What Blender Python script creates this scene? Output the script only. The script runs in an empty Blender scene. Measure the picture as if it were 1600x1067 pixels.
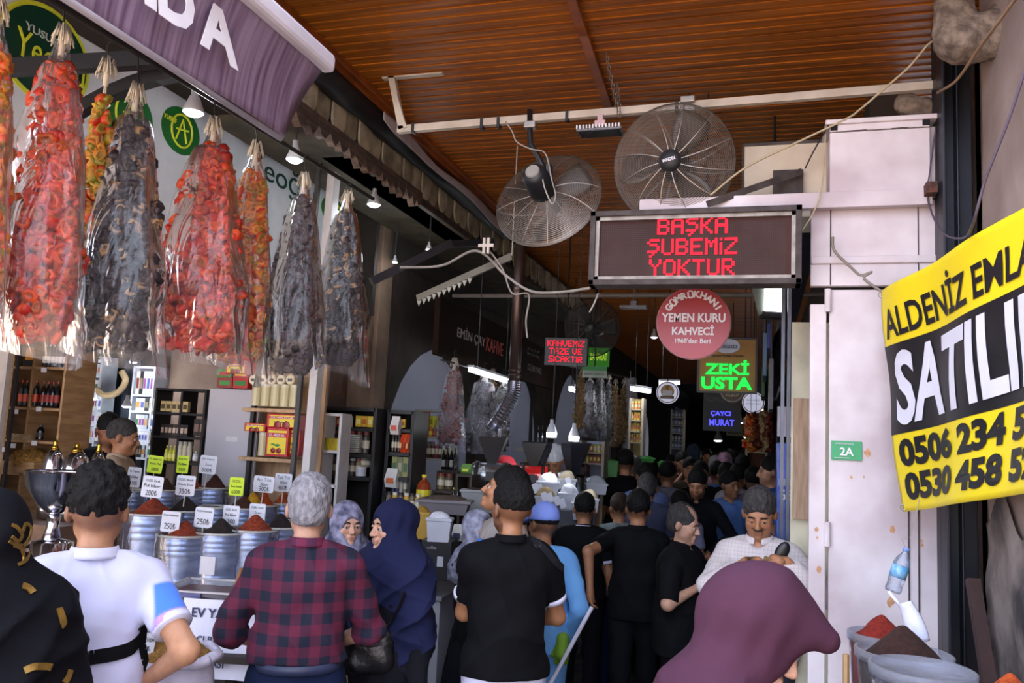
import bpy, math, random
import numpy as np
from mathutils import Matrix, Vector, Euler
from mathutils import noise as mnoise
scene = bpy.context.scene
COL = scene.collection
PI = math.pi
# ------------------------------------------------------------------ camera
F, CX, CY, CAMZ = 1300.0, 800.0, 533.5, 2.0
YAW, PIT, ROLL = math.radians(16.91), math.radians(6.68), math.radians(2.8)
_f = np.array([-math.sin(YAW)*math.cos(PIT), math.cos(YAW)*math.cos(PIT), math.sin(PIT)])
_r0 = np.array([math.cos(YAW), math.sin(YAW), 0.0]); _u0 = np.cross(_r0, _f)
_r = _r0*math.cos(ROLL) + _u0*math.sin(ROLL); _u = -_r0*math.sin(ROLL) + _u0*math.cos(ROLL)
CAM = np.array([0, 0, CAMZ])
cd = bpy.data.cameras.new('camera'); cam = bpy.data.objects.new('camera', cd); COL.objects.link(cam)
cd.sensor_width = 36.0; cd.lens = 36.0*F/1600.0; cd.clip_start = .05; cd.clip_end = 200
M4 = Matrix.Identity(4)
for i in range(3):
    M4[i][0], M4[i][1], M4[i][2], M4[i][3] = _r[i], _u[i], -_f[i], CAM[i]
cam.matrix_world = M4
scene.camera = cam
def ray(px, py): return _r*(px-CX)/F + _u*(CY-py)/F + _f
def P(px, py, d): return CAM + ray(px, py)*d
def PY(px, py, Y): r = ray(px, py); return CAM + r*Y/r[1]
def PX(px, py, X): r = ray(px, py); return CAM + r*X/r[0]
def PZ(px, py, Z): r = ray(px, py); return CAM + r*(Z-CAMZ)/r[2]
# ------------------------------------------------------------------ world, exposure
w = bpy.data.worlds.new('world'); scene.world = w; w.use_nodes = True
bg = w.node_tree.nodes['Background']; bg.inputs[0].default_value = (.72, .81, 1.0, 1); bg.inputs[1].default_value = 2.0
scene.view_settings.view_transform = 'Standard'; scene.view_settings.look = 'None'
scene.view_settings.exposure = 1.5; scene.view_settings.gamma = 1.0; scene.view_settings.use_curve_mapping = False
scene.cycles.max_bounces = 8; scene.cycles.transparent_max_bounces = 24; scene.cycles.transmission_bounces = 4
scene.cycles.diffuse_bounces = 3; scene.cycles.glossy_bounces = 3
scene.cycles.use_denoising = True
scene.cycles.sample_clamp_indirect = 6.0
def area(name, loc, rot, sx, sy, power, col):
    l = bpy.data.lights.new(name, 'AREA'); l.shape = 'RECTANGLE'; l.size = sx; l.size_y = sy; l.energy = power; l.color = col
    o = bpy.data.objects.new(name, l); COL.objects.link(o); o.location = loc; o.rotation_euler = rot; return o
sl = bpy.data.lights.new('sun', 'SUN'); sl.energy = 9.0; sl.angle = math.radians(1); sl.color = (1.0, .86, .72)
so = bpy.data.objects.new('sun', sl); COL.objects.link(so); so.rotation_euler = Vector((.80, -.28, .80)).to_track_quat('Z', 'Y').to_euler()
# ------------------------------------------------------------------ materials
def lin(c):
    return tuple((v/12.92 if v <= .04045 else ((v+.055)/1.055)**2.4) for v in c)
def hx(h): return lin(tuple(int(h[i:i+2], 16)/255 for i in (0, 2, 4)))
MATS = {}
def mat(name, col, rough=.6, metal=0., var=.12, vs=8., bump=0., bs=60., spec=.5, col2=None, stretch=None, attr=None, coat=0., sheen=0.):
    """principled material with procedural noise colour and bump; col is an sRGB hex string"""
    if name in MATS: return MATS[name]
    m = bpy.data.materials.new(name); m.use_nodes = True; nt = m.node_tree; N = nt.nodes; L = nt.links
    b = N['Principled BSDF']; b.inputs['Roughness'].default_value = rough; b.inputs['Metallic'].default_value = metal
    b.inputs['Specular IOR Level'].default_value = spec
    if coat: b.inputs['Coat Weight'].default_value = coat; b.inputs['Coat Roughness'].default_value = .15
    if sheen: b.inputs['Sheen Weight'].default_value = sheen
    c = hx(col); tc = N.new('ShaderNodeTexCoord'); mp = N.new('ShaderNodeMapping'); L.new(tc.outputs['Object'], mp.inputs[0])
    if stretch: mp.inputs['Scale'].default_value = stretch
    nz = N.new('ShaderNodeTexNoise'); nz.inputs['Scale'].default_value = vs; nz.inputs['Detail'].default_value = 4; L.new(mp.outputs[0], nz.inputs[0])
    rp = N.new('ShaderNodeValToRGB'); L.new(nz.outputs[0], rp.inputs[0])
    if col2: c0, c1 = hx(col2), c
    else: c0, c1 = tuple(v*(1-var) for v in c), tuple(min(1, v*(1+var)) for v in c)
    rp.color_ramp.elements[0].position = .36; rp.color_ramp.elements[1].position = .64
    rp.color_ramp.elements[0].color = (*c0, 1); rp.color_ramp.elements[1].color = (*c1, 1)
    src = rp.outputs[0]
    if attr:
        at = N.new('ShaderNodeVertexColor'); at.layer_name = attr
        mx = N.new('ShaderNodeMix'); mx.data_type = 'RGBA'; mx.blend_type = 'MULTIPLY'; mx.inputs[0].default_value = 1
        L.new(rp.outputs[0], mx.inputs[6]); L.new(at.outputs[0], mx.inputs[7]); src = mx.outputs[2]
    L.new(src, b.inputs['Base Color'])
    if bump:
        n2 = N.new('ShaderNodeTexNoise'); n2.inputs['Scale'].default_value = bs; n2.inputs['Detail'].default_value = 5; L.new(mp.outputs[0], n2.inputs[0])
        bp = N.new('ShaderNodeBump'); bp.inputs['Strength'].default_value = bump; bp.inputs['Distance'].default_value = .01
        L.new(n2.outputs[0], bp.inputs['Height']); L.new(bp.outputs[0], b.inputs['Normal'])
    MATS[name] = m; return m
def emat(name, col, strength):
    if name in MATS: return MATS[name]
    m = bpy.data.materials.new(name); m.use_nodes = True; nt = m.node_tree; nt.nodes.clear()
    e = nt.nodes.new('ShaderNodeEmission'); o = nt.nodes.new('ShaderNodeOutputMaterial'); nt.links.new(e.outputs[0], o.inputs[0])
    e.inputs[0].default_value = (*hx(col), 1); e.inputs[1].default_value = strength
    MATS[name] = m; return m
def clearmat(name, tint, milk, rough=.12, wr=0., ws=14., stretch=(1, 1, .35), gl=.9, fk=.75):
    """thin clear plastic or glass: transparent + glossy + a little milky diffuse, with crinkled bump"""
    if name in MATS: return MATS[name]
    m = bpy.data.materials.new(name); m.use_nodes = True; nt = m.node_tree; N = nt.nodes; L = nt.links; N.clear()
    out = N.new('ShaderNodeOutputMaterial'); tr = N.new('ShaderNodeBsdfTransparent'); tr.inputs[0].default_value = (*hx(tint), 1)
    df = N.new('ShaderNodeBsdfDiffuse'); df.inputs[0].default_value = (.85, .87, .95, 1)
    g = N.new('ShaderNodeBsdfGlossy'); g.inputs['Roughness'].default_value = rough; g.inputs[0].default_value = (gl, gl, gl, 1)
    m1 = N.new('ShaderNodeMixShader'); m1.inputs[0].default_value = milk
    L.new(tr.outputs[0], m1.inputs[1]); L.new(df.outputs[0], m1.inputs[2])
    fr = N.new('ShaderNodeFresnel'); fr.inputs[0].default_value = 1.5
    m2 = N.new('ShaderNodeMixShader'); fm = N.new('ShaderNodeMath'); fm.operation = 'MULTIPLY'; fm.inputs[1].default_value = fk; fm.use_clamp = True; L.new(fr.outputs[0], fm.inputs[0]); L.new(fm.outputs[0], m2.inputs[0]); L.new(m1.outputs[0], m2.inputs[1]); L.new(g.outputs[0], m2.inputs[2])
    L.new(m2.outputs[0], out.inputs[0])
    if wr:
        tc = N.new('ShaderNodeTexCoord'); mp = N.new('ShaderNodeMapping'); L.new(tc.outputs['Object'], mp.inputs[0]); mp.inputs['Scale'].default_value = stretch
        nz = N.new('ShaderNodeTexNoise'); nz.inputs['Scale'].default_value = ws; nz.inputs['Detail'].default_value = 3; nz.inputs['Distortion'].default_value = 1.2; L.new(mp.outputs[0], nz.inputs[0])
        vo = N.new('ShaderNodeTexVoronoi'); vo.feature = 'DISTANCE_TO_EDGE'; vo.inputs['Scale'].default_value = ws*.7; L.new(mp.outputs[0], vo.inputs[0])
        ad = N.new('ShaderNodeMath'); ad.operation = 'ADD'; L.new(nz.outputs[0], ad.inputs[0]); L.new(vo.outputs[0], ad.inputs[1])
        bp = N.new('ShaderNodeBump'); bp.inputs['Strength'].default_value = wr; bp.inputs['Distance'].default_value = .03
        L.new(ad.outputs[0], bp.inputs['Height'])
        L.new(bp.outputs[0], g.inputs['Normal']); L.new(bp.outputs[0], fr.inputs['Normal'])
        rp = N.new('ShaderNodeMapRange'); rp.inputs[1].default_value = .42; rp.inputs[2].default_value = .75; rp.inputs[3].default_value = milk*.5; rp.inputs[4].default_value = min(1, milk*2.4)
        L.new(nz.outputs[0], rp.inputs[0]); L.new(rp.outputs[0], m1.inputs[0])
    MATS[name] = m; return m
# ------------------------------------------------------------------ objects
def link(name, me, parent=None, m=None, smooth=False):
    o = bpy.data.objects.new(name, me); COL.objects.link(o)
    if m is not None and not me.materials: me.materials.append(m)
    if smooth: me.shade_smooth()
    if parent is not None: o.parent = parent
    return o
def tag(o, label, cat, group=None, kind=None):
    o['label'] = label; o['category'] = cat
    if group: o['group'] = group
    if kind: o['kind'] = kind
    return o
def struct(o): o['kind'] = 'structure'; return o
def empty(name, loc=(0, 0, 0), rz=0., label=None, cat=None, group=None):
    o = bpy.data.objects.new(name, None); COL.objects.link(o); o.location = tuple(loc); o.rotation_euler = (0, 0, rz); o.empty_display_size = .05
    if label: tag(o, label, cat, group)
    return o
def dup(o, loc=None, rz=None, label=None, group=None, scale=None, parent=None):
    c = o.copy(); COL.objects.link(c); c.parent = parent
    if loc is not None: c.location = tuple(loc)
    if rz is not None: c.rotation_euler = (0, 0, rz)
    if label: c['label'] = label
    if group: c['group'] = group
    if scale is not None: c.scale = (scale,)*3 if isinstance(scale, (int, float)) else scale
    for ch in o.children: dup(ch, parent=c)
    return c
class MB:
    """collects verts and faces of ONE mesh"""
    def __init__(s): s.v = []; s.f = []; s.mi = []; s.cur = 0
    def add(s, vs, fs):
        n = len(s.v); s.v += [tuple(float(c) for c in p) for p in vs]; s.f += [tuple(i+n for i in f) for f in fs]; s.mi += [s.cur]*len(fs)
    def box(s, lo, hi, R=None, bev=0.):
        x0, y0, z0 = lo; x1, y1, z1 = hi
        vs = [(x0,y0,z0),(x1,y0,z0),(x1,y1,z0),(x0,y1,z0),(x0,y0,z1),(x1,y0,z1),(x1,y1,z1),(x0,y1,z1)]
        if R is not None: vs = [tuple(R @ Vector(p)) for p in vs]
        s.add(vs, [(0,3,2,1),(4,5,6,7),(0,1,5,4),(1,2,6,5),(2,3,7,6),(3,0,4,7)])
    def bar(s, a, b, wx, wz, up=(0, 0, 1)):
        a, b = Vector(a), Vector(b); d = (b-a); L = d.length; d.normalize(); u = Vector(up)
        x = d.cross(u)
        if x.length < 1e-4: x = d.cross(Vector((1, 0, 0)))
        x.normalize(); u = x.cross(d)
        vs = []
        for q in (a, b):
            for sx, sz in ((-1,-1),(1,-1),(1,1),(-1,1)): vs.append(q+x*sx*wx/2+u*sz*wz/2)
        s.add(vs, [(0,1,2,3),(7,6,5,4),(0,4,5,1),(1,5,6,2),(2,6,7,3),(3,7,4,0)])
    def tube(s, pts, r, n=8, caps=True):
        pts = [Vector(p) for p in pts]; k = len(pts); rs = r if isinstance(r, (list, tuple)) else [r]*k
        base = len(s.v); d0 = (pts[1]-pts[0]).normalized(); u = d0.orthogonal().normalized(); vs = []
        for i in range(k):
            d = (pts[min(i+1, k-1)]-pts[max(i-1, 0)]).normalized(); u = (u-d*u.dot(d))
            if u.length < 1e-5: u = d.orthogonal()
            u.normalize(); w_ = d.cross(u)
            for j in range(n):
                a = 2*PI*j/n; vs.append(pts[i]+(u*math.cos(a)+w_*math.sin(a))*rs[i])
        fs = []
        for i in range(k-1):
            for j in range(n):
                j2 = (j+1) % n; fs.append((i*n+j, i*n+j2, (i+1)*n+j2, (i+1)*n+j))
        if caps: fs += [tuple(range(n-1, -1, -1)), tuple((k-1)*n+j for j in range(n))]
        s.add(vs, fs)
    def lathe(s, prof, c=(0, 0, 0), n=24, sx=1., sy=1.):
        """profile [(r,z)...] turned about z"""
        vs, fs = [], []; k = len(prof)
        for (r, z) in prof:
            for j in range(n):
                a = 2*PI*j/n; vs.append((c[0]+r*math.cos(a)*sx, c[1]+r*math.sin(a)*sy, c[2]+z))
        for i in range(k-1):
            for j in range(n):
                j2 = (j+1) % n; fs.append((i*n+j, i*n+j2, (i+1)*n+j2, (i+1)*n+j))
        if prof[0][0] > 1e-6: fs.append(tuple(range(n-1, -1, -1)))
        if prof[-1][0] > 1e-6: fs.append(tuple((k-1)*n+j for j in range(n)))
        s.add(vs, fs)
    def prism(s, poly, depth, O=(0, 0, 0), U=(1, 0, 0), V=(0, 0, 1)):
        """flat outline (u,v) extruded by depth along U x V"""
        O, U, V = Vector(O), Vector(U), Vector(V); Nn = U.cross(V).normalized(); n = len(poly)
        vs = [O+U*p[0]+V*p[1] for p in poly]+[O+U*p[0]+V*p[1]+Nn*depth for p in poly]
        fs = [tuple(range(n-1, -1, -1)), tuple(range(n, 2*n))]+[(i, (i+1) % n, n+(i+1) % n, n+i) for i in range(n)]
        s.add(vs, fs)
    def grid(s, fn, nu, nv):
        vs = [fn(i/nu, j/nv) for i in range(nu+1) for j in range(nv+1)]
        fs = [(i*(nv+1)+j, (i+1)*(nv+1)+j, (i+1)*(nv+1)+j+1, i*(nv+1)+j+1) for i in range(nu) for j in range(nv)]
        s.add(vs, fs)
    def build(s, name, m, parent=None, smooth=False, origin=None, bevel=0., solid=0.):
        me = bpy.data.meshes.new(name); v = s.v
        if origin is not None: v = [(p[0]-origin[0], p[1]-origin[1], p[2]-origin[2]) for p in v]
        me.from_pydata(v, [], s.f)
        ms = m if isinstance(m, (list, tuple)) else [m]
        for q in ms: me.materials.append(q)
        if len(ms) > 1: me.polygons.foreach_set('material_index', s.mi)
        me.validate(); me.update()
        o = bpy.data.objects.new(name, me); COL.objects.link(o)
        if smooth: me.shade_smooth()
        if origin is not None: o.location = tuple(float(c) for c in origin)
        if parent is not None: o.parent = parent
        if bevel:
            b = o.modifiers.new('bevel', 'BEVEL'); b.width = bevel; b.segments = 2; b.limit_method = 'ANGLE'
        if solid:
            b = o.modifiers.new('solid', 'SOLIDIFY'); b.thickness = solid; b.offset = 0
        return o
def textmesh(body, w=None, h=None, depth=.004, bold=0., spacing=1., align='CENTER'):
    """mesh of a line of lettering in the xz-plane, fitted to w x h, centred (or left aligned) at the origin, facing -y"""
    c = bpy.data.curves.new('lettering', 'FONT'); c.body = body; c.size = 1; c.extrude = .01; c.offset = bold; c.space_character = spacing; c.align_x = align; c.resolution_u = 3
    o = bpy.data.objects.new('lettering', c); COL.objects.link(o); bpy.context.view_layer.update()
    me = bpy.data.meshes.new_from_object(o.evaluated_get(bpy.context.evaluated_depsgraph_get()))
    bpy.data.objects.remove(o); bpy.data.curves.remove(c)
    n = len(me.vertices); co = np.empty(n*3, 'f'); me.vertices.foreach_get('co', co); co = co.reshape(-1, 3)
    lo, hi = co.min(0), co.max(0); ex = np.maximum(hi-lo, 1e-6)
    sx = (w/ex[0]) if w else None; sz = (h/ex[1]) if h else None
    sx = sx or sz; sz = sz or sx
    cx = (lo[0]+hi[0])/2 if align == 'CENTER' else lo[0]
    out = np.stack([(co[:, 0]-cx)*sx, -(co[:, 2]-lo[2])/ex[2]*depth, (co[:, 1]-(lo[1]+hi[1])/2)*sz], 1).astype('f')
    me.vertices.foreach_set('co', out.ravel()); me.update(); return me
def text(body, m, parent, loc, w=None, h=None, depth=.004, bold=0., rot=(0, 0, 0), spacing=1., align='CENTER', name='lettering'):
    me = textmesh(body, w, h, depth, bold, spacing, align); me.materials.clear(); me.materials.append(m)
    o = link(name, me, parent); o.location = tuple(loc); o.rotation_euler = rot; return o
# ------------------------------------------------------------------ signed-distance bodies (people, heaps, cloth)
class SDF:
    def __init__(s, lo, hi, h):
        s.lo = np.array(lo, float); s.h = h; s.n = np.ceil((np.array(hi)-s.lo)/h).astype(int)+1
        s.d = np.full(tuple(s.n), 1e3, 'f4')
    def _box(s, c, r):
        a = np.maximum(np.floor((c-r-s.lo)/s.h).astype(int), 0); b = np.minimum(np.ceil((c+r-s.lo)/s.h).astype(int)+1, s.n)
        if (b <= a).any(): return None, None
        g = [s.lo[i]+s.h*np.arange(a[i], b[i]) for i in range(3)]
        Pt = np.stack(np.meshgrid(*g, indexing='ij'), -1).astype('f4')
        return tuple(slice(a[i], b[i]) for i in range(3)), Pt
    def _mix(s, sl, d, k, op):
        o = s.d[sl]
        if op == 'add':
            if k <= 0: s.d[sl] = np.minimum(o, d)
            else:
                hh = np.maximum(k-np.abs(o-d), 0)/k; s.d[sl] = np.minimum(o, d)-hh*hh*k*.25
        elif op == 'sub':
            d = -d; hh = np.maximum(k-np.abs(o-d), 0)/max(k, 1e-6); s.d[sl] = np.maximum(o, d)+hh*hh*k*.25
    def cap(s, a, b, ra, rb, k=.03, flat=None, R=None, op='add'):
        """round cone a-b; flat = (sx,sy,sz) squash in frame R"""
        a, b = np.array(a, float), np.array(b, float); m = max(ra, rb)*(max(flat) if flat else 1)
        c = (a+b)/2; rr = np.abs(b-a)/2+m+k+3*s.h
        sl, Pt = s._box(c, rr)
        if sl is None: return
        q = Pt-a; ab = b-a; sc = 1.
        if flat:
            Rm = np.eye(3) if R is None else np.array(R); f = np.array(flat)
            q = (q@Rm)/f; ab = (ab@Rm)/f; sc = min(flat)
        L = max(float(ab@ab), 1e-9); t = np.clip((q@ab)/L, 0, 1)
        d = (np.linalg.norm(q-t[..., None]*ab, axis=-1)-(ra+(rb-ra)*t))*sc
        s._mix(sl, d.astype('f4'), k, op)
    def ell(s, c, r, k=.02, R=None, op='add'):
        c = np.array(c, float); r = np.array(r, float)
        sl, Pt = s._box(c, r.max()+k+3*s.h)
        if sl is None: return
        q = Pt-c
        if R is not None: q = q@np.array(R)
        k0 = np.linalg.norm(q/r, axis=-1); k1 = np.linalg.norm(q/(r*r), axis=-1)
        s._mix(sl, (k0*(k0-1)/np.maximum(k1, 1e-6)).astype('f4'), k, op)
    def plane(s, c, n, k=.0):
        """keep the side n points away from"""
        n = np.array(n, float); n /= np.linalg.norm(n); g = [s.lo[i]+s.h*np.arange(s.n[i]) for i in range(3)]
        d = ((g[0]-c[0])*n[0])[:, None, None]+((g[1]-c[1])*n[1])[None, :, None]+((g[2]-c[2])*n[2])[None, None, :]
        s.d = np.maximum(s.d, d.astype('f4'))
    def grids(s):
        g = [s.lo[i]+s.h*np.arange(s.n[i]) for i in range(3)]
        return g[0][:, None, None], g[1][None, :, None], g[2][None, None, :]
    def noise(s, amp, f, seed=0., zf=1.):
        X, Y, Z = s.grids(); m = np.abs(s.d) < 3*s.h+amp*2
        i, j, k = np.nonzero(m); x = X[i, 0, 0]*f; y = Y[0, j, 0]*f; z = Z[0, 0, k]*f*zf
        v = np.sin(x*1.3+seed+1.7*np.sin(z*.9+seed))+np.sin(y*1.7-z*1.1+seed*2+1.3*np.sin(x))+np.sin(z*1.9+x*.8+seed*3+1.1*np.sin(y*1.2))
        s.d[m] += (amp*v/3).astype('f4')
    def mesh(s):
        d = s.d; d = np.pad(d, 1, constant_values=1e3); lo = s.lo-s.h
        ins = d < 0; n = np.array(d.shape)-1
        cnt = np.zeros(tuple(n), 'i1')
        for a in (0, 1):
            for b in (0, 1):
                for c in (0, 1): cnt += ins[a:n[0]+a, b:n[1]+b, c:n[2]+c]
        act = (cnt > 0) & (cnt < 8); I = np.stack(np.nonzero(act), 1)
        idx = np.full(tuple(n), -1, 'i4'); idx[act] = np.arange(len(I))
        acc = np.zeros((len(I), 3)); w_ = np.zeros(len(I))
        cs = [(a, b, c) for a in (0, 1) for b in (0, 1) for c in (0, 1)]
        V = {c: d[I[:, 0]+c[0], I[:, 1]+c[1], I[:, 2]+c[2]].astype('f8') for c in cs}
        for c in cs:
            for ax in range(3):
                if c[ax]: continue
                e = list(c); e[ax] = 1; e = tuple(e); v0, v1 = V[c], V[e]; cr = (v0 < 0) != (v1 < 0)
                t = np.where(cr, v0/np.where(cr, v0-v1, 1), 0); t = np.clip(t, 0, 1); p = np.tile(np.array(c, float), (len(I), 1)); p[:, ax] += t
                acc += p*cr[:, None]; w_ += cr
        co = (I+acc/np.maximum(w_, 1)[:, None])*s.h+lo
        quads = []
        for ax in range(3):
            b, c = (ax+1) % 3, (ax+2) % 3; sl0 = [slice(None)]*3; sl1 = [slice(None)]*3; sl0[ax] = slice(0, -1); sl1[ax] = slice(1, None)
            A, B = ins[tuple(sl0)], ins[tuple(sl1)]; E = np.stack(np.nonzero(A != B), 1)
            E = E[(E[:, b] > 0) & (E[:, c] > 0) & (E[:, b] < n[b]) & (E[:, c] < n[c])]
            def q(db, dc):
                T = E.copy(); T[:, b] -= db; T[:, c] -= dc; return idx[T[:, 0], T[:, 1], T[:, 2]]
            Q = np.stack([q(1, 1), q(0, 1), q(0, 0), q(1, 0)], 1)
            fl = ~A[E[:, 0], E[:, 1], E[:, 2]]; Q[fl] = Q[fl][:, ::-1]
            quads.append(Q)
        Q = np.concatenate(quads); Q = Q[(Q >= 0).all(1)]
        return co, Q
    def build(s, name, m, parent=None, color=None, smooth_it=0):
        co, Q = s.mesh(); me = bpy.data.meshes.new(name); nv, nf = len(co), len(Q)
        me.vertices.add(nv); me.vertices.foreach_set('co', co.astype('f4').ravel())
        me.loops.add(nf*4); me.loops.foreach_set('vertex_index', Q.astype('i4').ravel())
        me.polygons.add(nf); me.polygons.foreach_set('loop_start', np.arange(0, nf*4, 4, dtype='i4')); me.polygons.foreach_set('loop_total', np.full(nf, 4, 'i4'))
        me.update(calc_edges=True)
        if color is not None:
            ca = me.color_attributes.new('tone', 'FLOAT_COLOR', 'POINT'); c = np.ones((nv, 4), 'f4'); c[:, :3] = color(co); ca.data.foreach_set('color', c.ravel())
        me.materials.append(m); me.shade_smooth()
        o = bpy.data.objects.new(name, me); COL.objects.link(o)
        if parent is not None: o.parent = parent
        return o
def Rm(rx=0, ry=0, rz=0): return np.array(Euler((rx, ry, rz)).to_matrix())
SKIN = {'a': 'b98566', 'b': 'a87453', 'c': 'c79880', 'd': '946246'}
def skinmat(k): return mat('skin_'+k, SKIN[k], .5, var=.08, vs=30, attr='tone', bump=.05, bs=200)
def ik(sh, tgt, l1, l2, pole):
    sh, tgt, pole = np.array(sh, float), np.array(tgt, float), np.array(pole, float); v = tgt-sh; D = np.linalg.norm(v)
    if D > (l1+l2)*.995: tgt = sh+v/D*(l1+l2)*.995; v = tgt-sh; D = np.linalg.norm(v)
    u = v/D; a = (l1*l1-l2*l2+D*D)/(2*D); hgt = math.sqrt(max(l1*l1-a*a, 0)); p = pole-u*(pole@u); p /= max(np.linalg.norm(p), 1e-6)
    return sh+u*a+p*hgt, tgt
HANG = {'L': ((.27, -.02, .83), (.3, 1, 0)), 'R': ((-.27, -.02, .83), (-.3, 1, 0))}
def person(px, ytop, d, H, face=0., label='', group=None, skin='a', hair='black', hairstyle='short', top='shirt', topmat=None, botmat=None,
           sleeve='short', girth=1., lean=0., side=0., head=(0, 0, 0), arms=None, walk=0., res=.014, beard=0., mous=0., bald=0., brow='1a120d',
           hem=None, tuck=False, shoes=None, scarf=None, collar=None, cuff=None, eyes=False, fingers='curl', old=False, loc=None, skirt=None, extra=None, noise=.005, hem_out=False, z0=0., handpose=None, toptone=None, belt=None):
    """one person standing; px, ytop = pixel of the head's top, d = distance along the view; face = degrees, 0 looks to the camera side (-y), 90 looks to +x"""
    arms = dict(arms or {}); p = P(px, ytop, d); va = math.atan2(-p[0], p[1]); phi = math.radians(face)+va; Ru = Rm(lean, side, 0)
    bz = z0 if z0 else fz(p[1]); q_ = Ru@np.array([0, -.012, .692]); top_f = (.93+q_[2]+(Ru@Rm(head[0], head[1], head[2])@np.array([0, .02, .138]))[2])/1.75; H = (p[2]-bz)/top_f; s = H/1.75
    Rz = Rm(0, 0, phi); off = Rz@np.array([q_[0], q_[1], 0])*s; loc = (p[0]-off[0], p[1]-off[1], bz)
    for k_ in list(arms):
        if arms[k_][0] == 'px': _, x_, y_, dd_, pole_ = arms[k_]; arms[k_] = (tuple(Rz.T@(P(x_, y_, d+dd_)-np.array(loc))/s), pole_)
    e = empty('person', loc, phi, label, 'person', group)
    h = res; g = girth
    hipz = .93       # upper body turned about the hips
    def U(p):  # upper-body point
        q = np.array(p, float)-np.array([0, 0, hipz]); return (Ru@q+np.array([0, 0, hipz]))*s
    def Lw(p): return np.array(p, float)*s
    sw = .168*(.88+.12*g); sH = s*1.07
    joints = {}
    for k, sg in (('L', 1), ('R', -1)):
        sh = U((sw*sg, .0, 1.40)); t, pole = arms.get(k, HANG[k]); t = np.array(t)*s
        el, wr = ik(sh, t, .30*s, .265*s, pole); joints[k] = (sh, el, wr)
    hd = U((0, -.012, 1.622)); Rh = Ru@Rm(head[0], head[1], head[2])
    def Hp(p): return hd+Rh@(np.array(p, float)*sH)
    lo = np.array([-.5, -.42, -.02])*s; hi = np.array([.5, .42, 1.9])*s
    pts = [j for v in joints.values() for j in v]+[hd, hd+Rh@np.array([0, -.12, 0])]
    lo = np.minimum(lo*[.62, .72, 1], np.min(pts, 0)-.2*s); hi = np.maximum(hi*[.6, .7, 1], np.max(pts, 0)+.2*s)
    hi[2] = max(np.max(pts, 0)[2]+.17*s, 1.2*s)
    def torso(S, inf=0., k=.05):
        S.cap(U((-.045*g, 0, .93)), U((.045*g, 0, .95)), .122*g*s+inf, .122*g*s+inf, k, (1, .84, 1))
        S.cap(U((0, 0, .98)), U((0, -.005-.03*(g-1), 1.14)), .142*g*s+inf, .135*g*s+inf, k, (1, .74+.25*(g-1), 1), Ru)
        S.cap(U((-.042, 0, 1.14)), U((-.048, .005, 1.33)), .112*g*s+inf, .118*g*s+inf, k, (1, .9, 1), Ru)
        S.cap(U((.042, 0, 1.14)), U((.048, .005, 1.33)), .112*g*s+inf, .118*g*s+inf, k, (1, .9, 1), Ru)
        S.cap(U((-sw+.05, .005, 1.395)), U((sw-.05, .005, 1.395)), .066*s+inf, .066*s+inf, k)
        S.cap(U((-.04, .012, 1.475)), U((-.145, 0, 1.42)), .034*s+inf, .045*s+inf, k*.7); S.cap(U((.04, .012, 1.475)), U((.145, 0, 1.42)), .034*s+inf, .045*s+inf, k*.7)
    def arm(S, k_, inf=0., to=2., k=.03):
        sh, el, wr = joints[k_]
        S.cap(sh, sh+(el-sh)*min(to, 1.), .056*s*(.7+.3*g)+inf, (.056-.014*min(to, 1.))*s*(.7+.3*g)+inf, k)
        if to > 1: S.cap(el, el+(wr-el)*(to-1), .043*s*(.7+.3*g)+inf, (.043-.016*(to-1))*s+inf, k*.7)
    def legs(S, inf=0., top_=.93, bot=.09, k=.035):
        for sg in (1, -1):
            st = walk*sg; hp = Lw((.09*sg, 0, .90)); kn = Lw((.095*sg, -st*.5-.01-abs(walk)*.05, .49)); an = Lw((.1*sg, -st, bot)) if bot < .2 else kn
            S.cap(hp, kn, .088*g*s+inf, .058*s+inf, k); S.cap(kn, an, .055*s+inf, .04*s+inf, k)
    # ---- body, one continuous surface
    B = SDF(lo, hi, h); torso(B, -.007 if topmat is not None else 0.); legs(B, 0)
    B.cap(U((0, .012, 1.44)), U((0, 0, 1.56)), .056*s*(.8+.2*g), .052*s, .03)
    for sg in (1, -1): an = Lw((.1*sg, -walk*sg, .06)); B.cap(an, an+Lw((.015*sg, -.14, -.035)), .038*s, .03*s, .02)
    # head
    B.ell(Hp((0, .018, .035)), (.076*sH, .094*sH, .092*sH), .02, Rh)
    B.cap(Hp((0, -.03, -.02)), Hp((0, -.048, -.075)), .058*sH, .034*sH, .035)
    B.cap(Hp((-.03, -.025, -.05)), Hp((.03, -.025, -.05)), .035*sH, .035*sH, .03)
    if not h > .012:
        B.cap(Hp((-.03, -.066, .028)), Hp((.03, -.066, .028)), .013*sH, .013*sH, .02)
        B.cap(Hp((0, -.083, .014)), Hp((0, -.104, -.022)), .008*sH, .0115*sH, .012)
        for sg in (1, -1):
            B.ell(Hp((.011*sg, -.094, -.027)), (.0075*sH, .008*sH, .0065*sH), .008)
            B.ell(Hp((.031*sg, -.088, .006)), (.016*sH, .012*sH, .010*sH), .014, Rh, 'sub')
            B.ell(Hp((.04*sg, -.062, -.018)), (.02*sH, .018*sH, .018*sH), .02)
            if not scarf: B.ell(Hp((.078*sg, .012, -.002)), (.011*sH, .019*sH, .031*sH), .008, Rh@Rm(0, 0, -.35*sg))
        B.cap(Hp((-.016, -.089, -.047)), Hp((.016, -.089, -.047)), .0075*sH, .0075*sH, .008)
        B.cap(Hp((-.013, -.087, -.059)), Hp((.013, -.087, -.059)), .008*sH, .008*sH, .008)
        B.ell(Hp((0, -.08, -.085)), (.018*sH, .014*sH, .014*sH), .015)
    else:
        B.cap(Hp((0, -.08, .01)), Hp((0, -.1, -.025)), .012*sH, .014*sH, .015)
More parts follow.
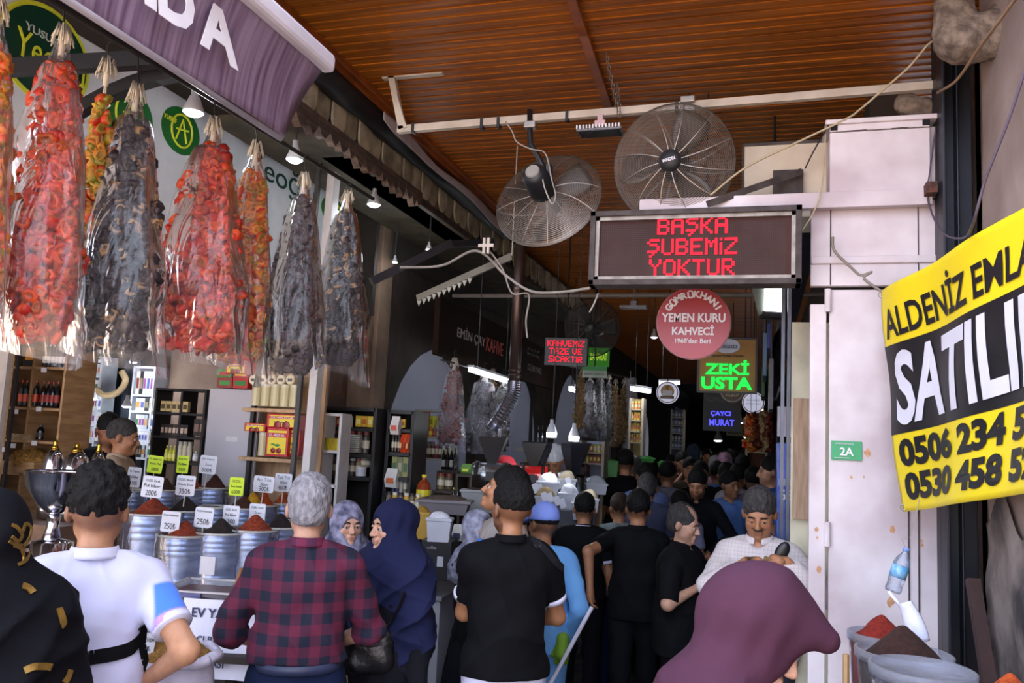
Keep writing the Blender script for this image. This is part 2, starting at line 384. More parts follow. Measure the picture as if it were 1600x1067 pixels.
        for sg in ((1, -1) if not scarf else ()): B.ell(Hp((.08*sg, .012, -.002)), (.014*sH, .02*sH, .032*sH), .01, Rh)
    # arms and hands
    hands = {}
    for k_, sg in (('L', 1), ('R', -1)):
        arm(B, k_, -.003); sh, el, wr = joints[k_]; fd = (wr-el); fd /= np.linalg.norm(fd)
        hp = (handpose or {}).get(k_)
        if hp is not None: fd = np.array(hp, float); fd /= np.linalg.norm(fd)
        bd = np.cross(fd, [0, 0, 1.]) if abs(fd[2]) < .8 else np.array([0, 1., 0]); 
        bd = bd-fd*(bd@fd); bd /= np.linalg.norm(bd); nn = np.cross(fd, bd)
        if (nn@np.array([-sg, 0, 0])) < 0 and abs(fd[2]) >= .8: nn = -nn
        if abs(fd[2]) < .8 and nn[2] > 0: nn = -nn
        pc = wr+fd*.045*s; hands[k_] = pc+fd*.03*s
        B.cap(wr, pc+fd*.02*s, .024*s, .03*s, .015, (1, 1, 1))
        B.cap(pc-bd*.018*s, pc+bd*.018*s, .023*s, .023*s, .012)
        if h <= .012:
            for i, (o_, L_) in enumerate(((-.03, .066), (-.01, .076), (.01, .072), (.03, .058))):
                a = wr+(fd*.082+bd*o_)*s; c1 = a+(fd*.8+nn*.45)*L_*.5*s; c2 = c1+(fd*.25+nn*.9)*L_*.45*s
                B.cap(a-fd*.02*s, c1, .0105*s, .0092*s, .004); B.cap(c1, c2, .009*s, .0078*s, .002)
            a = wr+(fd*.03-bd*.03)*s; c1 = a+(fd*.6-bd*.6+nn*.4)*.034*s; B.cap(a, c1, .013*s, .0105*s, .008); B.cap(c1, c1+(fd*.85+nn*.4)*.03*s, .0105*s, .009*s, .002)
        else:
            for o_ in (-.022, 0, .022): a = wr+(fd*.07+bd*o_)*s; B.cap(a, a+(fd*.5+nn*.5)*.05*s, .013*s, .01*s, .004)
            a = wr+(fd*.03-bd*.03)*s; B.cap(a, a+(fd*.5-bd*.4)*.04*s, .013*s, .01*s, .006)
    def tone(co):
        q = (co-hd)@Rh/sH; c = np.ones((len(co), 3)); x, y, z = q[:, 0], q[:, 1], q[:, 2]
        def blend(m, col):
            m = np.clip(m, 0, 1)[:, None]; c[:] = c*(1-m)+np.array(col)*m
        fr = (y < -.03) & (np.abs(x) < .09) & (np.abs(z) < .13)
        if beard:
            m = np.clip(1.4-np.abs(z+.075)/.03, 0, 1)*(y < .02)*np.clip((np.abs(x)*1.2+np.abs(z+.045)*1.3-.02)/.015, 0, 1)*(z < -.028+.35*np.abs(x)); m = np.maximum(m, ((np.abs(x) > .052) & (z < .0) & (z > -.1) & (y < .01)&(y>-.07))*.8)
            m = m*(np.abs(x) < .09)*(z > -.115); blend(m*beard*.85, (.13, .10, .09))
        blend(fr*np.clip(1.3-np.sqrt((x/.021)**2+((z+.053)/.0095)**2), 0, 1)*.6*(y < -.07), (.75, .38, .38))
        if mous: blend(fr*np.clip(1.8-np.sqrt((x/.026)**2+((z+.038)/.0085)**2), 0, 1)*(y < -.06)*mous, (.1, .08, .07))
        bm = fr*np.clip(1.9-np.sqrt(((np.abs(x)-.03)/.017)**2+((z-.024-.1*(.03-np.abs(x)))/.0055)**2), 0, 1)
        blend(bm*(.25 if eyes else .85)*(.7 if scarf else 1), (.14, .11, .1))
        if not eyes: blend(fr*(np.clip(1.6-np.sqrt(((np.abs(x)-.031)/.014)**2+((z-.004)/.006)**2), 0, 1))*.8, (.22, .16, .14))
        blend(fr*(np.clip(1.2-np.sqrt(((np.abs(x)-.045)/.03)**2+((z+.02)/.025)**2), 0, 1))*.18, (1.15, .72, .68))
        if not scarf and hairstyle != 'none':   # clipped stubble of nape and temples
            m = np.clip((z+.075)/.05, 0, 1)*(y > -.015)*.62; blend(m*(z < .08)*(.5 if 'grey' in hair or hair == 'white' else 1), (.22, .18, .17))
        return c
    body = B.build('body', skinmat(skin), e, tone)
    # ---- eyes
    if eyes:
        for sg in (1, -1):
            m_ = MB(); m_.lathe([(0, -1), (.5, -.87), (.87, -.5), (1, 0), (.87, .5), (.5, .87), (0, 1)], n=16)
            ey = m_.build('eye', mat('eye_white', 'b9aea8', .35, var=.02), e, True); ey.scale = (.0115*sH,)*3; ey.location = tuple(Hp((.031*sg, -.0765, .004)))
            m_ = MB(); m_.lathe([(0, -1), (.7, -.7), (1, 0), (.7, .7), (0, 1)], n=12); ir = m_.build('iris', mat('iris', '20130d', .15, var=.1), e, True)
            ir.scale = (.0058*sH, .003*sH, .0058*sH); ir.location = tuple(Hp((.031*sg+eyes*.002, -.0868, .0035))); ir.rotation_euler = Matrix(Rh.tolist()).to_euler()
            m_ = MB(); m_.grid(lambda u, v: tuple(Hp(((.031+(u-.5)*.033)*sg, -.0852-.0045*math.sin(PI*u)+.004*v, .0062+.0035*math.sin(PI*u)+.009*v))), 8, 2)
            m_.build('eyelid', mat('lid_'+skin, SKIN[skin], .6, var=.05), e, True, solid=.002)
            m_ = MB(); m_.tube([tuple(Hp(((.014+.036*t)*sg, -.0868+.010*(t*t)-.003, .0245+.006*math.sin(PI*min(1, t*.9)+.3)))) for t in (0, .25, .5, .75, 1)], [.0022*sH, .0036*sH, .0036*sH, .0028*sH, .001*s], 6)
            m_.build('eyebrow', mat('brow_'+brow, brow, .9), e, True)
    # ---- hair
    HC = {'black': '0d0b0b', 'brown': '2b1d15', 'grey': '8d8a90', 'dark_grey': '3b3838', 'white': 'd9d9de'}
    if hairstyle != 'none' and not scarf:
        t_ = {'short': .022, 'fade': .022, 'curly': .034, 'long': .03, 'crop': .012}.get(hairstyle, .02)
        hh = min(h, .009) if h <= .012 else h
        S = SDF(hd-.18*s, hd+.18*s, hh)
        S.ell(Hp((0, .018+.15*t_, .035+.75*t_)), ((.0765+.30*t_)*sH, (.095+.30*t_)*sH, (.092+.25*t_)*sH), .01, Rh)
        if hairstyle == 'short' and 'grey' in hair: S.ell(Hp((0, .05, -.005)), (.0745*sH, .068*sH, .062*sH), .02, Rh)
        S.noise({'curly': .010, 'crop': .002}.get(hairstyle, .0045), 110 if hairstyle == 'curly' else 140, 2., .6); S.noise(.002, 260, 1.)
        # face opening, ears, nape
        S.ell(Hp((0, -.13, -.012+.02*old)), (.082*sH, .085*sH, .088*sH), .012, Rh, 'sub')
        S.ell(Hp((0, -.075, -.11)), (.12*sH, .095*sH, .12*sH), .01, Rh, 'sub')
        for sg in (1, -1): S.ell(Hp((.092*sg, .008, -.02)), (.018*sH, .026*sH, .035*sH), .006, Rh, 'sub')
        nz = -.06 if 'grey' in hair else (-.035 if hairstyle == 'short' else -.004)
        S.plane(Hp((0, .1, nz)), -(Rh@np.array([0, .18, 1.])))
        if bald: S.ell(Hp((0, -.06, .125)), (.06*s*bald, .1*sH, .06*sH), .015, Rh, 'sub')
        hm = mat('hair_'+hair+('_curl' if hairstyle == 'curly' else ''), HC[hair], .75 if hair != 'black' else .7, spec=.25, var=.3, vs=60, bump=.9, bs=130 if hairstyle != 'curly' else 90, stretch=(1, 1, .4))
        S.build('hair', hm, e)
    # ---- trousers or skirt
    lo2, hi2 = lo.copy(), hi.copy(); hi2[2] = 1.12*s; r2 = max(h, .009)
    if skirt is None:
        S = SDF(lo2, hi2, r2); legs(S, .014*s, bot=.07)
        S.cap(Lw((-.045*g, 0, .93)), Lw((.045*g, 0, .95)), .122*g*s+.010, .122*g*s+.010, .05, (1, .82, 1)); S.cap(U((0, 0, .98)), U((0, 0, 1.06)), .14*g*s+.01, .136*g*s+.01, .05, (1, .76+.25*(g-1), 1))
        S.noise(.005*s, 22, px*.1, .7); S.plane(Lw((0, 0, 1.06)), (0, 0, 1)); S.plane(Lw((0, 0, .035)), (0, 0, -1))
        S.build('trousers', botmat, e)
    else:
        zt, rb = skirt; S = SDF(np.minimum(lo2, [-rb-.15, -rb-.1, lo[2]]), np.maximum([rb+.15, rb+.1, (zt+.1)*s], hi2*[1, 1, 0]+[0, 0, (zt+.1)*s]), r2)
        S.cap(U((0, 0, zt)), Lw((0, 0, .02)), .15*g*s, rb*s, .05, (1, .85, 1))
        if walk: S.cap(Lw((0, 0, .6)), Lw((0, -abs(walk), .03)), .17*s, rb*.8*s, .08, (1, .85, 1))
        X, Y, Z = S.grids(); a = np.arctan2(Y, X); S.d += (np.clip((zt*s-Z)/(zt*s), 0, 1)*(.016*np.sin(a*11+2*np.sin(Z*5)+px)+.01*np.sin(a*19+px*2))).astype('f4')
        S.plane(Lw((0, 0, .02)), (0, 0, -1)); S.plane(U((0, 0, zt+.05)), Ru@np.array([0, 0, 1.]))
        S.build('skirt', botmat, e)
    for sg in (1, -1):
        S = SDF(Lw((.1*sg-.09, -walk*sg-.26, -.01)), Lw((.1*sg+.09, -walk*sg+.14, .16)), .01)
        an = Lw((.1*sg, -walk*sg, .045)); S.cap(an+Lw((0, .04, 0)), an+Lw((.015*sg, -.15, -.008)), .045*s, .042*s, .02, (1, 1, .95)); S.cap(an, an+Lw((0, 0, .05)), .042*s, .044*s, .02)
        S.plane(Lw((0, 0, .002)), (0, 0, -1)); S.build('shoe', shoes or mat('shoe_black', '1c1a1c', .5), e)
    if belt:
        m_ = MB(); zb_ = 1.0; m_.grid(lambda u, v: tuple(U(((.155*g+.012)*math.cos(2*PI*u), (.155*g+.012)*.84*math.sin(2*PI*u), zb_+.036*v))), 36, 1); m_.build('belt', belt, e, True, solid=.004)
    # ---- top
    if topmat is not None:
        S = SDF(lo, hi, max(h, .008) if h > .008 else h); inf = .014*s
        torso(S, inf, .05); ht = hem if hem is not None else .86
        if not tuck: S.cap(Lw((-.048*g, 0, ht)), U((.0, 0, 1.1)), .124*g*s+inf, .124*g*s+inf, .06, (1, .85, 1)); S.cap(Lw((.048*g, 0, ht)), U((.0, 0, 1.1)), .124*g*s+inf, .124*g*s+inf, .06, (1, .85, 1))
        else:
            S.cap(U((-.045*g, 0, 1.05)), U((.045*g, 0, 1.06)), .108*g*s+inf*1.5, .118*g*s+inf*1.5, .05, (1, .85, 1))
        tl = {'short': .68, 'long': 1.95, 'roll': 1.3, 'three': 1.45}[sleeve] if isinstance(sleeve, str) else sleeve
        for k_ in 'LR': arm(S, k_, .013*s, tl, .025)
        if collar or True: S.cap(U((0, .014, 1.44)), U((0, .01, 1.482)), .062*s, .057*s, .012)
        S.noise(noise*s*1.4, 16, px*.37, 1.); S.noise(noise*s*.6, 38, px*.11, .6)
        X, Y, Z = S.grids(); a_ = np.arctan2(Y, X); fz_ = (1-np.abs(np.sin(Z*15+1.5*np.sin(a_*1.5+px)+X*9*np.sign(np.sin(px)))))**3*np.clip((1.36*s-Z)*4, 0, 1)+.6*(1-np.abs(np.sin(a_*3+Z*7+px)))**3*np.clip((Z-.8*s)*2, 0, 1); S.d -= (noise*1.1*s*fz_).astype('f4')
        S.ell(U((0, -.075, 1.515)), (.055*s, .07*s, .065*s), .01, Ru, 'sub'); S.plane(U((0, 0, 1.497)), Ru@np.array([0, -.35, 1.]))
        if tuck: S.plane(U((0, 0, 1.03)), -Ru@np.array([0, 0, 1.]))
        else: S.plane(Lw((0, 0, ht)), (0, 0, -1))
        for k_ in 'LR':   # clean cuffs
            if tl < 1.9:
                sh, el, wr = joints[k_]; a, b = (sh, el) if tl <= 1 else (el, wr); t = tl if tl <= 1 else tl-1; c = a+(b-a)*t; n_ = (b-a)/np.linalg.norm(b-a)
                sl, Pt = S._box(c+n_*.05*s, np.array([.12]*3)*s)
                if sl is not None:
                    dd = (Pt-c)@n_; near = np.linalg.norm(Pt-c-n_*.05*s, axis=-1) < .085*s; S.d[sl] = np.where(near, np.maximum(S.d[sl], dd), S.d[sl]).astype('f4')
        S.build(top, topmat, e, (lambda co: toptone(co, joints, s)) if toptone else None)
        if collar is not None:
            m_ = MB(); c0 = U((0, .010, 1.484)); n = 28; zz = Ru@np.array([0, 0, 1.]);
            def cf(u, v):
                a = -PI/2+.25+u*(2*PI-.5); r_ = (.067+.012*v)*s; q = np.array([math.cos(a)*r_, math.sin(a)*r_*.98, (.034-.034*v-.018*max(0, -math.sin(a)))*s]); return tuple(c0+Ru@q)
            m_.grid(cf, n, 3); m_.build('collar', collar, e, True, solid=.005)
        if cuff is not None:
            for k_ in 'LR':
                sh, el, wr = joints[k_]; c = sh+(el-sh)*tl; u = (el-sh)/np.linalg.norm(el-sh); m_ = MB(); r_ = ((.056-.014*tl)*(.7+.3*g)+.0145)*s
                m_.tube([c-u*.022*s, c+u*.002], [r_+.004, r_+.003], 20); m_.build('cuff', cuff, e, True)
    # ---- head scarf
    if scarf:
        sm, op, drop = scarf[:3]; big = scarf[3] if len(scarf) > 3 else 1.
        r3 = max(h, .009) if h > .008 else h
        S = SDF(np.minimum(hd-[.3, .3, .75*s], lo*[.6, .6, 0]+[0, 0, hd[2]-.75*s]), hd+[.3, .3, .22], r3)
        S.ell(Hp((0, .02, .034)), (.092*sH, .115*sH, .106*sH), .02, Rh)
        S.cap(Hp((0, .0, -.05)), Hp((0, .0, -.03)), .082*s, .082*s, .03)
        S.cap(Hp((0, .01, -.06)), U((0, .005, 1.40)), .088*s, .11*s*big, .05)
        S.cap(U((-sw+.07, .0, 1.40)), U((sw-.07, .0, 1.40)), .085*s*big, .085*s*big, .07)
        if drop > 0:
            S.cap(U((-.05, .02, 1.40)), U((-.05, .03, 1.40-drop)), .135*s*big, .15*s*big, .08, (1.15, .95, 1)); S.cap(U((.05, .02, 1.40)), U((.05, .03, 1.40-drop)), .135*s*big, .15*s*big, .08, (1.15, .95, 1))
            for k_ in 'LR': sh, el, wr = joints[k_]; S.cap(sh, sh+(el-sh)*min(.9, drop*2.6), .075*s*big, .07*s*big, .06)
        if len(scarf) > 4: S.cap(Hp((0, .0, .085)), Hp((0, -.125, .075)), .075*sH, .030*sH, .05)
        X, Y, Z = S.grids(); zc = (hd[2]-Z); a = np.arctan2(Y-hd[1], X-hd[0])
        zz_ = np.clip((zc-.03)*7, 0, 1); r1 = 1-np.abs(np.sin(a*2.5+zc*9+px)); r2 = 1-np.abs(np.sin(zc*17+1.6*np.sin(a*1.3+px)+a*1.1)); r3 = 1-np.abs(np.sin(zc*31-a*2.2+px*2))
        S.d -= ((.016*r1**2.2+.016*r2**2.5+.006*r3**2)*zz_+(.004*np.sin(a*9+zc*30))*np.clip((.1-np.abs(zc+.02))*8, 0, 1)-.009*zz_).astype('f4')
        S.noise(.004, 25, px)
        S.ell(Hp((0, -.115 if len(scarf) < 5 else -.165, -.012 if len(scarf) < 5 else -.085)), (.058*sH*op if len(scarf) < 5 else .14*sH, .062*sH if len(scarf) < 5 else .108*sH, (.079 if len(scarf) < 5 else .085)*sH*op), .012, Rh, 'sub')
        S.plane((0, 0, U((0, 0, 1.40-drop-.06))[2]), (0, .25, -1))
        S.build('headscarf', sm, e)
    e['scale'] = s
    if extra: extra(e, joints, hands, U, Hp, s)
    return e
# ------------------------------------------------------------------ the setting
rnd = random.Random(7)
DAY, IN = 'day', 'in'
def fz(Y): return 0. if Y < 4.4 else (-.08*(Y-4.4)/1.2 if Y < 5.6 else -.08)
paving = mat('paving', '4c4a4e', .7, col2='2f2e33', vs=3, bump=.5, bs=20)
m = MB(); m.box((-40, -40, -.05), (25, -1.6, -.005)); struct(m.build('ground', mat('square_paving', 'c4ad94', .9, vs=.6)))
m = MB(); ys = [-1.6, 4.4, 5.6, 14, 48]
for i in range(4): m.add([(-9, ys[i], fz(ys[i])), (6, ys[i], fz(ys[i])), (6, ys[i+1], fz(ys[i+1])), (-9, ys[i+1], fz(ys[i+1]))], [(0, 1, 2, 3)])
struct(m.build('floor', paving))
m = MB()   # paving slabs in the lane, joints between them
for i in range(26):
    for j in range(5):
        if rnd.random() < .97:
            y0 = 4.2+i*.62; x0 = -3.0+j*.66+.2*(i % 2); m.box((x0, y0, fz(y0)-.01), (x0+.64, y0+.6, fz(y0)+.006+rnd.random()*.004))
struct(m.build('floor_slabs', mat('slab', '5a585c', .6, col2='3a393f', vs=6, bump=.5, bs=30), bevel=.004))
# slatted wooden ceiling: shiplap boards across the street
wood_c = mat('ceiling_wood', 'b0641a', .45, col2='7c4210', vs=5, stretch=(.25, 6, 1), bump=.12, bs=30, spec=.22)
m = MB(); CZ = 4.25; y = 3.25; k = 0
while y < 30:
    st = .0885; x0, x1 = (-2.5 if y < 9 else -3.3), 1.6
    m.add([(x0, y, CZ-.006), (x1, y, CZ-.006), (x1, y+st, CZ), (x0, y+st, CZ), (x0, y, CZ+.02), (x1, y, CZ+.02), (x1, y+st, CZ+.02), (x0, y+st, CZ+.02)],
          [(0, 3, 2, 1), (0, 1, 5, 4), (1, 2, 6, 5), (3, 0, 4, 7), (4, 5, 6, 7)])
    y += st; k += 1
struct(m.build('ceiling', wood_c))
m = MB(); m.box((-2.62, 3.2, CZ-.07), (-2.5, 9, CZ+.06)); m.box((-2.5, 3.2, CZ-.045), (-2.46, 9, CZ-.0))
struct(m.build('trim_1', mat('trim_wood', '8a4518', .4, var=.25, vs=8), bevel=.006))
a, b = PZ(905, 0, CZ-.03), PZ(952, 172, CZ-.03); m = MB(); m.bar((a[0]-.02, a[1]-.4, CZ-.03), (b[0], b[1]+.1, CZ-.03), .05, .035); struct(m.build('trim_2', mat('trim_wood', '8a4518', .4)))
m = MB(); m.box((-7.2, 3.2, CZ+.16), (3, 48, CZ+.22)); struct(m.build('ceiling_roof', mat('roof_dark', '2b221b', .8)))
# side light stops: upper storey masonry above the left shops, seen past the ceiling edge
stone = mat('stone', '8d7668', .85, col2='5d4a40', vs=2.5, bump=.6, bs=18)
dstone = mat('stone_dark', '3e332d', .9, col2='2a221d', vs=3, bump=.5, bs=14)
m = MB(); p0 = PX(632, 215, -2.62); m.box((-2.95, 4.9, 3.86), (-2.63, 7.3, CZ-.07)); struct(m.build('wall_left_lintel', stone, bevel=.02))
# right stone wall, coming towards the camera
def wavy(x, y, z, a=.02, f=2.2): return a*mnoise.noise(Vector((x*f, y*f, z*f)))
m = MB(); m.grid(lambda u, v: (.985+wavy(9, u*4.3*1., v*5, .03, 1.5), -.5+u*4.75, v*5.2), 60, 60)
struct(m.build('wall_right', mat('plaster_old', 'a39088', .9, col2='7d6a62', vs=1.6, bump=.7, bs=12), smooth=True))
m = MB(); m.box((1.03, -.8, 0), (3.5, 4.6, 10)); m.box((1.03, 4.5, 0), (3.5, 5.5, 5.4)); struct(m.build('wall_right_core', stone))  # unseen upper mass raised to keep the sun off the shop front
m = MB(); m.grid(lambda u, v: (.955+wavy(3, u*2, v*3, .03, 3), 2.2+u*2.0, v*1.72+.10*math.sin(u*9)*v+.06*math.sin(u*31)*v), 40, 30); struct(m.build('wall_right_soot', mat('soot_plaster', '8f827c', .95, col2='332e30', vs=3.5, bump=.9, bs=20), smooth=True))
# dark steel column by the wall
blu = mat('steel_blue_black', '23252e', .45, metal=.3, var=.2, vs=4)
m = MB(); m.box((.83, 4.50, 0), (.99, 4.62, 5.0)); m.box((.83, 4.36, 0), (.845, 4.5, 5.0)); m.box((.905, 4.42, 0), (.915, 4.5, 5.0)); o = m.build('steel_column', blu, bevel=.004)
tag(o, 'dark blue-black steel column between the white metal door and the stone wall', 'column')
# stone brackets (worn corbels) on the column
def blob(name, c, parts, mt, nz=.012, h=.012, pl=None):
    S = SDF(np.array(c)-.45, np.array(c)+.45, h)
    for p in parts:
        if p[0] == 'c': S.cap(*p[1:])
        elif p[0] == 'e': S.ell(*p[1:])
    S.noise(nz, 14, 2.); S.noise(nz*.4, 50, 1.)
    if pl: S.plane(*pl)
    S.d = S.d; o = S.build(name, mt); return o
a, b, c_ = PY(1487, 5, 4.0), PY(1500, 62, 4.0), PY(1552, 55, 4.0)
rock = mat('corbel_stone', '8b7a6c', .95, col2='5d4f45', vs=20, bump=1., bs=50)
tag(blob('stone_corbel', b, [('c', a, b, .075, .1, .04), ('c', b, c_, .1, .1, .04), ('c', c_, c_+np.array([.05, .05, .1]), .09, .08, .04)], rock), 'large worn hook-shaped stone corbel at the top of the dark steel column', 'corbel')
a, b = PY(1415, 158, 4.66), PY(1442, 170, 4.66)
tag(blob('stone_corbel', a, [('c', a, a+np.array([0, 0, -.02]), .045, .05, .03), ('c', a+np.array([0, 0, -.03]), b, .05, .06, .03)], rock), 'small stone corbel above the white metal box beside the pipe', 'corbel')
# ---- white folding metal door (right), at Y = 4.6
wht = mat('white_paint', 'e0d5d9', .55, col2='bba9ae', vs=2.2, bump=.25, bs=9)
wht2 = mat('cream_paint', 'd8cbb8', .6, col2='bfae98', vs=3, bump=.2, bs=9)
rust = mat('rusty_dark', '4a403f', .7, col2='342926', vs=14, bump=.3)
DY = 4.6
root = empty('metal_door', (.3, DY, 0), 0, 'tall white painted metal door leaf with hinges and peeling rust patches', 'door')
def kid(mb, name, mt, par, **k):
    o = mb.build(name, mt, None, **k); o.parent = par; o.matrix_parent_inverse = Matrix.Translation(-Vector(par.location)) if False else Matrix.Identity(4)
    o.location = Vector(o.location)-Vector(par.location); return o
m = MB(); m.box((.33, DY, 0), (.845, DY+.03, 2.86)); kid(m, 'door_panel', wht, root, bevel=.004)
m = MB(); m.box((.235, DY-.02, 0), (.315, DY+.04, 2.78)); kid(m, 'door_stile', wht, root, bevel=.004)
m = MB()
for x in (.70, .745): m.box((x, DY-.008, 0), (x+.006, DY, 2.84))
kid(m, 'seam', rust, root)
for z in (2.80, 1.6, .6):
    m = MB(); m.tube([(.322, DY-.02, z-.06), (.322, DY-.02, z+.06)], .017, 10); kid(m, 'hinge', wht, root)
for (px_, py_, r_) in ((1305, 707, 22), (1357, 708, 9), (1395, 828, 8), (1393, 935, 14), (1303, 885, 10)):
    pass
m = MB(); rr = random.Random(3)
for (px_, py_, sc) in ((1356, 707, .020), (1330, 746, .008), (1395, 828, .016), (1392, 940, .022), (1280, 890, .016), (1276, 827, .012), (1441, 852, .01), (1306, 712, .01), (1350, 745, .006), (1277, 840, .007), (1440, 845, .008)):
    c = PY(px_, py_, DY-.0015 if px_ > 1290 else DY-.0215); n = 11; pl = [(c[0]+sc*(.6+rr.random()*.7)*math.cos(2*PI*i/n)*.8, c[1], c[2]+sc*(.6+rr.random()*.8)*math.sin(2*PI*i/n)) for i in range(n)]
    m.add(pl, [tuple(range(n))])
kid(m, 'peeled_patches', mat('primer_spots', 'cf9f78', .8, col2='b98560', vs=40), root)
# beam and panel above the door
root = empty('door_frame', (.3, DY, 2.9), 0, 'white metal frame with stacked panels above the folding door', 'door frame')
m = MB(); m.box((.235, DY-.03, 2.875), (.845, DY+.02, 3.32)); kid(m, 'transom_panel', wht, root, bevel=.004)
m = MB(); m.box((.235, DY-.045, 2.99), (.845, DY-.028, 3.03)); kid(m, 'rail', wht, root, bevel=.006)
m = MB(); m.box((.33, DY-.035, 2.88), (.336, DY-.03, 3.32)); m.box((.75, DY-.035, 2.88), (.755, DY-.03, 3.32)); kid(m, 'seam', rust, root)
m = MB(); a, b = PY(1000, 325, 4.52), PY(1456, 308, 4.52); m.bar(a, b, .05, .085); kid(m, 'crossbeam', wht, root, bevel=.004)
m = MB(); m.box((.322, DY-.10, 3.33), (.80, DY+.25, 3.68)); m.box((.322, DY-.102, 3.685), (.80, DY-.06, 3.725)); kid(m, 'upper_box', wht, root, bevel=.005)
m = MB(); m.box((.30, DY-.12, 3.72), (.86, DY+.25, 3.745)); kid(m, 'cover_sheet', wht, root, bevel=.004)
m = MB()
for x in (.325, .765): m.box((x, DY-.105, 3.69), (x+.035, DY-.1025, 3.72))
m.box((.62, DY-.104, 3.683), (.70, DY-.102, 3.686)); m.box((.40, DY-.104, 3.683), (.5, DY-.102, 3.686)); kid(m, 'tube_end', mat('hole_black', '17151a', .9), root)
m = MB(); m.box((.80, DY-.05, 3.33), (.845, DY+.02, 3.7)); kid(m, 'side_sheet', wht, root)
m = MB(); a = PY(1450, 297, 4.5); m.box((a[0]-.02, 4.42, a[2]-.035), (a[0]+.03, 4.5, a[2]+.02)); kid(m, 'rusty_stub', mat('rust_red', '6b3a2a', .8, col2='3f2620', vs=30), root)
# cream sheet box left of it, with the rusty bracket of the sign
a, b = PY(1163, 228, 4.75), PY(1292, 330, 4.75); root = empty('metal_box', (a[0], 4.75, b[2]), 0, 'cream sheet metal box fixed beside the upper white panel', 'box')
m = MB(); m.box((a[0], 4.75, b[2]-.03), (b[0]+.05, 5.1, a[2])); kid(m, 'shell', wht2, root, bevel=.006)
m = MB(); m.box((a[0]-.006, 4.745, a[2]-.004), (b[0]+.06, 5.1, a[2]+.012)); m.box((a[0]-.012, 4.745, b[2]-.03), (a[0], 4.76, a[2])); kid(m, 'edge', rust, root)
m = MB(); a, b = PY(1208, 266, 4.70), PY(1255, 302, 4.70); m.box((a[0], 4.70, b[2]), (b[0], 4.74, a[2])); o = kid(m, 'bracket_plate', rust, root)
m = MB(); m.bar(PY(1105, 319, 4.44), PY(1252, 268, 4.66), .012, .035); o = m.build('diagonal_brace', rust); tag(o, 'rusty flat iron brace slanting down from the cream box to the LED sign', 'brace')
# things at the doorway behind the white stile: steel frame, board, fridge
m = MB(); m.box((.105, 5.2, 0), (.125, 5.26, 3.0)); m.box((.14, 5.2, 0), (.16, 5.3, 3.0)); o = m.build('door_post', mat('alu_dark', '5c5c66', .4, metal=.5)); tag(o, 'dark metal post of the doorway behind the white door', 'post')
m = MB(); a, b = PY(1240, 622, 5.0), PY(1262, 812, 5.0); m.box((a[0], 5.0, b[2]), (b[0]+.06, 5.02, a[2])); o = m.build('plywood_board', mat('plywood', 'a98d74', .7, col2='8f745c', vs=6, stretch=(8, 1, 1))); tag(o, 'narrow raw plywood board fixed behind the white door stile', 'board')
m = MB(); a = PY(1240, 540, 5.03); m.box((a[0]-.01, 5.03, -.08), (a[0]+.25, 5.06, 2.75)); struct(m.build('wall_right_entrance', mat('ivory_paint', 'c9c2a8', .6, col2='aca590', vs=5)))
# wall of the right-hand shops
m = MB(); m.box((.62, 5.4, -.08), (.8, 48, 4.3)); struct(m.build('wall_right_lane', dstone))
# ---- left side walls
plw = mat('plaster_white', 'b6b8c8', .85, col2='b0b1c0', vs=2, bump=.2)
def archwall(name, X, y0, y1, zt, arches, th, mt):
    """wall along the lane with round-headed openings"""
    m = MB(); cur = y0
    for (a, b, spring) in arches:
        m.box((X-th, cur, -.08), (X, a, zt)); r = (b-a)/2; cy = (a+b)/2; n = 14
        for i in range(n):
            t0, t1 = PI-PI*i/n, PI-PI*(i+1)/n; ya, za = cy+r*math.cos(t0), spring+r*math.sin(t0)*.9; yb, zb = cy+r*math.cos(t1), spring+r*math.sin(t1)*.9
            m.prism([(ya, za), (yb, zb), (yb, zt), (ya, zt)], th, (X-th, 0, 0), (0, 1, 0), (0, 0, 1))
        cur = b
    m.box((X-th, cur, -.08), (X, y1, zt)); return struct(m.build(name, mt))
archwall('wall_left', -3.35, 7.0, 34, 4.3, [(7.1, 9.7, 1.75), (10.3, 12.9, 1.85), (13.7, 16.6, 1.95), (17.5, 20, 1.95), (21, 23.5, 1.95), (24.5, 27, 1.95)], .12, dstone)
m = MB(); m.box((-5.4, 7.0, -.08), (-5.3, 30, 3.6)); m.box((-5.3, 9.75, -.08), (-3.65, 9.95, 3.6)); m.box((-5.3, 13.2, -.08), (-3.65, 13.4, 3.6)); m.box((-5.3, 17, -.08), (-3.65, 17.15, 3.6)); m.box((-5.4, 7.0, 3.45), (-3.6, 30, 3.6)); struct(m.build('wall_back_shops', plw))
m = MB(); m.box((-4.9, 6.75, -.08), (-3.32, 7.0, 4.3)); m.box((-3.7, 6.6, -.08), (-3.36, 6.75, 4.3)); struct(m.build('wall_left_end', mat('sandstone', '7d6856', .85, col2='5c4a3c', vs=2.5, bump=.5, bs=10), bevel=.01))
m = MB(); m.box((-3.62, 6.5, 1.9), (-3.5, 6.6, 3.9)); m.build('soot_streaked_beam', mat('charred', '3a2f2a', .8, col2='5a3a24', vs=5)); tag(bpy.data.objects['soot_streaked_beam'], 'old dark wooden beam standing against the sandstone wall', 'beam')
m = MB(); m.box((-5.0, 6.56, 3.02), (-3.3, 6.62, 4.3)); struct(m.build('wall_left_end_shade', mat('shade_black', '1f1b18', .9, var=.3)))  # black panel on the wall face, standing in for shade under the roof
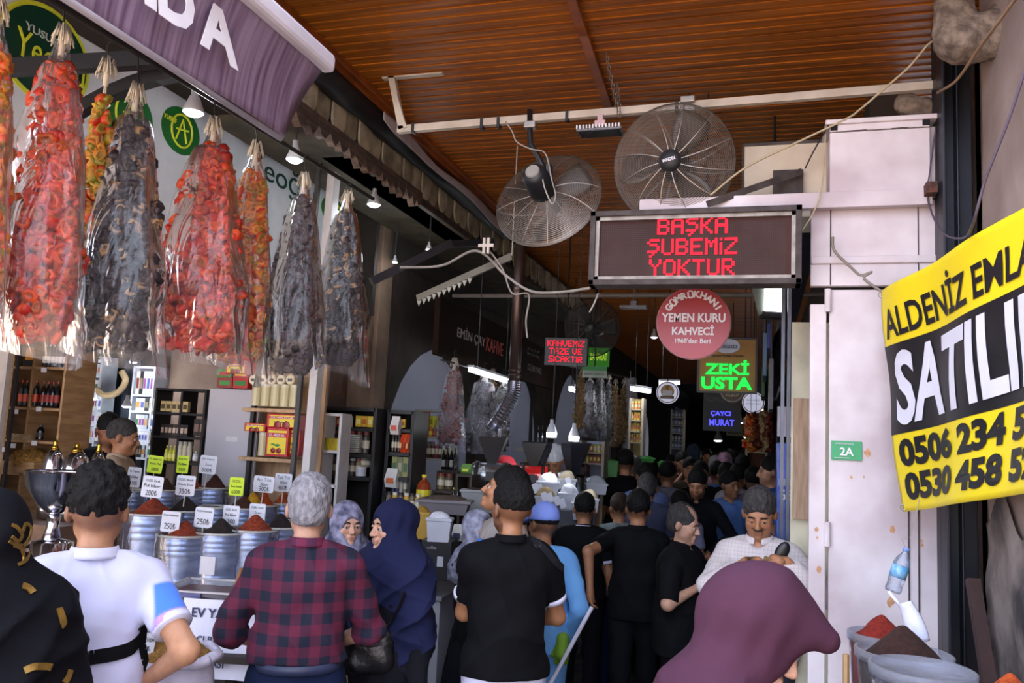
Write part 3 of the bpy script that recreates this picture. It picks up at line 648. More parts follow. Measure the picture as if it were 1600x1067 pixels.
# shop A shell
m = MB(); m.box((-7.2, -1, 0), (-7.05, 6.8, 4.3)); m.box((-7.1, 6.7, 0), (-4.9, 6.85, 4.3)); struct(m.build('wall_back', mat('shopwall', '6f665e', .85, var=.2)))
m = MB(); m.box((-7.2, -1, 4.3), (-3.0, 7.0, 4.4)); struct(m.build('ceiling_shop', mat('shopceil', '2e2823', .9)))
m = MB(); m.box((-5.75, 6.9, -.08), (-5.6, 48, 4.5)); struct(m.build('wall_left_outer', dstone))  # closing wall added to stop daylight leaking in behind the shops
m = MB(); m.box((-5.6, 6.9, 3.6), (-3.3, 48, 4.5)); struct(m.build('ceiling_back_shops', mat('shopceil', '2e2823')))
# far end of the lane
m = MB(); m.box((-4, 40, -.08), (2, 40.2, 4.4)); struct(m.build('wall_end', mat('far_wall', '2a2a33', .9)))
m = MB(); m.box((-.35, 39.9, 1.6), (.05, 39.98, 2.6)); struct(m.build('window_1', emat('far_daylight', 'cfe0ff', 1.6)))
# white post and stone at the end of shop A
wp = mat('white_metal', 'd6d2d2', .45, var=.06)
a, b = PX(495, 590, -3.02), PX(478, 731, -3.02)
m = MB(); m.bar((a[0], a[1]+.03, 4.0), (b[0]-.01, b[1]+.02, 0), .09, .06, (1, 0, 0)); o = m.build('shop_post', wp, bevel=.004); tag(o, 'white metal post at the right end of the spice shop front', 'post')
m = MB(); m.bar((-2.99, 5.0, 4.0), (-3.0, 4.95, 0), .03, .03, (1, 0, 0)); o = m.build('shop_post', mat('dark_bar', '33302f', .5)); tag(o, 'thin dark upright against the white shop post', 'post')
# ------------------------------------------------------------------ awning, eave, sign board of the spice shop
awn = mat('awning_fabric', '94809a', .42, col2='624c68', vs=3, stretch=(1, 14, .6), coat=.2)
lt = mat('letter_white', 'e6e2ea', .5, var=.05)
cl = clearmat('clear_sheet', 'f2f0fa', .16, .22, .25, 5, (1, 6, .7))
X0 = -2.0
root = empty('awning', (X0, 3.2, 3.3), 0, 'purple awning with white lettered valance over the spice shop front', 'awning')
def rel(p): return tuple(np.array(p)-np.array(root.location))
vb, vt = PX(455, 208, X0), PX(495, 100, X0); y0 = -.5; zb, zt_ = 3.285, 3.66
def val(u, v):
    y = y0+u*(3.13-y0)+.13*v*u; z = zb+(zt_-zb)*v; x = X0-.06*(1-v)-.02*math.sin(v*PI)+.012*math.sin(y*5+v)*(1-v)+.03*v
    return rel((x, y, z))
m = MB(); m.grid(val, 60, 10); v_ = m.build('valance', awn, root, True, solid=.006)
m = MB(); m.bar(rel((X0+.045, y0, zt_+.03)), rel((X0+.045, 3.29, zt_+.03)), .07, .085); m.build('front_bar', mat('bar_white', 'dcd8e6', .4, var=.08, vs=3), root, bevel=.02)
m = MB(); m.tube([rel((X0-.065, y0, zb-.01)), rel((X0-.065, 3.11, zb-.01))], .013, 8); m.build('hem_rod', mat('bar_white', 'dcd8e6'), root, True)
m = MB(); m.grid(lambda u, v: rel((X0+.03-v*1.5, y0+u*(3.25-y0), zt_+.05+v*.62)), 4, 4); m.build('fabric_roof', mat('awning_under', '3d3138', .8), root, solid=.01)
m = MB(); m.grid(lambda u, v: rel((X0-.06-.02*math.sin(v*9)-u*.02, 3.06+.08*v+u*.10*v, zb+.01+(zt_-zb)*v)), 4, 8); m.build('end_flap', awn, root, True, solid=.006)
for (s_, px_, py_, hh) in (('I', 225, 5, .25), ('D', 268, 28, .25), ('A', 335, 72, .26)):
    c = PX(px_, py_, X0+.0); me = textmesh(s_, {'I': .055, 'D': .19, 'A': .23}[s_], .235, .003, .03)
    me.materials.clear(); me.materials.append(lt); o = link('lettering', me, root); o.rotation_euler = (0, 0, PI/2); 
    o.location = rel((X0+.012, c[1], 3.485)); o.rotation_euler = (math.radians(-8), 0, PI/2)
for (px_, py_) in ((300, 150), (420, 165)):
    c = PX(px_, py_, -2.35)
m = MB()
def arc(a, b, up, n=10): a, b = np.array(a), np.array(b); return [tuple(a+(b-a)*t+np.array([0, 0, up*math.sin(PI*t)])) for t in [i/n for i in range(n+1)]]
for Y_ in (2.75,):
    m.bar(rel((-3.5, Y_-.1, 3.5)), rel((-2.12, Y_+.1, 3.55)), .05, .07)
    pts = arc(rel((-3.45, 2.9, 3.1)), rel((-2.15, 2.85, 3.5)), .14)
    for i in range(len(pts)-1): m.bar(pts[i], pts[i+1], .05, .06)
m.build('folding_arm', mat('arm_black', '1d1c20', .4), root)
# bar carrying the bags
m = MB(); m.tube([(-2.43, .6, 3.44), (-2.43, 4.75, 3.5)], .012, 8); o = m.build('hanging_rail', mat('rail_black', '25211f', .5)); tag(o, 'thin dark rail under the awning carrying the dried vegetable bags', 'rail')
# lit sign board of the spice shop, parallel to the lane
SX = -3.6; p0, p1, p2, p3 = PX(20, 15, SX), PX(577, 300, SX), PX(560, 372, SX), PX(580, 370, SX)
root = empty('shop_signboard', (SX, 5, 3.5), 0, 'long white shop sign board with green oval emblems above the hanging bags', 'sign')
def rel(p): return tuple(np.array(p)-np.array(root.location))
m = MB(); m.box(rel((SX-.08, .2, 3.15)), rel((SX, 6.85, 4.08))); m.build('panel', mat('sign_white', 'd9dadf', .45, var=.04), root, bevel=.01)
grn = mat('sign_green', '1f6b2f', .4, var=.05); dgr = mat('sign_dark_green', '0f3a2a', .4, var=.05); yel = mat('sign_yellow', 'dfe03a', .4, var=.05)
def oval(cy, cz, ry, rz, mt, ring=None, x=.004, nm='emblem'):
    n = 36
    if ring is not None:
        m = MB(); m.prism([(ry*1.09*math.cos(2*PI*i/n), rz*1.11*math.sin(2*PI*i/n)) for i in range(n)], .004, rel((SX, cy, cz)), (0, 1, 0), (0, 0, 1)); m.build('emblem_border', ring, root)
    m = MB(); m.prism([(ry*math.cos(2*PI*i/n), rz*math.sin(2*PI*i/n)) for i in range(n)], .004+x, rel((SX, cy, cz)), (0, 1, 0), (0, 0, 1)); return m.build(nm, mt, root)
c = PX(78, 90, SX); oval(c[1]-.03, c[2], .27, .235, dgr, yel)
text('YUSUF', mat('sign_ink_grey', 'b9c4c0', .5), root, rel((SX+.013, PX(62, 75, SX)[1]-.01, PX(62, 75, SX)[2]+.07)), w=.2, h=.04, bold=.01, rot=(0, 0, PI/2))
text('Yeoğlu', yel, root, rel((SX+.013, c[1]+.0, c[2]-.02)), w=.44, h=.2, bold=.0, rot=(0, 0, PI/2))
for (px_, py_, ry, rz) in ((200, 180, .2, .17), (282, 205, .18, .15), (520, 330, .2, .12), (560, 345, .14, .12)):
    c = PX(px_, py_, SX); oval(c[1], c[2], ry, rz, grn, None)
    m = MB(); n = 20
    m.tube([rel((SX+.013, c[1]+ry*.55*math.cos(t)-.0, c[2]+rz*.7*math.sin(t))) for t in [2*PI*i/n for i in range(n+1)]], .007, 5)
    m.tube([rel((SX+.013, c[1]-.05, c[2]-rz*.45)), rel((SX+.013, c[1]+.0, c[2]+rz*.5)), rel((SX+.013, c[1]+.05, c[2]-rz*.45))], .007, 5); m.tube([rel((SX+.013, c[1]-.05, c[2])), rel((SX+.013, c[1]+.06, c[2]+.02))], .007, 5)
    m.build('emblem_line', yel, root)
c = PX(455, 290, SX); text('Yeoğlu', mat('sign_dark_letters', '123f33', .5), root, rel((SX+.006, c[1]-.12, c[2])), w=.95, h=.24, rot=(0, 0, PI/2))
c = PX(262, 192, SX); text('YUSUF', yel, root, rel((SX+.015, c[1], c[2]+.03)), w=.12, h=.03, rot=(0, 0, PI/2))
# carved wooden eave with slate scallops + tarpaulin over it
EX = -2.62; root = empty('tiled_eave', (EX, 5, 3.9), 0, 'old wooden eave with rounded fish-scale shingles over the left shops', 'eave')
def rel(p): return tuple(np.array(p)-np.array(root.location))
sh = [mat('shingle_a', 'b0a388', .7, col2='8a7e68', vs=8, bump=.4), mat('shingle_b', '958970', .7, col2='6f6553', vs=8, bump=.4)]
Y = 4.0; i = 0
m = MB(); m.box(rel((EX-.06, 3.7, 3.84)), rel((EX-.02, 12.5, 4.16))); m.build('fascia', mat('fascia_dark', '2d2721', .8, var=.3), root)
while Y < 12.3:
    wd = .17; m = MB(); pl = [(-wd/2, .11), (-wd/2, -.03)]+[(wd/2*math.cos(t), -.03-.1*math.sin(-t)) for t in [PI+PI*j/8 for j in range(1, 8)]]+[(wd/2, -.03), (wd/2, .11)]
    m.prism(pl, .018, rel((EX-.012+.014*(i % 2), Y, 4.0)), (0, 1, 0), (0, 0, 1)); m.build('shingle', sh[(i*7 % 5) > 2], root, bevel=.004); Y += wd*1.07; i += 1
m = MB(); rr = random.Random(5); Y = 4.0
while Y < 5.8: l = .07+rr.random()*.07; m.prism([(0, .05), (0, -.01-rr.random()*.03), (l*.3, -.05-rr.random()*.03), (l*.6, -.06-rr.random()*.04), (l, -.0-rr.random()*.03), (l, .05)], .05, rel((EX-.0, Y, 3.83)), (0, 1, 0), (0, 0, 1)); Y += l*1.05
m.build('carved_edge', mat('old_wood', '5f4a3d', .85, col2='3a2d25', vs=12, stretch=(1, .3, 4), bump=.6), root)
m = MB(); m.box(rel((EX-.03, 3.8, 3.80)), rel((EX+.02, 12.5, 3.86))); m.build('batten', mat('batten_dark', '4a3a2e', .8, col2='2a211b', vs=9, bump=.4), root, bevel=.01)
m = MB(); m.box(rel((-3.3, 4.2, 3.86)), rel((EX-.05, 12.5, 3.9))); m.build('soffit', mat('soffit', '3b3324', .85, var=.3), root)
# tarpaulin
tw = [PX(410, -10, -2.5), PX(500, 92, -2.5), PX(560, 140, -2.5), PX(620, 195, -2.5), PX(700, 275, -2.5), PX(800, 360, -2.5)]
def tarp(u, v, off=0.):
    t = u*(len(tw)-1); i = min(int(t), len(tw)-2); q = tw[i]+(tw[i+1]-tw[i])*(t-i); zz = q[2]
    return (-2.50-.10*v+.015*math.sin(u*24+v*3), q[1], zz*(1-v)+(4.06)*v-.05*math.sin(v*PI)+.012*math.sin(u*31)*(1-v))
m = MB(); m.grid(tarp, 60, 6); o = m.build('tarpaulin', mat('tarp_black', '1b1a1f', .5, var=.3), None, True, solid=.005); tag(o, 'black tarpaulin sheet draped along the top of the shingled eave', 'tarpaulin')
def strip(u, v):
    u2 = .52+u*.48; q = tarp(u2, 0); wv = .035+.02*math.sin(u*9)+.02*math.sin(PI*u)
    return (q[0]+.012, q[1]+.004*math.sin(u*60), q[2]+.006-(v*wv*1.6))
m = MB(); m.grid(strip, 60, 4); o = m.build('torn_sheet_edge', mat('torn_white', 'b3a9ad', .7, var=.1), None, True, solid=.004); tag(o, 'torn white edge strip hanging along the black tarpaulin', 'sheet')
# ------------------------------------------------------------------ white pipe across with fans
white_pipe = mat('pipe_white', 'cbbfb2', .5, col2='b5a898', vs=6)
root = empty('ceiling_pipe', (-.7, 4.6, 3.93), 0, 'long cream square pipe spanning the lane under the wooden ceiling', 'pipe')
def rel(p): return tuple(np.array(p)-np.array(root.location))
a, b = PY(622, 203, 4.6), PY(1460, 134, 4.6); m = MB(); m.bar(rel(a), rel(b), .04, .045); m.build('pipe', white_pipe, root, bevel=.003)
m = MB(); t_ = PY(611, 140, 4.6); m.bar(rel((a[0]+.03, 4.6, a[2])), rel((t_[0], 4.6, CZ)), .04, .04, (1, 0, 0)); m.bar(rel((a[0]+.06, 4.58, a[2])), rel((t_[0]+.045, 4.58, CZ-.13)), .02, .02, (1, 0, 0)); m.bar(rel((t_[0]-.06, 4.6, CZ-.01)), rel((t_[0]+.35, 4.6, CZ-.01)), .04, .012); m.build('hanger', white_pipe, root)
for px_, y_ in ((647, 201), (754, 195), (780, 193), (887, 183), (1058, 168)):
    c = PY(px_, y_, 4.6); m = MB(); m.box(rel(c-np.array([.009, .026, .03])), rel(c+np.array([.009, .026, .03]))); m.build('clamp', mat('band_black', '1e1d22', .5), root)
def spline(pts, n=8):
    q = [np.array(p, float) for p in pts]; q = [2*q[0]-q[1]]+q+[2*q[-1]-q[-2]]; out = []
    for i in range(1, len(q)-2):
        for k in range(n):
            t = k/n; out.append(.5*((2*q[i])+(q[i+1]-q[i-1])*t+(2*q[i-1]-5*q[i]+4*q[i+1]-q[i+2])*t*t+(3*q[i]-q[i-1]-3*q[i+1]+q[i+2])*t**3))
    return out+[q[-2]]
def cable(pts, r, mt, label, cat='cable', nm='cable'):
    m = MB(); m.tube(spline(pts), r, 6); o = m.build(nm, mt, None, True, origin=pts[0]); tag(o, label, cat); return o
fan_m = mat('fan_wire', '8a7f76', .4, metal=.5, var=.1); blk = mat('fan_black', '1f1f24', .45); alu = mat('fan_blade', '4f4640', .4, metal=.3, var=.1)
def fan(name_label, c, nrm, R, back=False, spin=0.):
    """industrial fan: c = centre of the cage, nrm = where the front faces"""
    nrm = Vector(nrm).normalized(); root = empty('industrial_fan', c, 0, name_label, 'fan'); q = nrm.to_track_quat('Z', 'Y').to_matrix()
    def T(p): return tuple(q @ Vector(p))
    dp = .085
    for nm, sg in (('front_cage', 1), ('rear_cage', -1)):
        m = MB(); nr = 30
        for i in range(nr):
            r = R*(.17+.83*i/(nr-1)); z = sg*dp*(1-(r/R)**3)
            m.tube([T((r*math.cos(t), r*math.sin(t), z)) for t in [2*PI*j/44 for j in range(45)]], .0016 if i < nr-1 else .006, 3, False)
        for k_ in range(12):
            t = 2*PI*k_/12+.1; m.tube([T((r*math.cos(t+.25*(r/R)), r*math.sin(t+.25*(r/R)), sg*(dp*(1-(r/R)**3)+.003))) for r in [R*(.1+.9*j/8) for j in range(9)]], .0032, 4)
        m.build(nm, fan_m, root)
    for k_ in range(3):
        m = MB(); t0 = 2*PI*k_/3+spin
        def bl(u, v): r = R*(.14+.74*u); t = t0+(v-.5)*(.55+.35*math.sin(PI*u)); return T((r*math.cos(t), r*math.sin(t), (v-.5)*.07))
        m.grid(bl, 8, 6); m.build('blade', alu, root, True, solid=.003)
    m = MB(); pr = [(.0, dp+.035), (.045, dp+.03), (.062, dp+.012), (.064, dp-.01)]
    vs = []; mm = MB(); mm.lathe(pr, n=24); m.add([T(p) for p in mm.v], mm.f); m.build('hub_cap', blk, root, True)
    mm = MB(); mm.lathe([(.075, -dp+.02), (.085, -dp-.04), (.075, -dp-.16), (.055, -dp-.19), (0, -dp-.195)], n=24); m = MB(); m.add([T(p) for p in mm.v], mm.f); mo = m.build('motor', blk, root, True)
    mm = MB(); mm.lathe([(0, -dp-.2), (.04, -dp-.2), (.045, -dp-.19)], n=20); m = MB(); m.add([T(p) for p in mm.v], mm.f); m.build('vent_cap', mat('vent_grey', '9a948e', .5), mo)
    return root, T, dp
c1 = PY(1052, 256, 4.52); fr, T, dp = fan('large round wall fan facing the street with its front hub showing', c1, (-.10, -1, -.12), .335, spin=1.1)
bm = textmesh('WINDEX', .075, .018, .002, .02); 
bm.materials.clear(); bm.materials.append(lt); o = link('badge_lettering', bm, fr); o.rotation_euler = (math.radians(7), math.radians(-12), math.radians(-6)); v = Vector(T((0, 0, dp+.037))); o.location = v
c2 = PY(856, 312, 4.72); fr2, T2, dp2 = fan('round wall fan turned away, showing its black motor', c2, (.12, 1, -.36), .33, spin=.4)
# brackets of the fans
m = MB(); pa = PY(828, 172, 4.58); pts = [pa, PY(828, 205, 4.57), PY(829, 225, 4.56), PY(840, 243, 4.55), PY(849, 262, 4.55), PY(849, 280, 4.56)]
m.tube([tuple(np.array(p)-np.array(c2)) for p in pts], .017, 10); m.build('mounting_pipe', blk, fr2, True)
m = MB(); c = PY(829, 196, 4.57)-np.array(c2); m.box(c-np.array([.035, .03, .02]), c+np.array([.035, .03, .02])); m.build('clamp', mat('zinc', 'a9a3a0', .4, metal=.6), fr2, bevel=.005)
m = MB(); c = PY(858, 268, 4.56)-np.array(c2); m.box(c-np.array([.015, .03, .04]), c+np.array([.015, .03, .04])); m.build('pivot', blk, fr2, bevel=.004)
m = MB(); m.tube([tuple(PY(1074, 150, 4.62)-np.array(c1)), tuple(PY(1076, 230, 4.66)-np.array(c1)), (0, .12, 0)], .015, 10); m.build('mounting_pipe', blk, fr, True)
m = MB()
for py_ in (157, 171): c = PY(1075, py_, 4.58)-np.array(c1); m.box(c-np.array([.04, .035, .02]), c+np.array([.04, .035, .016]))
m.build('clamp', mat('zinc', 'a9a3a0', .4, metal=.6), fr, bevel=.006)
creamc = mat('cable_cream', 'b5a484', .6, var=.05); bcab = mat('cable_black', '222226', .6); gcab = mat('cable_grey', '9b928a', .6)
cable([PY(790, 190, 4.57), PY(800, 205, 4.55), PY(808, 222, 4.54), PY(830, 233, 4.53), PY(852, 240, 4.52), PY(862, 280, 4.5), PY(868, 305, 4.48), PY(862, 318, 4.46), PY(850, 290, 4.46), PY(846, 262, 4.5)], .0045, gcab, 'pale cord looping from the pipe around the black fan motor')
cable([PY(1470, 58, 4.36), PY(1450, 70, 4.34), PY(1420, 105, 4.4), PY(1380, 140, 4.45), PY(1345, 170, 4.48), PY(1320, 187, 4.48), PY(1240, 225, 4.5), PY(1165, 262, 4.5), PY(1110, 305, 4.46)], .006, creamc, 'long tan cable swinging from the steel column down behind the LED sign')
cable([PY(1600, -20, 3.2), PY(1560, 35, 3.45), PY(1530, 75, 3.7), PY(1495, 125, 4.0), PY(1465, 145, 4.3)], .007, mat('cable_tan', '8a6d52', .7), 'thick tan cable running across the stone corbel to the dark column')
cable([PY(1605, 100, 3.0), PY(1575, 190, 3.1), PY(1540, 280, 3.2), PY(1520, 350, 3.3), PY(1505, 372, 3.9), PY(1475, 365, 4.3), PY(1455, 330, 4.45), PY(1450, 290, 4.5), PY(1462, 200, 4.5)], .005, mat('cable_mauve', '54485a', .6), 'dark cable drooping along the stone wall above the yellow banner')
cable([PY(1295, 195, 4.49), PY(1272, 235, 4.6), PY(1258, 263, 4.68)], .004, bcab, 'short black wire from the white box to the rusty plate')
cable([PY(1290, 210, 4.48), PY(1284, 290, 4.46), PY(1272, 330, 4.46), PY(1252, 362, 4.44)], .004, creamc, 'cream wire hanging down beside the LED sign frame')
def chain(pts, label):
    root = empty('chain', pts[0], 0, label, 'chain'); m = MB(); L = np.linalg.norm(np.array(pts[-1])-np.array(pts[0])); n = int(L/.028)
    for i in range(n):
        c = np.array(pts[0])+(np.array(pts[-1])-np.array(pts[0]))*(i+.5)/n-np.array(pts[0]); ax = i % 2
        m.tube([tuple(c+np.array([(.008*math.cos(t) if ax else 0), (0 if ax else .008*math.cos(t)), .018*math.sin(t)])) for t in [2*PI*j/8 for j in range(9)]], .0028, 4, False)
    m.build('links', mat('chain_steel', '8f8a86', .4, metal=.7), root); return root
chain([PY(947, 82, 4.5), PY(967, 182, 4.5)], 'thin steel chain hanging from the wooden ceiling to the pipe')
chain([PY(964, 132, 4.62), PY(970, 182, 4.57)], 'short steel chain tied to the pipe beside the longer chain')
# flood light hanging under the pipe
c = PY(938, 205, 4.55); root = empty('flood_light', c, 0, 'flat white flood light with cooling fins hanging under the cream pipe', 'light')
m = MB(); m.box((-.13, -.06, -.012), (.13, .06, .0)); m.build('housing', mat('fl_grey', '6f6d72', .5), root, bevel=.004)
m = MB()
for i in range(14): m.box((-.13+i*.0187, -.06, 0), (-.122+i*.0187, .06, .022))
m.build('fins', mat('fl_white', 'd8d4d8', .5), root)
m = MB(); m.box((-.12, -.055, -.016), (.12, .055, -.012)); m.build('glass', mat('fl_glass', '30343c', .1), root)
m = MB(); m.box((-.03, -.03, .02), (.03, .03, .055)); m.box((-.015, -.02, .055), (.015, .02, .1)); m.build('driver_box', mat('fl_pink', 'c7a6ac', .5), root)
# ------------------------------------------------------------------ LED sign
FONT5 = {'A': '01110 10001 10001 11111 10001 10001 10001', 'B': '11110 10001 10001 11110 10001 10001 11110', 'Ş': '01111 10000 01110 00001 00001 11110 00100 01000', 'K': '10001 10010 10100 11000 10100 10010 10001', 'U': '10001 10001 10001 10001 10001 10001 01110',
 'E': '11111 10000 10000 11110 10000 10000 11111', 'M': '10001 11011 10101 10101 10001 10001 10001', 'i': '1 0 1 1 1 1 1', 'İ': '1 0 1 1 1 1 1', 'Z': '11111 00001 00010 00100 01000 10000 11111', 'Y': '10001 10001 01010 00100 00100 00100 00100', 'O': '01110 10001 10001 10001 10001 10001 01110',
 'T': '11111 00100 00100 00100 00100 00100 00100', 'R': '11110 10001 10001 11110 10100 10010 10001', 'H': '10001 10001 10001 11111 10001 10001 10001', 'V': '10001 10001 10001 10001 10001 01010 00100', 'S': '01111 10000 10000 01110 00001 00001 11110', 'I': '1 1 1 1 1 1 1', 'C': '01110 10001 10000 10000 10000 10001 01110', ' ': '00 00 00 00 00 00 00'}
def dots(lines, px_, rr_, rows, gap, T, lit, m):
    """dot-matrix lettering: each font pixel is a 2x2 block of small round lamps"""
    p2 = px_/2
    for li, s_ in enumerate(lines):
        wtot = sum(len(FONT5[c].split()[0])+1 for c in s_)-1; x = -wtot*px_/2
        for c in s_:
            g = FONT5[c].split()
            for r_, row in enumerate(g):
                for k_, b_ in enumerate(row):
                    if b_ == '1':
                        for ax in (0, 1):
                            for az in (0, 1):
                                X_ = x+k_*px_+ax*p2; Z_ = rows[li]-r_*px_-az*p2; n = 6
                                m.add([T(X_+rr_*math.cos(2*PI*j/n), Z_+rr_*math.sin(2*PI*j/n)) for j in range(n)], [tuple(range(n))])
            x += (len(g[0])+1)*px_
LY = 4.4; A, B_, C_, D_ = PY(922, 337, LY), PY(1250, 320, LY), PY(925, 451, LY), PY(1253, 438, LY)
ctr = (A+B_+C_+D_)/4; Wd = np.linalg.norm(B_-A); Hd = np.linalg.norm(A-C_); root = empty('led_sign', ctr, 0, 'wide dot-matrix LED sign in a rusty frame reading BAŞKA ŞUBEMİZ YOKTUR', 'sign')
m = MB(); m.box((-Wd/2+.02, .0, -Hd/2+.02), (Wd/2-.02, .09, Hd/2-.02)); m.build('display', mat('led_off', '46322f', .9, var=.15, vs=3, spec=.05), root)
m = MB(); t = .03
for (x0, z0, x1, z1) in ((-Wd/2, Hd/2-t, Wd/2, Hd/2), (-Wd/2, -Hd/2, Wd/2, -Hd/2+t), (-Wd/2, -Hd/2, -Wd/2+t, Hd/2), (Wd/2-t, -Hd/2, Wd/2, Hd/2)): m.box((x0, -.035, z0), (x1, .1, z1))
m.build('outer_frame', rust, root, bevel=.003)
m = MB(); e_ = t; t2 = .02
for (x0, z0, x1, z1) in ((-Wd/2+e_, Hd/2-e_-t2, Wd/2-e_, Hd/2-e_), (-Wd/2+e_, -Hd/2+e_, Wd/2-e_, -Hd/2+e_+t2), (-Wd/2+e_, -Hd/2+e_, -Wd/2+e_+t2, Hd/2-e_), (Wd/2-e_-t2, -Hd/2+e_, Wd/2-e_, Hd/2-e_)): m.box((x0, -.018, z0), (x1, .0, z1))
m.build('inner_frame', mat('inner_frame', 'a59d96', .5, col2='7d7068', vs=12), root)
m = MB(); px_ = .0126
nx, nz_ = int((Wd-.12)/.0105), int((Hd-.12)/.0105)
for i in range(nx):
    for j in range(nz_):
        x = -Wd/2+.06+i*.0105; z = -Hd/2+.06+j*.0105; m.add([(x-.0028, -.0025, z), (x, -.0025, z-.0028), (x+.0028, -.0025, z), (x, -.0025, z+.0028)], [(0, 1, 2, 3)])
m.build('dark_diodes', mat('diode_dark', '2c201f', .4), root)
m = MB(); dots(['BAŞKA', 'ŞUBEMİZ', 'YOKTUR'], .0126, .0048, [.157, .044, -.068], 0, lambda x, z: (x+.0, -.006, z), None, m); m.build('lit_lettering', emat('led_red', 'ff2a3c', .75), root)
# round red sign
c = PY(1083, 504, 5.1); R_ = .218; root = empty('round_sign', c, 0, 'round dark red hanging sign reading YEMEN KURU KAHVECİ', 'sign')
m = MB(); m.lathe([(0, 0), (R_*.97, 0), (R_, .008), (R_, .05), (0, .05)], n=48); o = m.build('disc', mat('sign_red', 'a8343f', .35, var=.1, vs=2), root); o.rotation_euler = (PI/2, 0, 0); o.location = (0, .05, 0)
m = MB(); m.tube([(R_*math.cos(t), .02, R_*math.sin(t)) for t in [2*PI*i/40 for i in range(41)]], .007, 6, False); m.build('rim', mat('rim_pink', 'b98a92', .4), root)
ch = 'GÜMRÜKHANI'; 
for i, c_ in enumerate(ch):
    t = math.radians(148-(148-32)*i/(len(ch)-1)); r_ = R_*.80; text(c_, lt, root, (r_*math.cos(t), -.002, r_*math.sin(t)), h=.043 if c_ != 'Ü' else .052, bold=.045, rot=(0, -(t-PI/2), 0))
text('YEMEN KURU', lt, root, (0, -.002, .03), w=.38, h=.055, bold=.03); text('KAHVECİ', lt, root, (0, -.002, -.045), w=.25, h=.064, bold=.03); text("1968'den Beri", lt, root, (0, -.002, -.112), w=.21, h=.03, bold=.02)
for sx in (-.06, .06): m = MB(); m.tube([(sx, .02, R_*.95), (sx, .02, 4.22-c[2])], .004, 5); m.build('hanger', blk, root)
# ------------------------------------------------------------------ hanging bags of dried peppers and aubergines
def attrmat(name, rough, spec=.5, bump=.3):
    if name in MATS: return MATS[name]
    m = bpy.data.materials.new(name); m.use_nodes = True; nt = m.node_tree; b = nt.nodes['Principled BSDF']; at = nt.nodes.new('ShaderNodeVertexColor'); at.layer_name = 'tone'
    tc = nt.nodes.new('ShaderNodeTexCoord'); nz = nt.nodes.new('ShaderNodeTexNoise'); nz.inputs['Scale'].default_value = 60; nt.links.new(tc.outputs['Object'], nz.inputs[0])
    bp = nt.nodes.new('ShaderNodeBump'); bp.inputs['Strength'].default_value = bump; bp.inputs['Distance'].default_value = .01; nt.links.new(nz.outputs[0], bp.inputs['Height']); nt.links.new(bp.outputs[0], b.inputs['Normal'])
    nt.links.new(at.outputs[0], b.inputs['Base Color']); b.inputs['Roughness'].default_value = rough; b.inputs['Specular IOR Level'].default_value = spec
    MATS[name] = m; return m
PEP = attrmat('dried_vegetable', .5)
BAG = clearmat('bag_plastic', 'fdfcfe', .035, .2, .8, 9, (1, 1, .3), 1., .8)
PAL = {'red': (['b82414', 'c83418', '8c180e', 'cc441a', 'a01c14', 'c23a20'], ['d8501c', 'b03018', 'a84a18']), 'orange': (['cc5418', 'c04016', 'd46c1e', 'b43214'], ['e08a3a', '9f7a20']),
       'mixed': (['d2421a', 'dc7a1e', 'c23018', 'd9a02a', '8f8a26'], ['e0a040', 'b0902a']), 'dark': (['241b20', '2d2126', '1c1619', '35262a', '3a2c2c'], ['a88258', '3a2c2c', '2b2124', '241b20', '2b2124']), 'brown': (['5c1c14', '6a261c', '4b1610'], ['7a3020']), 'purple': (['2f2428', '3d3034', '251d22'], ['4a3a3c']),
       'tan': (['8f6f4a', 'a58558', '7d5f3c'], ['c0a070']), 'olive': (['3a3528', '4a4230', '2e2a22'], ['5a5238'])}
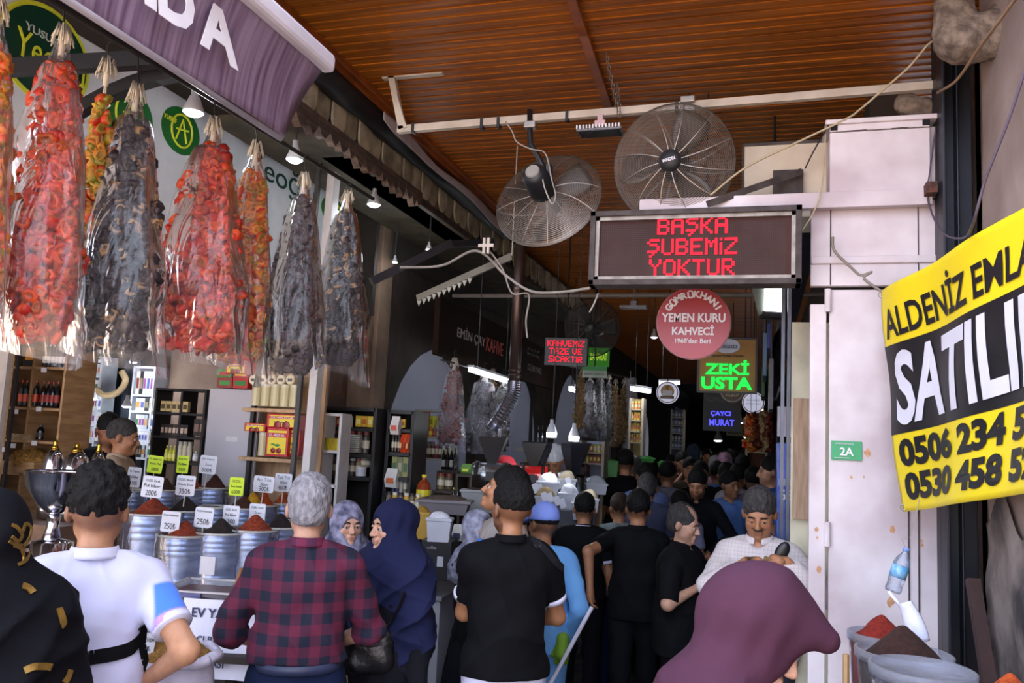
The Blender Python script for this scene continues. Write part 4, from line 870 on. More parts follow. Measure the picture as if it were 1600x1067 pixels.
def peppers(name, kind, H, R0, R1, n, parent, seed, sz=.024, sy=.75, top=0.):
    r = random.Random(seed); cols, rims = PAL[kind]; vs, fs, cs = [], [], []
    for i in range(n):
        t = r.random()**.85; z = -top-t*(H-top); a = r.random()*2*PI; Rr = (R0+(R1-R0)*min(1, t*1.45)**.72)*(1-.35*max(0, t-.9)/.1)
        Rr *= (1+.10*math.sin(a*3+seed)+.06*math.sin(z*23+a*2)); rad = Rr*(.80+.2*r.random())
        c = Vector((rad*math.cos(a), rad*math.sin(a)*sy, z+.01*r.random())); nrm = Vector((math.cos(a), math.sin(a)*1.2, r.uniform(-.9, .9)))+Vector((r.uniform(-.9, .9), r.uniform(-.9, .9), r.uniform(-.6, .6)))
        q = nrm.to_track_quat('Z', 'Y').to_matrix(); s_ = sz*(.75+.55*r.random()); L = s_*(.9+1.0*r.random()); col = hx(r.choice(cols)); rim = hx(r.choice(rims)); k = 7; b0 = len(vs); e1 = .7+.5*r.random()
        for j, (rr, zz) in enumerate(((.45, -.6), (.95, -.25), (1.08, .15), (.80, .55), (.34, .30))):
            for x in range(k):
                an = 2*PI*x/k; w_ = rr*(1+.25*math.sin(an*2+i)+.2*r.uniform(-1, 1)); vs.append(c+q@Vector((s_*w_*math.cos(an)*e1, s_*w_*math.sin(an), L*zz))); cs.append(rim if j == 3 else (tuple(v*.6 for v in rim) if j == 4 else tuple(v*r.uniform(.7, 1.2) for v in col)))
        for j in range(4):
            for x in range(k): x2 = (x+1) % k; fs.append((b0+j*k+x, b0+j*k+x2, b0+(j+1)*k+x2, b0+(j+1)*k+x))
        fs.append(tuple(b0+x for x in range(k-1, -1, -1))); fs.append(tuple(b0+4*k+x for x in range(k)))
    me = bpy.data.meshes.new(name); me.from_pydata(vs, [], fs); ca = me.color_attributes.new('tone', 'FLOAT_COLOR', 'POINT'); A_ = np.ones((len(vs), 4), 'f4'); A_[:, :3] = np.array(cs); ca.data.foreach_set('color', A_.ravel())
    me.shade_smooth(); o = link(name, me, parent, PEP); o['kind'] = 'stuff'; return o
def core(name, kind, H, R0, R1, parent, sy, top):
    m = MB(); m.lathe([(.005, -top)]+[((R0+(R1-R0)*min(1, t*1.45)**.72)*.74, -top-(H-top)*t) for t in (.05, .2, .4, .6, .8, .97)]+[(.0, -H+.01)], n=14, sy=sy)
    return m.build(name, mat('core_'+kind, PAL[kind][0][0], .8, var=.3, vs=40), parent, True)
def plastic(parent, H, R0, R1, sy, seed, top=0., flare=.0, corner=.06, lean=0.):
    r = random.Random(seed); ph = [r.random()*6 for _ in range(5)]
    def fn(u, v):
        a = 2*PI*u; t = v; Rr = (.02+(R0-.0)*min(1, t*6)) if t < .08 else R0+(R1-R0)*min(1, (t-.05)*1.5)**.7
        Rr = max(Rr, .015)*(1.06+flare*t) ; Rr *= 1+.05*math.sin(a*5+ph[0]+t*3)*min(1, t*3)+.035*math.sin(a*9+ph[1]-t*5)+.03*math.sin(t*14+a*2+ph[2])
        z = -t*H*1.0-corner*max(0, t-.8)/.2*(math.cos(a-lean)*1.+.3*math.sin(a*2+ph[3])); s2 = sy*(1-.55*max(0, (t-.82)/.18)) ; 
        return (Rr*math.cos(a)*(1+.16*max(0, (t-.8)/.2)), Rr*math.sin(a)*s2, z)
    m = MB(); m.grid(fn, 64, 60); return m.build('plastic_bag', BAG, parent, True)
twine = mat('twine', 'd0c4b0', .9, var=.2)
def strings(parent, H, R0, seed, n=9, L=.22):
    r = random.Random(seed); m = MB()
    for i in range(n):
        a = 2*PI*i/n+r.random(); m.tube([(0, 0, .03), (R0*.35*math.cos(a), R0*.3*math.sin(a), -L*.35), (R0*1.0*math.cos(a), R0*.75*math.sin(a), -L*(.8+.4*r.random()))], .0028, 4)
    for i in range(26): a = r.random()*6.28; m.tube([(0, 0, .0), (.02*math.cos(a), .02*math.sin(a), .05+.02*r.random()), (.04*math.cos(a), .035*math.sin(a), .03*r.random()-.02)], .0028, 4)
    m.tube([(0, 0, -.05), (0, 0, .05)], [.010, .015], 8)
    return m.build('twine_knot', twine, parent, True)
hook_m = mat('hook_iron', '2b2827', .5, metal=.5)
def hook(parent, top):
    m = MB(); m.tube([(0, 0, .02), (.015, 0, .035), (.012, 0, .06), (0, 0, top*.5), (-.01, 0, top), (-.0, 0, top+.02), (.02, 0, top+.01)], .0035, 6); return m.build('hook', hook_m, parent, True)
BX = -2.4
bags = [ # px of knot, py knot, py bottom, half width px, kind, plastic?, label
 (-6, 28, 520, 48, 'orange', 1, 'clear bag of orange-red dried peppers cut off by the left edge'),
 (97, 66, 545, 56, 'red', 1, 'big clear bag of bright red dried peppers with white twine, second from left'),
 (167, 115, 520, 22, 'mixed', 0, 'unbagged string of orange and yellow dried peppers half behind the aubergine bag'),
 (212, 155, 560, 56, 'dark', 1, 'large clear bag of dark dried aubergines with tan rims between two red pepper bags'),
 (334, 205, 560, 60, 'red', 1, 'wide clear bag of red dried peppers with loose milky plastic at its top'),
 (400, 240, 575, 36, 'orange', 1, 'narrower clear bag of orange-red dried peppers right of the wide red bag'),
 (475, 287, 590, 38, 'purple', 1, 'clear bag of dark purple dried aubergines, second from the right of the row'),
 (543, 312, 580, 35, 'dark', 1, 'shiny clear bag of dried aubergines with tan rings at the right end of the row')]
for i, (kx, ky, by, hw, kind, pl, lb) in enumerate(bags):
    t_ = PX(kx, ky, BX-.02*(i % 2)+(-.1 if not pl else 0)); b_ = PX(kx+4, by, t_[0]); dep = (t_-CAM)@_f; H_ = t_[2]-b_[2]; R1 = hw/F*dep; R0 = R1*.26; sy = .72
    root = empty('dried_vegetable_bag' if pl else 'dried_pepper_string', t_, math.radians(17), lb, 'dried peppers' if kind in ('red', 'orange', 'mixed') else 'dried aubergines', 'dried vegetables hanging in front of the spice shop')
    tp = .10 if kind != 'red' or i == 1 else .16
    if i == 4: tp = .09
    n = {0: 620, 1: 900, 2: 170, 3: 820, 4: 950, 5: 560, 6: 640, 7: 600}[i]
    if pl: core('core', kind, H_, R0, R1*.98, root, sy, tp)
    peppers('dried_peppers' if kind in ('red', 'orange', 'mixed') else 'dried_aubergines', kind, H_-.02, R0, R1*(1. if pl else .8), n, root, 11+i, .023 if i < 5 else .022, sy, tp)
    if pl: plastic(root, H_+.03, R0*1.25, R1*1.12, sy+.05, 31+i, flare=.10 if i in (1, 3, 7) else .06, corner=.06, lean=[.3, 0, 0, 0, .2, .1, 3.1, 0][i])
    strings(root, H_, R0, 5+i, 10, .26 if i < 5 else .15); hook(root, max(.08, 3.47-t_[2]))
# spare hooks on the rail
for i, (px_, py_) in enumerate(((120, 25), (175, 85), (232, 100), (250, 110), (268, 105), (285, 130), (375, 175), (395, 190))):
    pass
# mid-lane bags (further stalls)
def farbag(px_, py0, py1, hw, kind, Xp, lb, grp, mk=clearmat('bag_plastic_far', 'f4f2f8', .13, .3, .4, 7, (1, 1, .4), .7, .14), n=170):
    t_ = PX(px_, py0, Xp); b_ = PX(px_, py1, Xp); dep = (t_-CAM)@_f; H_ = t_[2]-b_[2]; R1 = hw/F*dep; root = empty('dried_vegetable_bag', t_, .3, lb, 'dried vegetables', grp)
    core('core', kind, H_, R1*.35, R1*.95, root, .8, .05); peppers('dried_vegetables', kind, H_-.02, R1*.35, R1*.95, n, root, int(px_), .02, .8, .06)
    if mk: m = BAG; o = plastic(root, H_+.03, R1*.45, R1*1.1, .85, int(px_)+3, flare=.04, corner=.03); o.data.materials[0] = mk
    strings(root, H_, R1*.4, int(px_), 5, .1); hook(root, .12)
g2 = 'bagged dried vegetables hanging at the tea and coffee stall'
farbag(710, 570, 695, 19, 'brown', -2.75, 'clear bag of dark red-brown dried peppers hanging left at the coffee stall', g2)
farbag(757, 588, 705, 25, 'purple', -2.75, 'clear bag of dark purple dried strings hanging in the middle at the coffee stall', g2)
farbag(770, 585, 700, 12, 'tan', -2.9, 'tan dried string hanging behind the dark bags at the coffee stall', g2, None, 90)
farbag(786, 596, 708, 14, 'olive', -2.75, 'narrow dark olive bag hanging right at the coffee stall beside the pipe', g2)
g3 = 'bunches hanging from the frame past the coffee stall'
for (px_, a_, b_, hw, kd, lb) in ((908, 575, 672, 9, 'tan', 'brown bunch hanging left under the green sign'), (922, 588, 680, 11, 'purple', 'greyish bagged bunch hanging under the green sign'), (938, 585, 675, 10, 'olive', 'dark olive bagged bunch in the middle of the hanging row'),
    (952, 592, 690, 8, 'olive', 'slim dark bunch hanging beside the long tan one'), (962, 598, 700, 12, 'tan', 'long tan dried string with beaded tip hanging lowest in the row'), (975, 598, 695, 7, 'tan', 'thin tan dried string right of the long tan one')):
    farbag(px_, a_, b_, hw, kd, -2.3, lb, g3, None if kd == 'tan' else MATS['bag_plastic_far'], 110)
a, b = PX(985, 590, -2.3), PX(985, 672, -2.3); root = empty('white_bag', a, .3, 'pale grey-white plastic carrier hanging at the right end of the bunches', 'bag')
m = MB(); m.grid(lambda u, v: (.17*math.cos(2*PI*u)*(.6+.5*v)*(1+.1*math.sin(u*40)), .07*math.sin(2*PI*u), -v*(a[2]-b[2])), 30, 12); m.build('sheet', mat('milky_plastic', 'a9a7b0', .4, var=.1), root, True); m = MB(); m.tube([(0, 0, 0), (0, 0, .12)], .01, 5); m.build('twine', twine, root)
m = MB(); a, b = PX(890, 572, -2.3), PX(992, 592, -2.3); m.tube([a, b], .015, 6); m.tube([a, a+np.array([-.9, .1, .3])], .015, 6); o = m.build('hanging_rail', blk); tag(o, 'dark rod holding the hanging bunches past the coffee stall', 'rail')
m = MB(); a, b = PX(690, 562, -2.75), PX(800, 592, -2.75); m.tube([a, b], .012, 6); o = m.build('hanging_rail', blk); tag(o, 'dark rod over the coffee stall holding the bagged strings', 'rail')
# ------------------------------------------------------------------ goods, shelves and counters
R6 = random.Random(21)
ORD = ['first', 'second', 'third', 'fourth', 'fifth', 'sixth', 'seventh', 'eighth', 'ninth', 'tenth', 'eleventh', 'twelfth', 'thirteenth', 'fourteenth']
def boxthing(name, lo, hi, mt, label, cat, bevel=.003, group=None):
    c = np.array([(lo[0]+hi[0])/2, (lo[1]+hi[1])/2, lo[2]]); m = MB(); m.box(lo, hi); o = m.build(name, mt, origin=c, bevel=bevel); tag(o, label, cat, group); return o
def rowY(px0, px1, pyb, Y): a, b = PY(px0, pyb, Y), PY(px1, pyb, Y); return a, b
def shelf_unit(name, label, Y, px0, px1, levels, pytop, depth, mt, back=None, uprights=None, thick=.02, base=None):
    """open shelving facing the lane's mouth; levels = pixel y of every shelf at its middle"""
    pm = (px0+px1)/2; x0 = PY(px0, (levels[0]+pytop)/2, Y)[0]; x1 = PY(px1, (levels[0]+pytop)/2, Y)[0]; zt = PY(pm, pytop, Y)[2]; zs = [PY(pm, l, Y)[2] for l in levels]; zb = 0 if base is None else PY(pm, base, Y)[2]
    root = empty(name, (x0, Y, zb), 0, label, 'shelf')
    for z in zs+[zt]: m = MB(); m.box((0, 0, z-zb-thick), (x1-x0, depth, z-zb)); m.build('shelf_board', mt, root, bevel=.002)
    for x in [0, x1-x0]+[PY(u, pytop, Y)[0]-x0 for u in (uprights or [])]: m = MB(); m.box((x-thick/2, 0, 0), (x+thick/2, depth, zt-zb)); m.build('upright', mt, root, bevel=.002)
    if back: m = MB(); m.box((0, depth, 0), (x1-x0, depth+.01, zt-zb)); m.build('back_panel', back, root)
    return root, x0, x1, zs
PROTO = {}
def proto(key, fn):
    if key not in PROTO: PROTO[key] = fn()
    return PROTO[key]
def mesh_of(parts):
    """one joined multi-material mesh from [(MB, mat)]"""
    allm = MB(); mats = []
    for i, (mb, mt) in enumerate(parts): allm.cur = i; allm.add(mb.v, mb.f); mats.append(mt)
    me = bpy.data.meshes.new('goods'); me.from_pydata(allm.v, [], allm.f)
    for q in mats: me.materials.append(q)
    me.polygons.foreach_set('material_index', allm.mi); me.update(); return me
def cmat(h, r=.45): return mat('c_'+h, h, r, var=.05)
def make_item(kind, w, h, c1, c2):
    """small shelf goods, origin at base centre; returns a list of (part name, MB, material, smooth)"""
    b = MB(); L = []
    if kind == 'box': b.box((-w/2, -w*.35, 0), (w/2, w*.35, h)); L.append(('carton', b, cmat(c1))); q = MB(); q.box((-w*.36, -w*.352-.002, h*.25), (w*.36, -w*.35, h*.7)); L.append(('printed_label', q, cmat(c2)))
    elif kind in ('jar', 'can'): 
        r = w/2; b.lathe([(r*.9, 0), (r, h*.06), (r, h*.74), (r*.8, h*.84), (r*.8, h*.86)] if kind == 'jar' else [(r, 0), (r, h*.95)], n=12); L.append(('vessel', b, cmat(c1, .2 if kind == 'jar' else .4)))
        q = MB(); q.lathe([(r*.86, h*.85), (r*.86, h), (0, h)] if kind == 'jar' else [(r*1.02, h*.86), (r*1.02, h), (0, h)], n=12); L.append(('lid', q, cmat(c2)))
        if kind == 'jar': q = MB(); q.lathe([(r*1.01, h*.25), (r*1.01, h*.6)], n=12); L.append(('printed_label', q, cmat('c8bda4')))
    elif kind == 'bottle':
        r = w/2; b.lathe([(r*.9, 0), (r, h*.04), (r, h*.55), (r*.85, h*.68), (r*.32, h*.82), (r*.3, h*.92)], n=12); L.append(('vessel', b, cmat(c1, .12)))
        q = MB(); q.lathe([(r*.36, h*.9), (r*.36, h), (0, h)], n=10); L.append(('cap', q, cmat(c2)))
        q = MB(); q.lathe([(r*1.02, h*.16), (r*1.02, h*.46)], n=12); L.append(('printed_label', q, cmat('d8d060' if c1 == '15100e' and w > .07 else c2)))
    elif kind == 'pouch':
        vs = [(-w/2, -.02, 0), (w/2, -.02, 0), (w/2, .02, 0), (-w/2, .02, 0), (-w*.5, -.045, h*.4), (w*.5, -.045, h*.4), (w*.5, .045, h*.4), (-w*.5, .045, h*.4), (-w*.46, -.004, h), (w*.46, -.004, h), (w*.46, .004, h), (-w*.46, .004, h)]
        b.add(vs, [(0,3,2,1), (0,1,5,4), (1,2,6,5), (2,3,7,6), (3,0,4,7), (4,5,9,8), (5,6,10,9), (6,7,11,10), (7,4,8,11), (8,9,10,11)]); L.append(('foil', b, cmat(c1, .3))); q = MB(); q.box((-w*.3, -.049, h*.22), (w*.3, -.038, h*.5)); L.append(('printed_label', q, cmat(c2)))
    return L
NMAP = {'box': ('goods_box', 'box'), 'jar': ('glass_jar', 'jar'), 'can': ('storage_tin', 'tin'), 'bottle': ('bottle', 'bottle'), 'pouch': ('foil_pouch', 'pouch')}
def goods(kind, px0, px1, pyb, pyt, Y, n, cols, label, group, dep=0., gap=.92, parts=False):
    """a row of n goods standing on a shelf line from px0 to px1"""
    a, b = PY(px0, pyb, Y), PY(px1, pyb, Y); h = PY((px0+px1)/2, pyt, Y)[2]-PY((px0+px1)/2, pyb, Y)[2]; wd = (b[0]-a[0])/n*gap; z = PY((px0+px1)/2, pyb, Y)[2]
    for i in range(n):
        c1, c2 = cols[i % len(cols)] if len(cols) < 3 else R6.choice(cols); key = (kind, round(wd, 3), round(h, 3), c1, c2, parts)
        x = a[0]+(b[0]-a[0])*(i+.5)/n; nm, cat = NMAP[kind]
        if parts:
            if key not in PROTO:
                L = make_item(kind, wd, h, c1, c2); o = L[0][1].build(nm, L[0][2]);
                for (pn, mb, mt) in L[1:]: mb.build(pn, mt, o)
                PROTO[key] = o
            else: o = dup(PROTO[key])
        else:
            if key not in PROTO: PROTO[key] = mesh_of([(mb, mt) for (_, mb, mt) in make_item(kind, wd, h, c1, c2)])
            o = bpy.data.objects.new(nm, PROTO[key]); COL.objects.link(o)
        o.location = (x, Y+dep+wd*.5, z+.001); o.rotation_euler = (0, 0, R6.uniform(-.06, .06)); tag(o, label+(', '+ORD[i]+' from the left' if n > 1 else ''), cat, group)
pine = mat('pine_shelf', 'b08a62', .6, col2='94704c', vs=5, stretch=(1, 1, 6)); pine2 = mat('pine_light', 'c6a37e', .6, col2='b08c66', vs=5, stretch=(6, 1, 1))
blkshelf = mat('black_shelf', '1c1a1c', .5); whs = mat('white_shelf', 'c9cfdc', .4)
# left: bottle shelving
r_, x0, x1, zs = shelf_unit('bottle_shelf', 'tall pine shelf unit of dark syrup bottles at the far left of the shop', 5.0, 24, 106, [573, 637, 689, 741], 500, .3, pine, mat('pine_back', '6d5138', .8), [60])
g = 'dark syrup bottles on the left pine shelf'
goods('box', 29, 58, 573, 530, 5.02, 1, [('15100e', 'd8902a')], 'black and red boxed pack on the top left pine shelf', g+' box', gap=.9)
goods('bottle', 63, 101, 573, 538, 5.0, 6, [('15100e', 'd9d4cf')], 'dark bottle with white cap on the top right pine shelf', g+' a')
goods('bottle', 24, 54, 634, 594, 5.0, 4, [('15100e', 'c9462a')], 'dark bottle with yellow label on the second left pine shelf', g+' b', parts=True)
goods('bottle', 58, 88, 635, 596, 5.0, 4, [('141013', '8a2a22')], 'slim dark bottle on the second right pine shelf', g+' c')
goods('bottle', 52, 62, 687, 662, 5.0, 1, [('141013', '333333')], 'single dark bottle on the third pine shelf', None)
goods('pouch', 14, 44, 689, 678, 5.0, 4, [('b59a78', 'a98f6c')], 'small clear bag of pale goods on the third pine shelf', 'small bags on the third pine shelf')
for (px_, py_, w_c) in ((26, 643, 'under the yellow-labelled bottles'), (62, 639, 'under the slim dark bottles'), (70, 578, 'under the white-capped bottles'), (22, 696, 'under the small pale bags'), (55, 692, 'under the single dark bottle'), (5, 702, 'at the far left post')):
    c = PY(px_, py_, 4.985); boxthing('price_card', (c[0]-.025, 4.975, c[2]-.018), (c[0]+.025, 4.98, c[2]+.016), cmat('d8d4d8'), 'small white price card on the pine shelf edge '+w_c, 'price card', 0, 'price cards on the pine shelves')
c = PY(25, 738, 4.95); root = empty('pasta_tray', c, 0, 'pine tray heaped with golden dried pieces below the pine shelves', 'tray'); m = MB(); m.box((-.16, 0, 0), (.16, .25, .08)); m.build('tray', pine, root)
S = SDF((-.17, -.02, 0), (.17, .28, .25), .012); S.ell((0, .12, .08), (.15, .13, .10), .01); S.noise(.012, 70, 1); S.build('dried_pieces', mat('golden', 'a87c34', .7, col2='5f4018', vs=50, bump=.8), root)
# steel frame, wall at left edge
m = MB(); m.bar(PY(33, 525, 4.9), PY(2, 790, 4.9), .02, .02, (1, 0, 0)); o = m.build('shop_post', mat('alu_dark', '5c5c66')); tag(o, 'thin grey metal upright at the left edge in front of the pine shelves', 'post')
m = MB(); a = PY(14, 530, 4.6); m.box((a[0]-.3, 4.6, 0), (a[0]+.01, 4.64, 3.1)); struct(m.build('wall_shop_side', mat('pale_panel', 'b0a49c', .6)))
# pharmacy-like white shelves with tiny boxes
pal = [('d8dae4', '5560a8'), ('c8cddb', '8a4a8a'), ('e2e2e8', '3a7a4a'), ('b8c2cf', 'd08a3a'), ('d4d0c8', '7a3030')]
r_, x0, x1, zs = shelf_unit('white_shelf', 'white metal wall shelving crammed with small boxes behind the shopkeeper', 6.3, 101, 158, [586, 614, 639, 662, 688], 556, .2, whs, mat('dark_back', '353642', .8))
for rn_, pb, pt in (('second', 586, 568), ('third', 614, 593), ('fourth', 639, 619), ('fifth', 662, 643), ('lowest', 688, 666), ('top', 566, 546)):
    goods('box', 104, 156, pb, pt, 6.3, 11, pal, 'tiny box in the '+rn_+' row of the wide white shelving', 'tiny boxes on the left white shelving', dep=.0)
r_, x0, x1, zs = shelf_unit('white_shelf', 'narrower white wall shelving with small boxes right of the mirror', 6.3, 208, 240, [616, 642, 670, 692, 715], 572, .2, whs, mat('dark_back', '353642', .8))
for rn_, pb, pt, n in (('top', 616, 580, 5), ('second', 642, 622, 4), ('third', 670, 648, 6), ('fourth', 692, 674, 6), ('lowest', 715, 696, 6)):
    goods('box', 210, 238, pb, pt, 6.3, n, pal+[('1c1b1e', '8a7a60')], 'small box in the '+rn_+' row of the narrow white shelving', 'small boxes on the narrow white shelving')
# mirror with rope between them
a, b = PY(160, 560, 6.55), PY(206, 700, 6.55); boxthing('wall_mirror', (a[0], 6.55, b[2]), (b[0], 6.58, a[2]), mat('mirror_dark', '57606a', .12, metal=.9), 'tall dark mirror between the two white shelvings', 'mirror')
cable([PY(150, 608, 6.2), PY(165, 618, 6.2), PY(185, 612, 6.2), PY(196, 595, 6.2), PY(190, 580, 6.2)], .03, mat('straw_rope', '8f7a5c', .9, bump=.8), 'thick curved straw rope hanging in front of the mirror', 'rope')
# tall sandstone pillar and pipes behind
a, b = PY(272, 500, 6.45), PY(330, 900, 6.45); m = MB(); m.box((a[0], 6.45, 0), (b[0], 6.7, 4.0)); struct(m.build('wall_pillar', mat('pillar_stone', '9a8375', .85, col2='7a665a', vs=3), bevel=.02))
# black wire rack of portrait cards and oils
r_, x0, x1, zs = shelf_unit('wire_rack', 'black metal rack with portrait hair-dye boxes and yellow oil bottles', 5.85, 243, 320, [645, 682, 722], 607, .2, blkshelf, None, [285])
goods('box', 249, 292, 645-2, 652-25, 5.85, 5, [('2a211f', 'c9b49a'), ('3d2e28', 'b89a86'), ('c8b27c', '5a4a30')], 'portrait hair-dye box on the top rack shelf', 'hair-dye boxes on the black rack')
goods('box', 249, 292, 681, 663, 5.85, 7, [('2a211f', 'c9b49a'), ('3d2e28', 'd8c2b0'), ('181416', 'b59a8a')], 'dark portrait hair-dye box on the middle rack shelf', 'hair-dye boxes on the black rack')
goods('box', 300, 318, 681, 655, 5.85, 2, [('2a211f', '8a6a5a'), ('3d2e28', '9a8070')], 'dark hanging portrait card at the right of the rack', 'hair-dye boxes on the black rack')
goods('bottle', 254, 272, 720, 696, 5.85, 3, [('c9c93a', 'e4e070')], 'yellow oil bottle on the lower rack shelf', 'yellow oil bottles on the black rack')
goods('jar', 274, 296, 720, 690, 5.85, 3, [('c2b8a0', 'a8a090')], 'pale jar on the lower rack shelf', 'pale jars on the black rack')
goods('bottle', 298, 306, 720, 705, 5.85, 1, [('e0e0e0', 'f0f0f0')], 'small white bottle low on the black rack', None)
# white panel and juice shelf
a, b = PY(330, 590, 5.45), PY(391, 800, 5.45); root = empty('partition_panel', (a[0], 5.45, 0), 0, 'smooth pale grey panel between the black rack and the juice shelves', 'panel')
m = MB(); m.box((0, 0, 0), (b[0]-a[0], .02, PY(360, 608, 5.45)[2])); m.build('panel', mat('panel_pale', 'b7b3ba', .5, var=.04, vs=2), root)
c = PY(361, 686, 5.44); m = MB(); m.box((c[0]-a[0]-.05, -.004, c[2]-.018), (c[0]-a[0]+.05, 0, c[2]+.018)); m.build('paper_note', cmat('cfccd0'), root)
a, b = PY(384, 610, 5.4), PY(482, 610, 5.4); root = empty('juice_shelf', (a[0], 5.4, 0), 0, 'light plywood side wall with two shelves of tins and red drink cartons', 'shelf')
m = MB(); m.box((.0, .25, 0), (b[0]-a[0], .28, PY(430, 560, 5.4)[2])); m.build('back_board', pine2, root)
for (pa, pb_, py_) in ((381, 466, 636), (375, 464, 712)): q, w_ = PY(pa, py_, 5.4), PY(pb_, py_, 5.4); m = MB(); m.box((q[0]-a[0], -.02, q[2]-.03), (w_[0]-a[0], .25, q[2]-.003)); m.build('shelf_board', pine2, root, bevel=.002)
q = PY(397, 650, 5.42); m = MB(); m.box((q[0]-a[0]-.02, .0, 0), (q[0]-a[0]+.01, .03, q[2]+.3)); m.build('bracket', blkshelf, root)
goods('can', 388, 463, 635, 600, 5.38, 5, [('cfc39a', 'dcd3b4')], 'cream tin standing upright on the upper plywood shelf', 'cream tins on the upper plywood shelf', parts=True)
q0, q1 = PY(390, 591, 5.38), PY(462, 591, 5.38)
for i in range(5):
    m = MB(); m.tube([(0, 0, 0), (0, .22, 0)], .038, 16); o = m.build('storage_tin', cmat('cdbf98')); o.location = q0+(q1-q0)*(i+.45)/5+np.array([0, 0, -.01]); tag(o, 'cream tin lying on its side above the upright ones, '+ORD[i]+' from the left', 'tin', 'cream tins lying on the upright ones')
    m = MB(); m.tube([(0, -.006, 0), (0, 0, 0)], .033, 16); m.build('round_end', cmat('dccfa6'), o); m = MB(); m.box((-.018, -.008, -.014), (.018, -.006, .008)); m.build('print_mark', cmat('4a3a2a'), o)
red_c, yl_c = cmat('c41f22', .35), cmat('e8d02a', .35)
def carton(px0, px1, pyb, pyt, Y, label, txt='EL-RUHA'):
    a, b = PY(px0, pyb, Y), PY(px1, pyb, Y); h = PY((px0+px1)/2, pyt, Y)[2]-a[2]; w_ = b[0]-a[0]; root = empty('drink_carton', ((a[0]+b[0])/2, Y, a[2]), 0, label, 'carton')
    m = MB(); m.box((-w_/2, 0, 0), (w_/2, .13, h)); m.build('carton', red_c, root, bevel=.003); m = MB(); m.box((-w_*.42, -.002, h*.08), (w_*.42, 0, h*.9)); m.build('yellow_panel', yl_c, root)
    m = MB(); m.box((-w_*.42, -.004, h*.66), (w_*.42, -.002, h*.82)); m.build('name_band', red_c, root); text(txt, lt, root, (0, -.005, h*.74), w=w_*.7, h=h*.1, bold=.01)
    for sx in (-.14, .12): m = MB(); m.lathe([(0, -.5), (.43, -.25), (.5, 0), (.43, .25), (0, .5)], n=10); o = m.build('cherry', cmat('8e1522', .3), root, True); o.scale = (w_*.24, .008, w_*.24); o.location = (sx*w_, -.004, h*.2)
    m = MB(); m.prism([(0, 0), (w_*.16, h*.06), (w_*.3, h*.01), (w_*.14, -.01)], .003, (-.02, -.002, h*.38)); m.prism([(0, 0), (-w_*.16, h*.08), (-w_*.3, h*.03), (-w_*.14, 0)], .003, (0, -.002, h*.38)); m.build('leaf', cmat('3d8a32'), root); return root
carton(414, 448, 712, 668, 5.36, 'large red and yellow cherry drink carton at the front of the lower plywood shelf')
carton(449, 466, 711, 668, 5.40, 'narrow red and yellow carton squeezed beside the large cherry one')
root = carton(416, 466, 667, 647, 5.36, 'red drink carton lying on top of the large cherry carton')
goods('can', 399, 412, 712, 675, 5.38, 1, [('cfc39a', 'dcd3b4')], 'single cream tin beside the cherry cartons on the lower shelf', None)
carton(381, 414, 673, 661, 5.36, 'flat red and yellow pack balanced on the single cream tin')
carton(352, 384, 583, 567, 5.4, 'red and yellow pack second from the top of the hanging stack'); carton(352, 386, 567, 553, 5.4, 'red and yellow pack topmost under the pepper bags')
goods('box', 335, 385, 606, 590, 5.4, 2, [('8f2a2a', '3f8a3a'), ('b02a26', '2f7a34')], 'red box with green print on the pale panel', 'red and green boxes on the pale panel')
goods('box', 335, 386, 590, 577, 5.42, 2, [('3f8a3a', 'b02a26'), ('b02a26', 'e0c030')], 'small green and red box atop the pale panel', 'upper red and green boxes on the pale panel')
# ---- galvanised spice bins
galv = mat('galvanised', '9fb0cf', .32, metal=.75, col2='7d8eb2', vs=9, stretch=(1, 1, 3), bump=.1, bs=20); rimm = mat('bin_rim', 'b9b7b0', .5, metal=.3)
WRAP = clearmat('bin_wrap', 'f4f6ff', .12, .15, .5, 9, (1, 1, .6))
SP = {'red': ('9a3c1c', '6d2410'), 'dark': ('2a1d1a', '191110'), 'brown': ('4a2418', '30160f'), 'deep': ('3d2019', '2a1410'), 'orange': ('c8561a', 'a03c10'), 'yellow': ('d6a21e', 'b8841a'), 'tan': ('94744e', '6d5236'), 'bright': ('8f2415', '701a10')}
def heap(root, kind, R, h, z, seed, sharp=1.25, nz=.004, name='spice_heap'):
    S = SDF((-R-.03, -R-.03, z-.04), (R+.03, R+.03, z+h+.05), .008); X, Y, Z = S.grids(); r = np.sqrt(X*X+Y*Y); S.d = ((Z-z-h*np.clip(1.08-np.sqrt((r/R)**2+.014), 0, 1)**sharp)*.6+0*X).astype('f4'); S.d = np.maximum(S.d, (r-R+0*Z).astype('f4')); S.d = np.maximum(S.d, (z-.02-Z+0*r).astype('f4'))
    S.noise(nz, 45, seed); S.noise(nz*.5, 130, seed); c = SP[kind]; return S.build(name, mat('spice_'+kind, c[0], .95, col2=c[1], vs=60, bump=.8, bs=220), root)
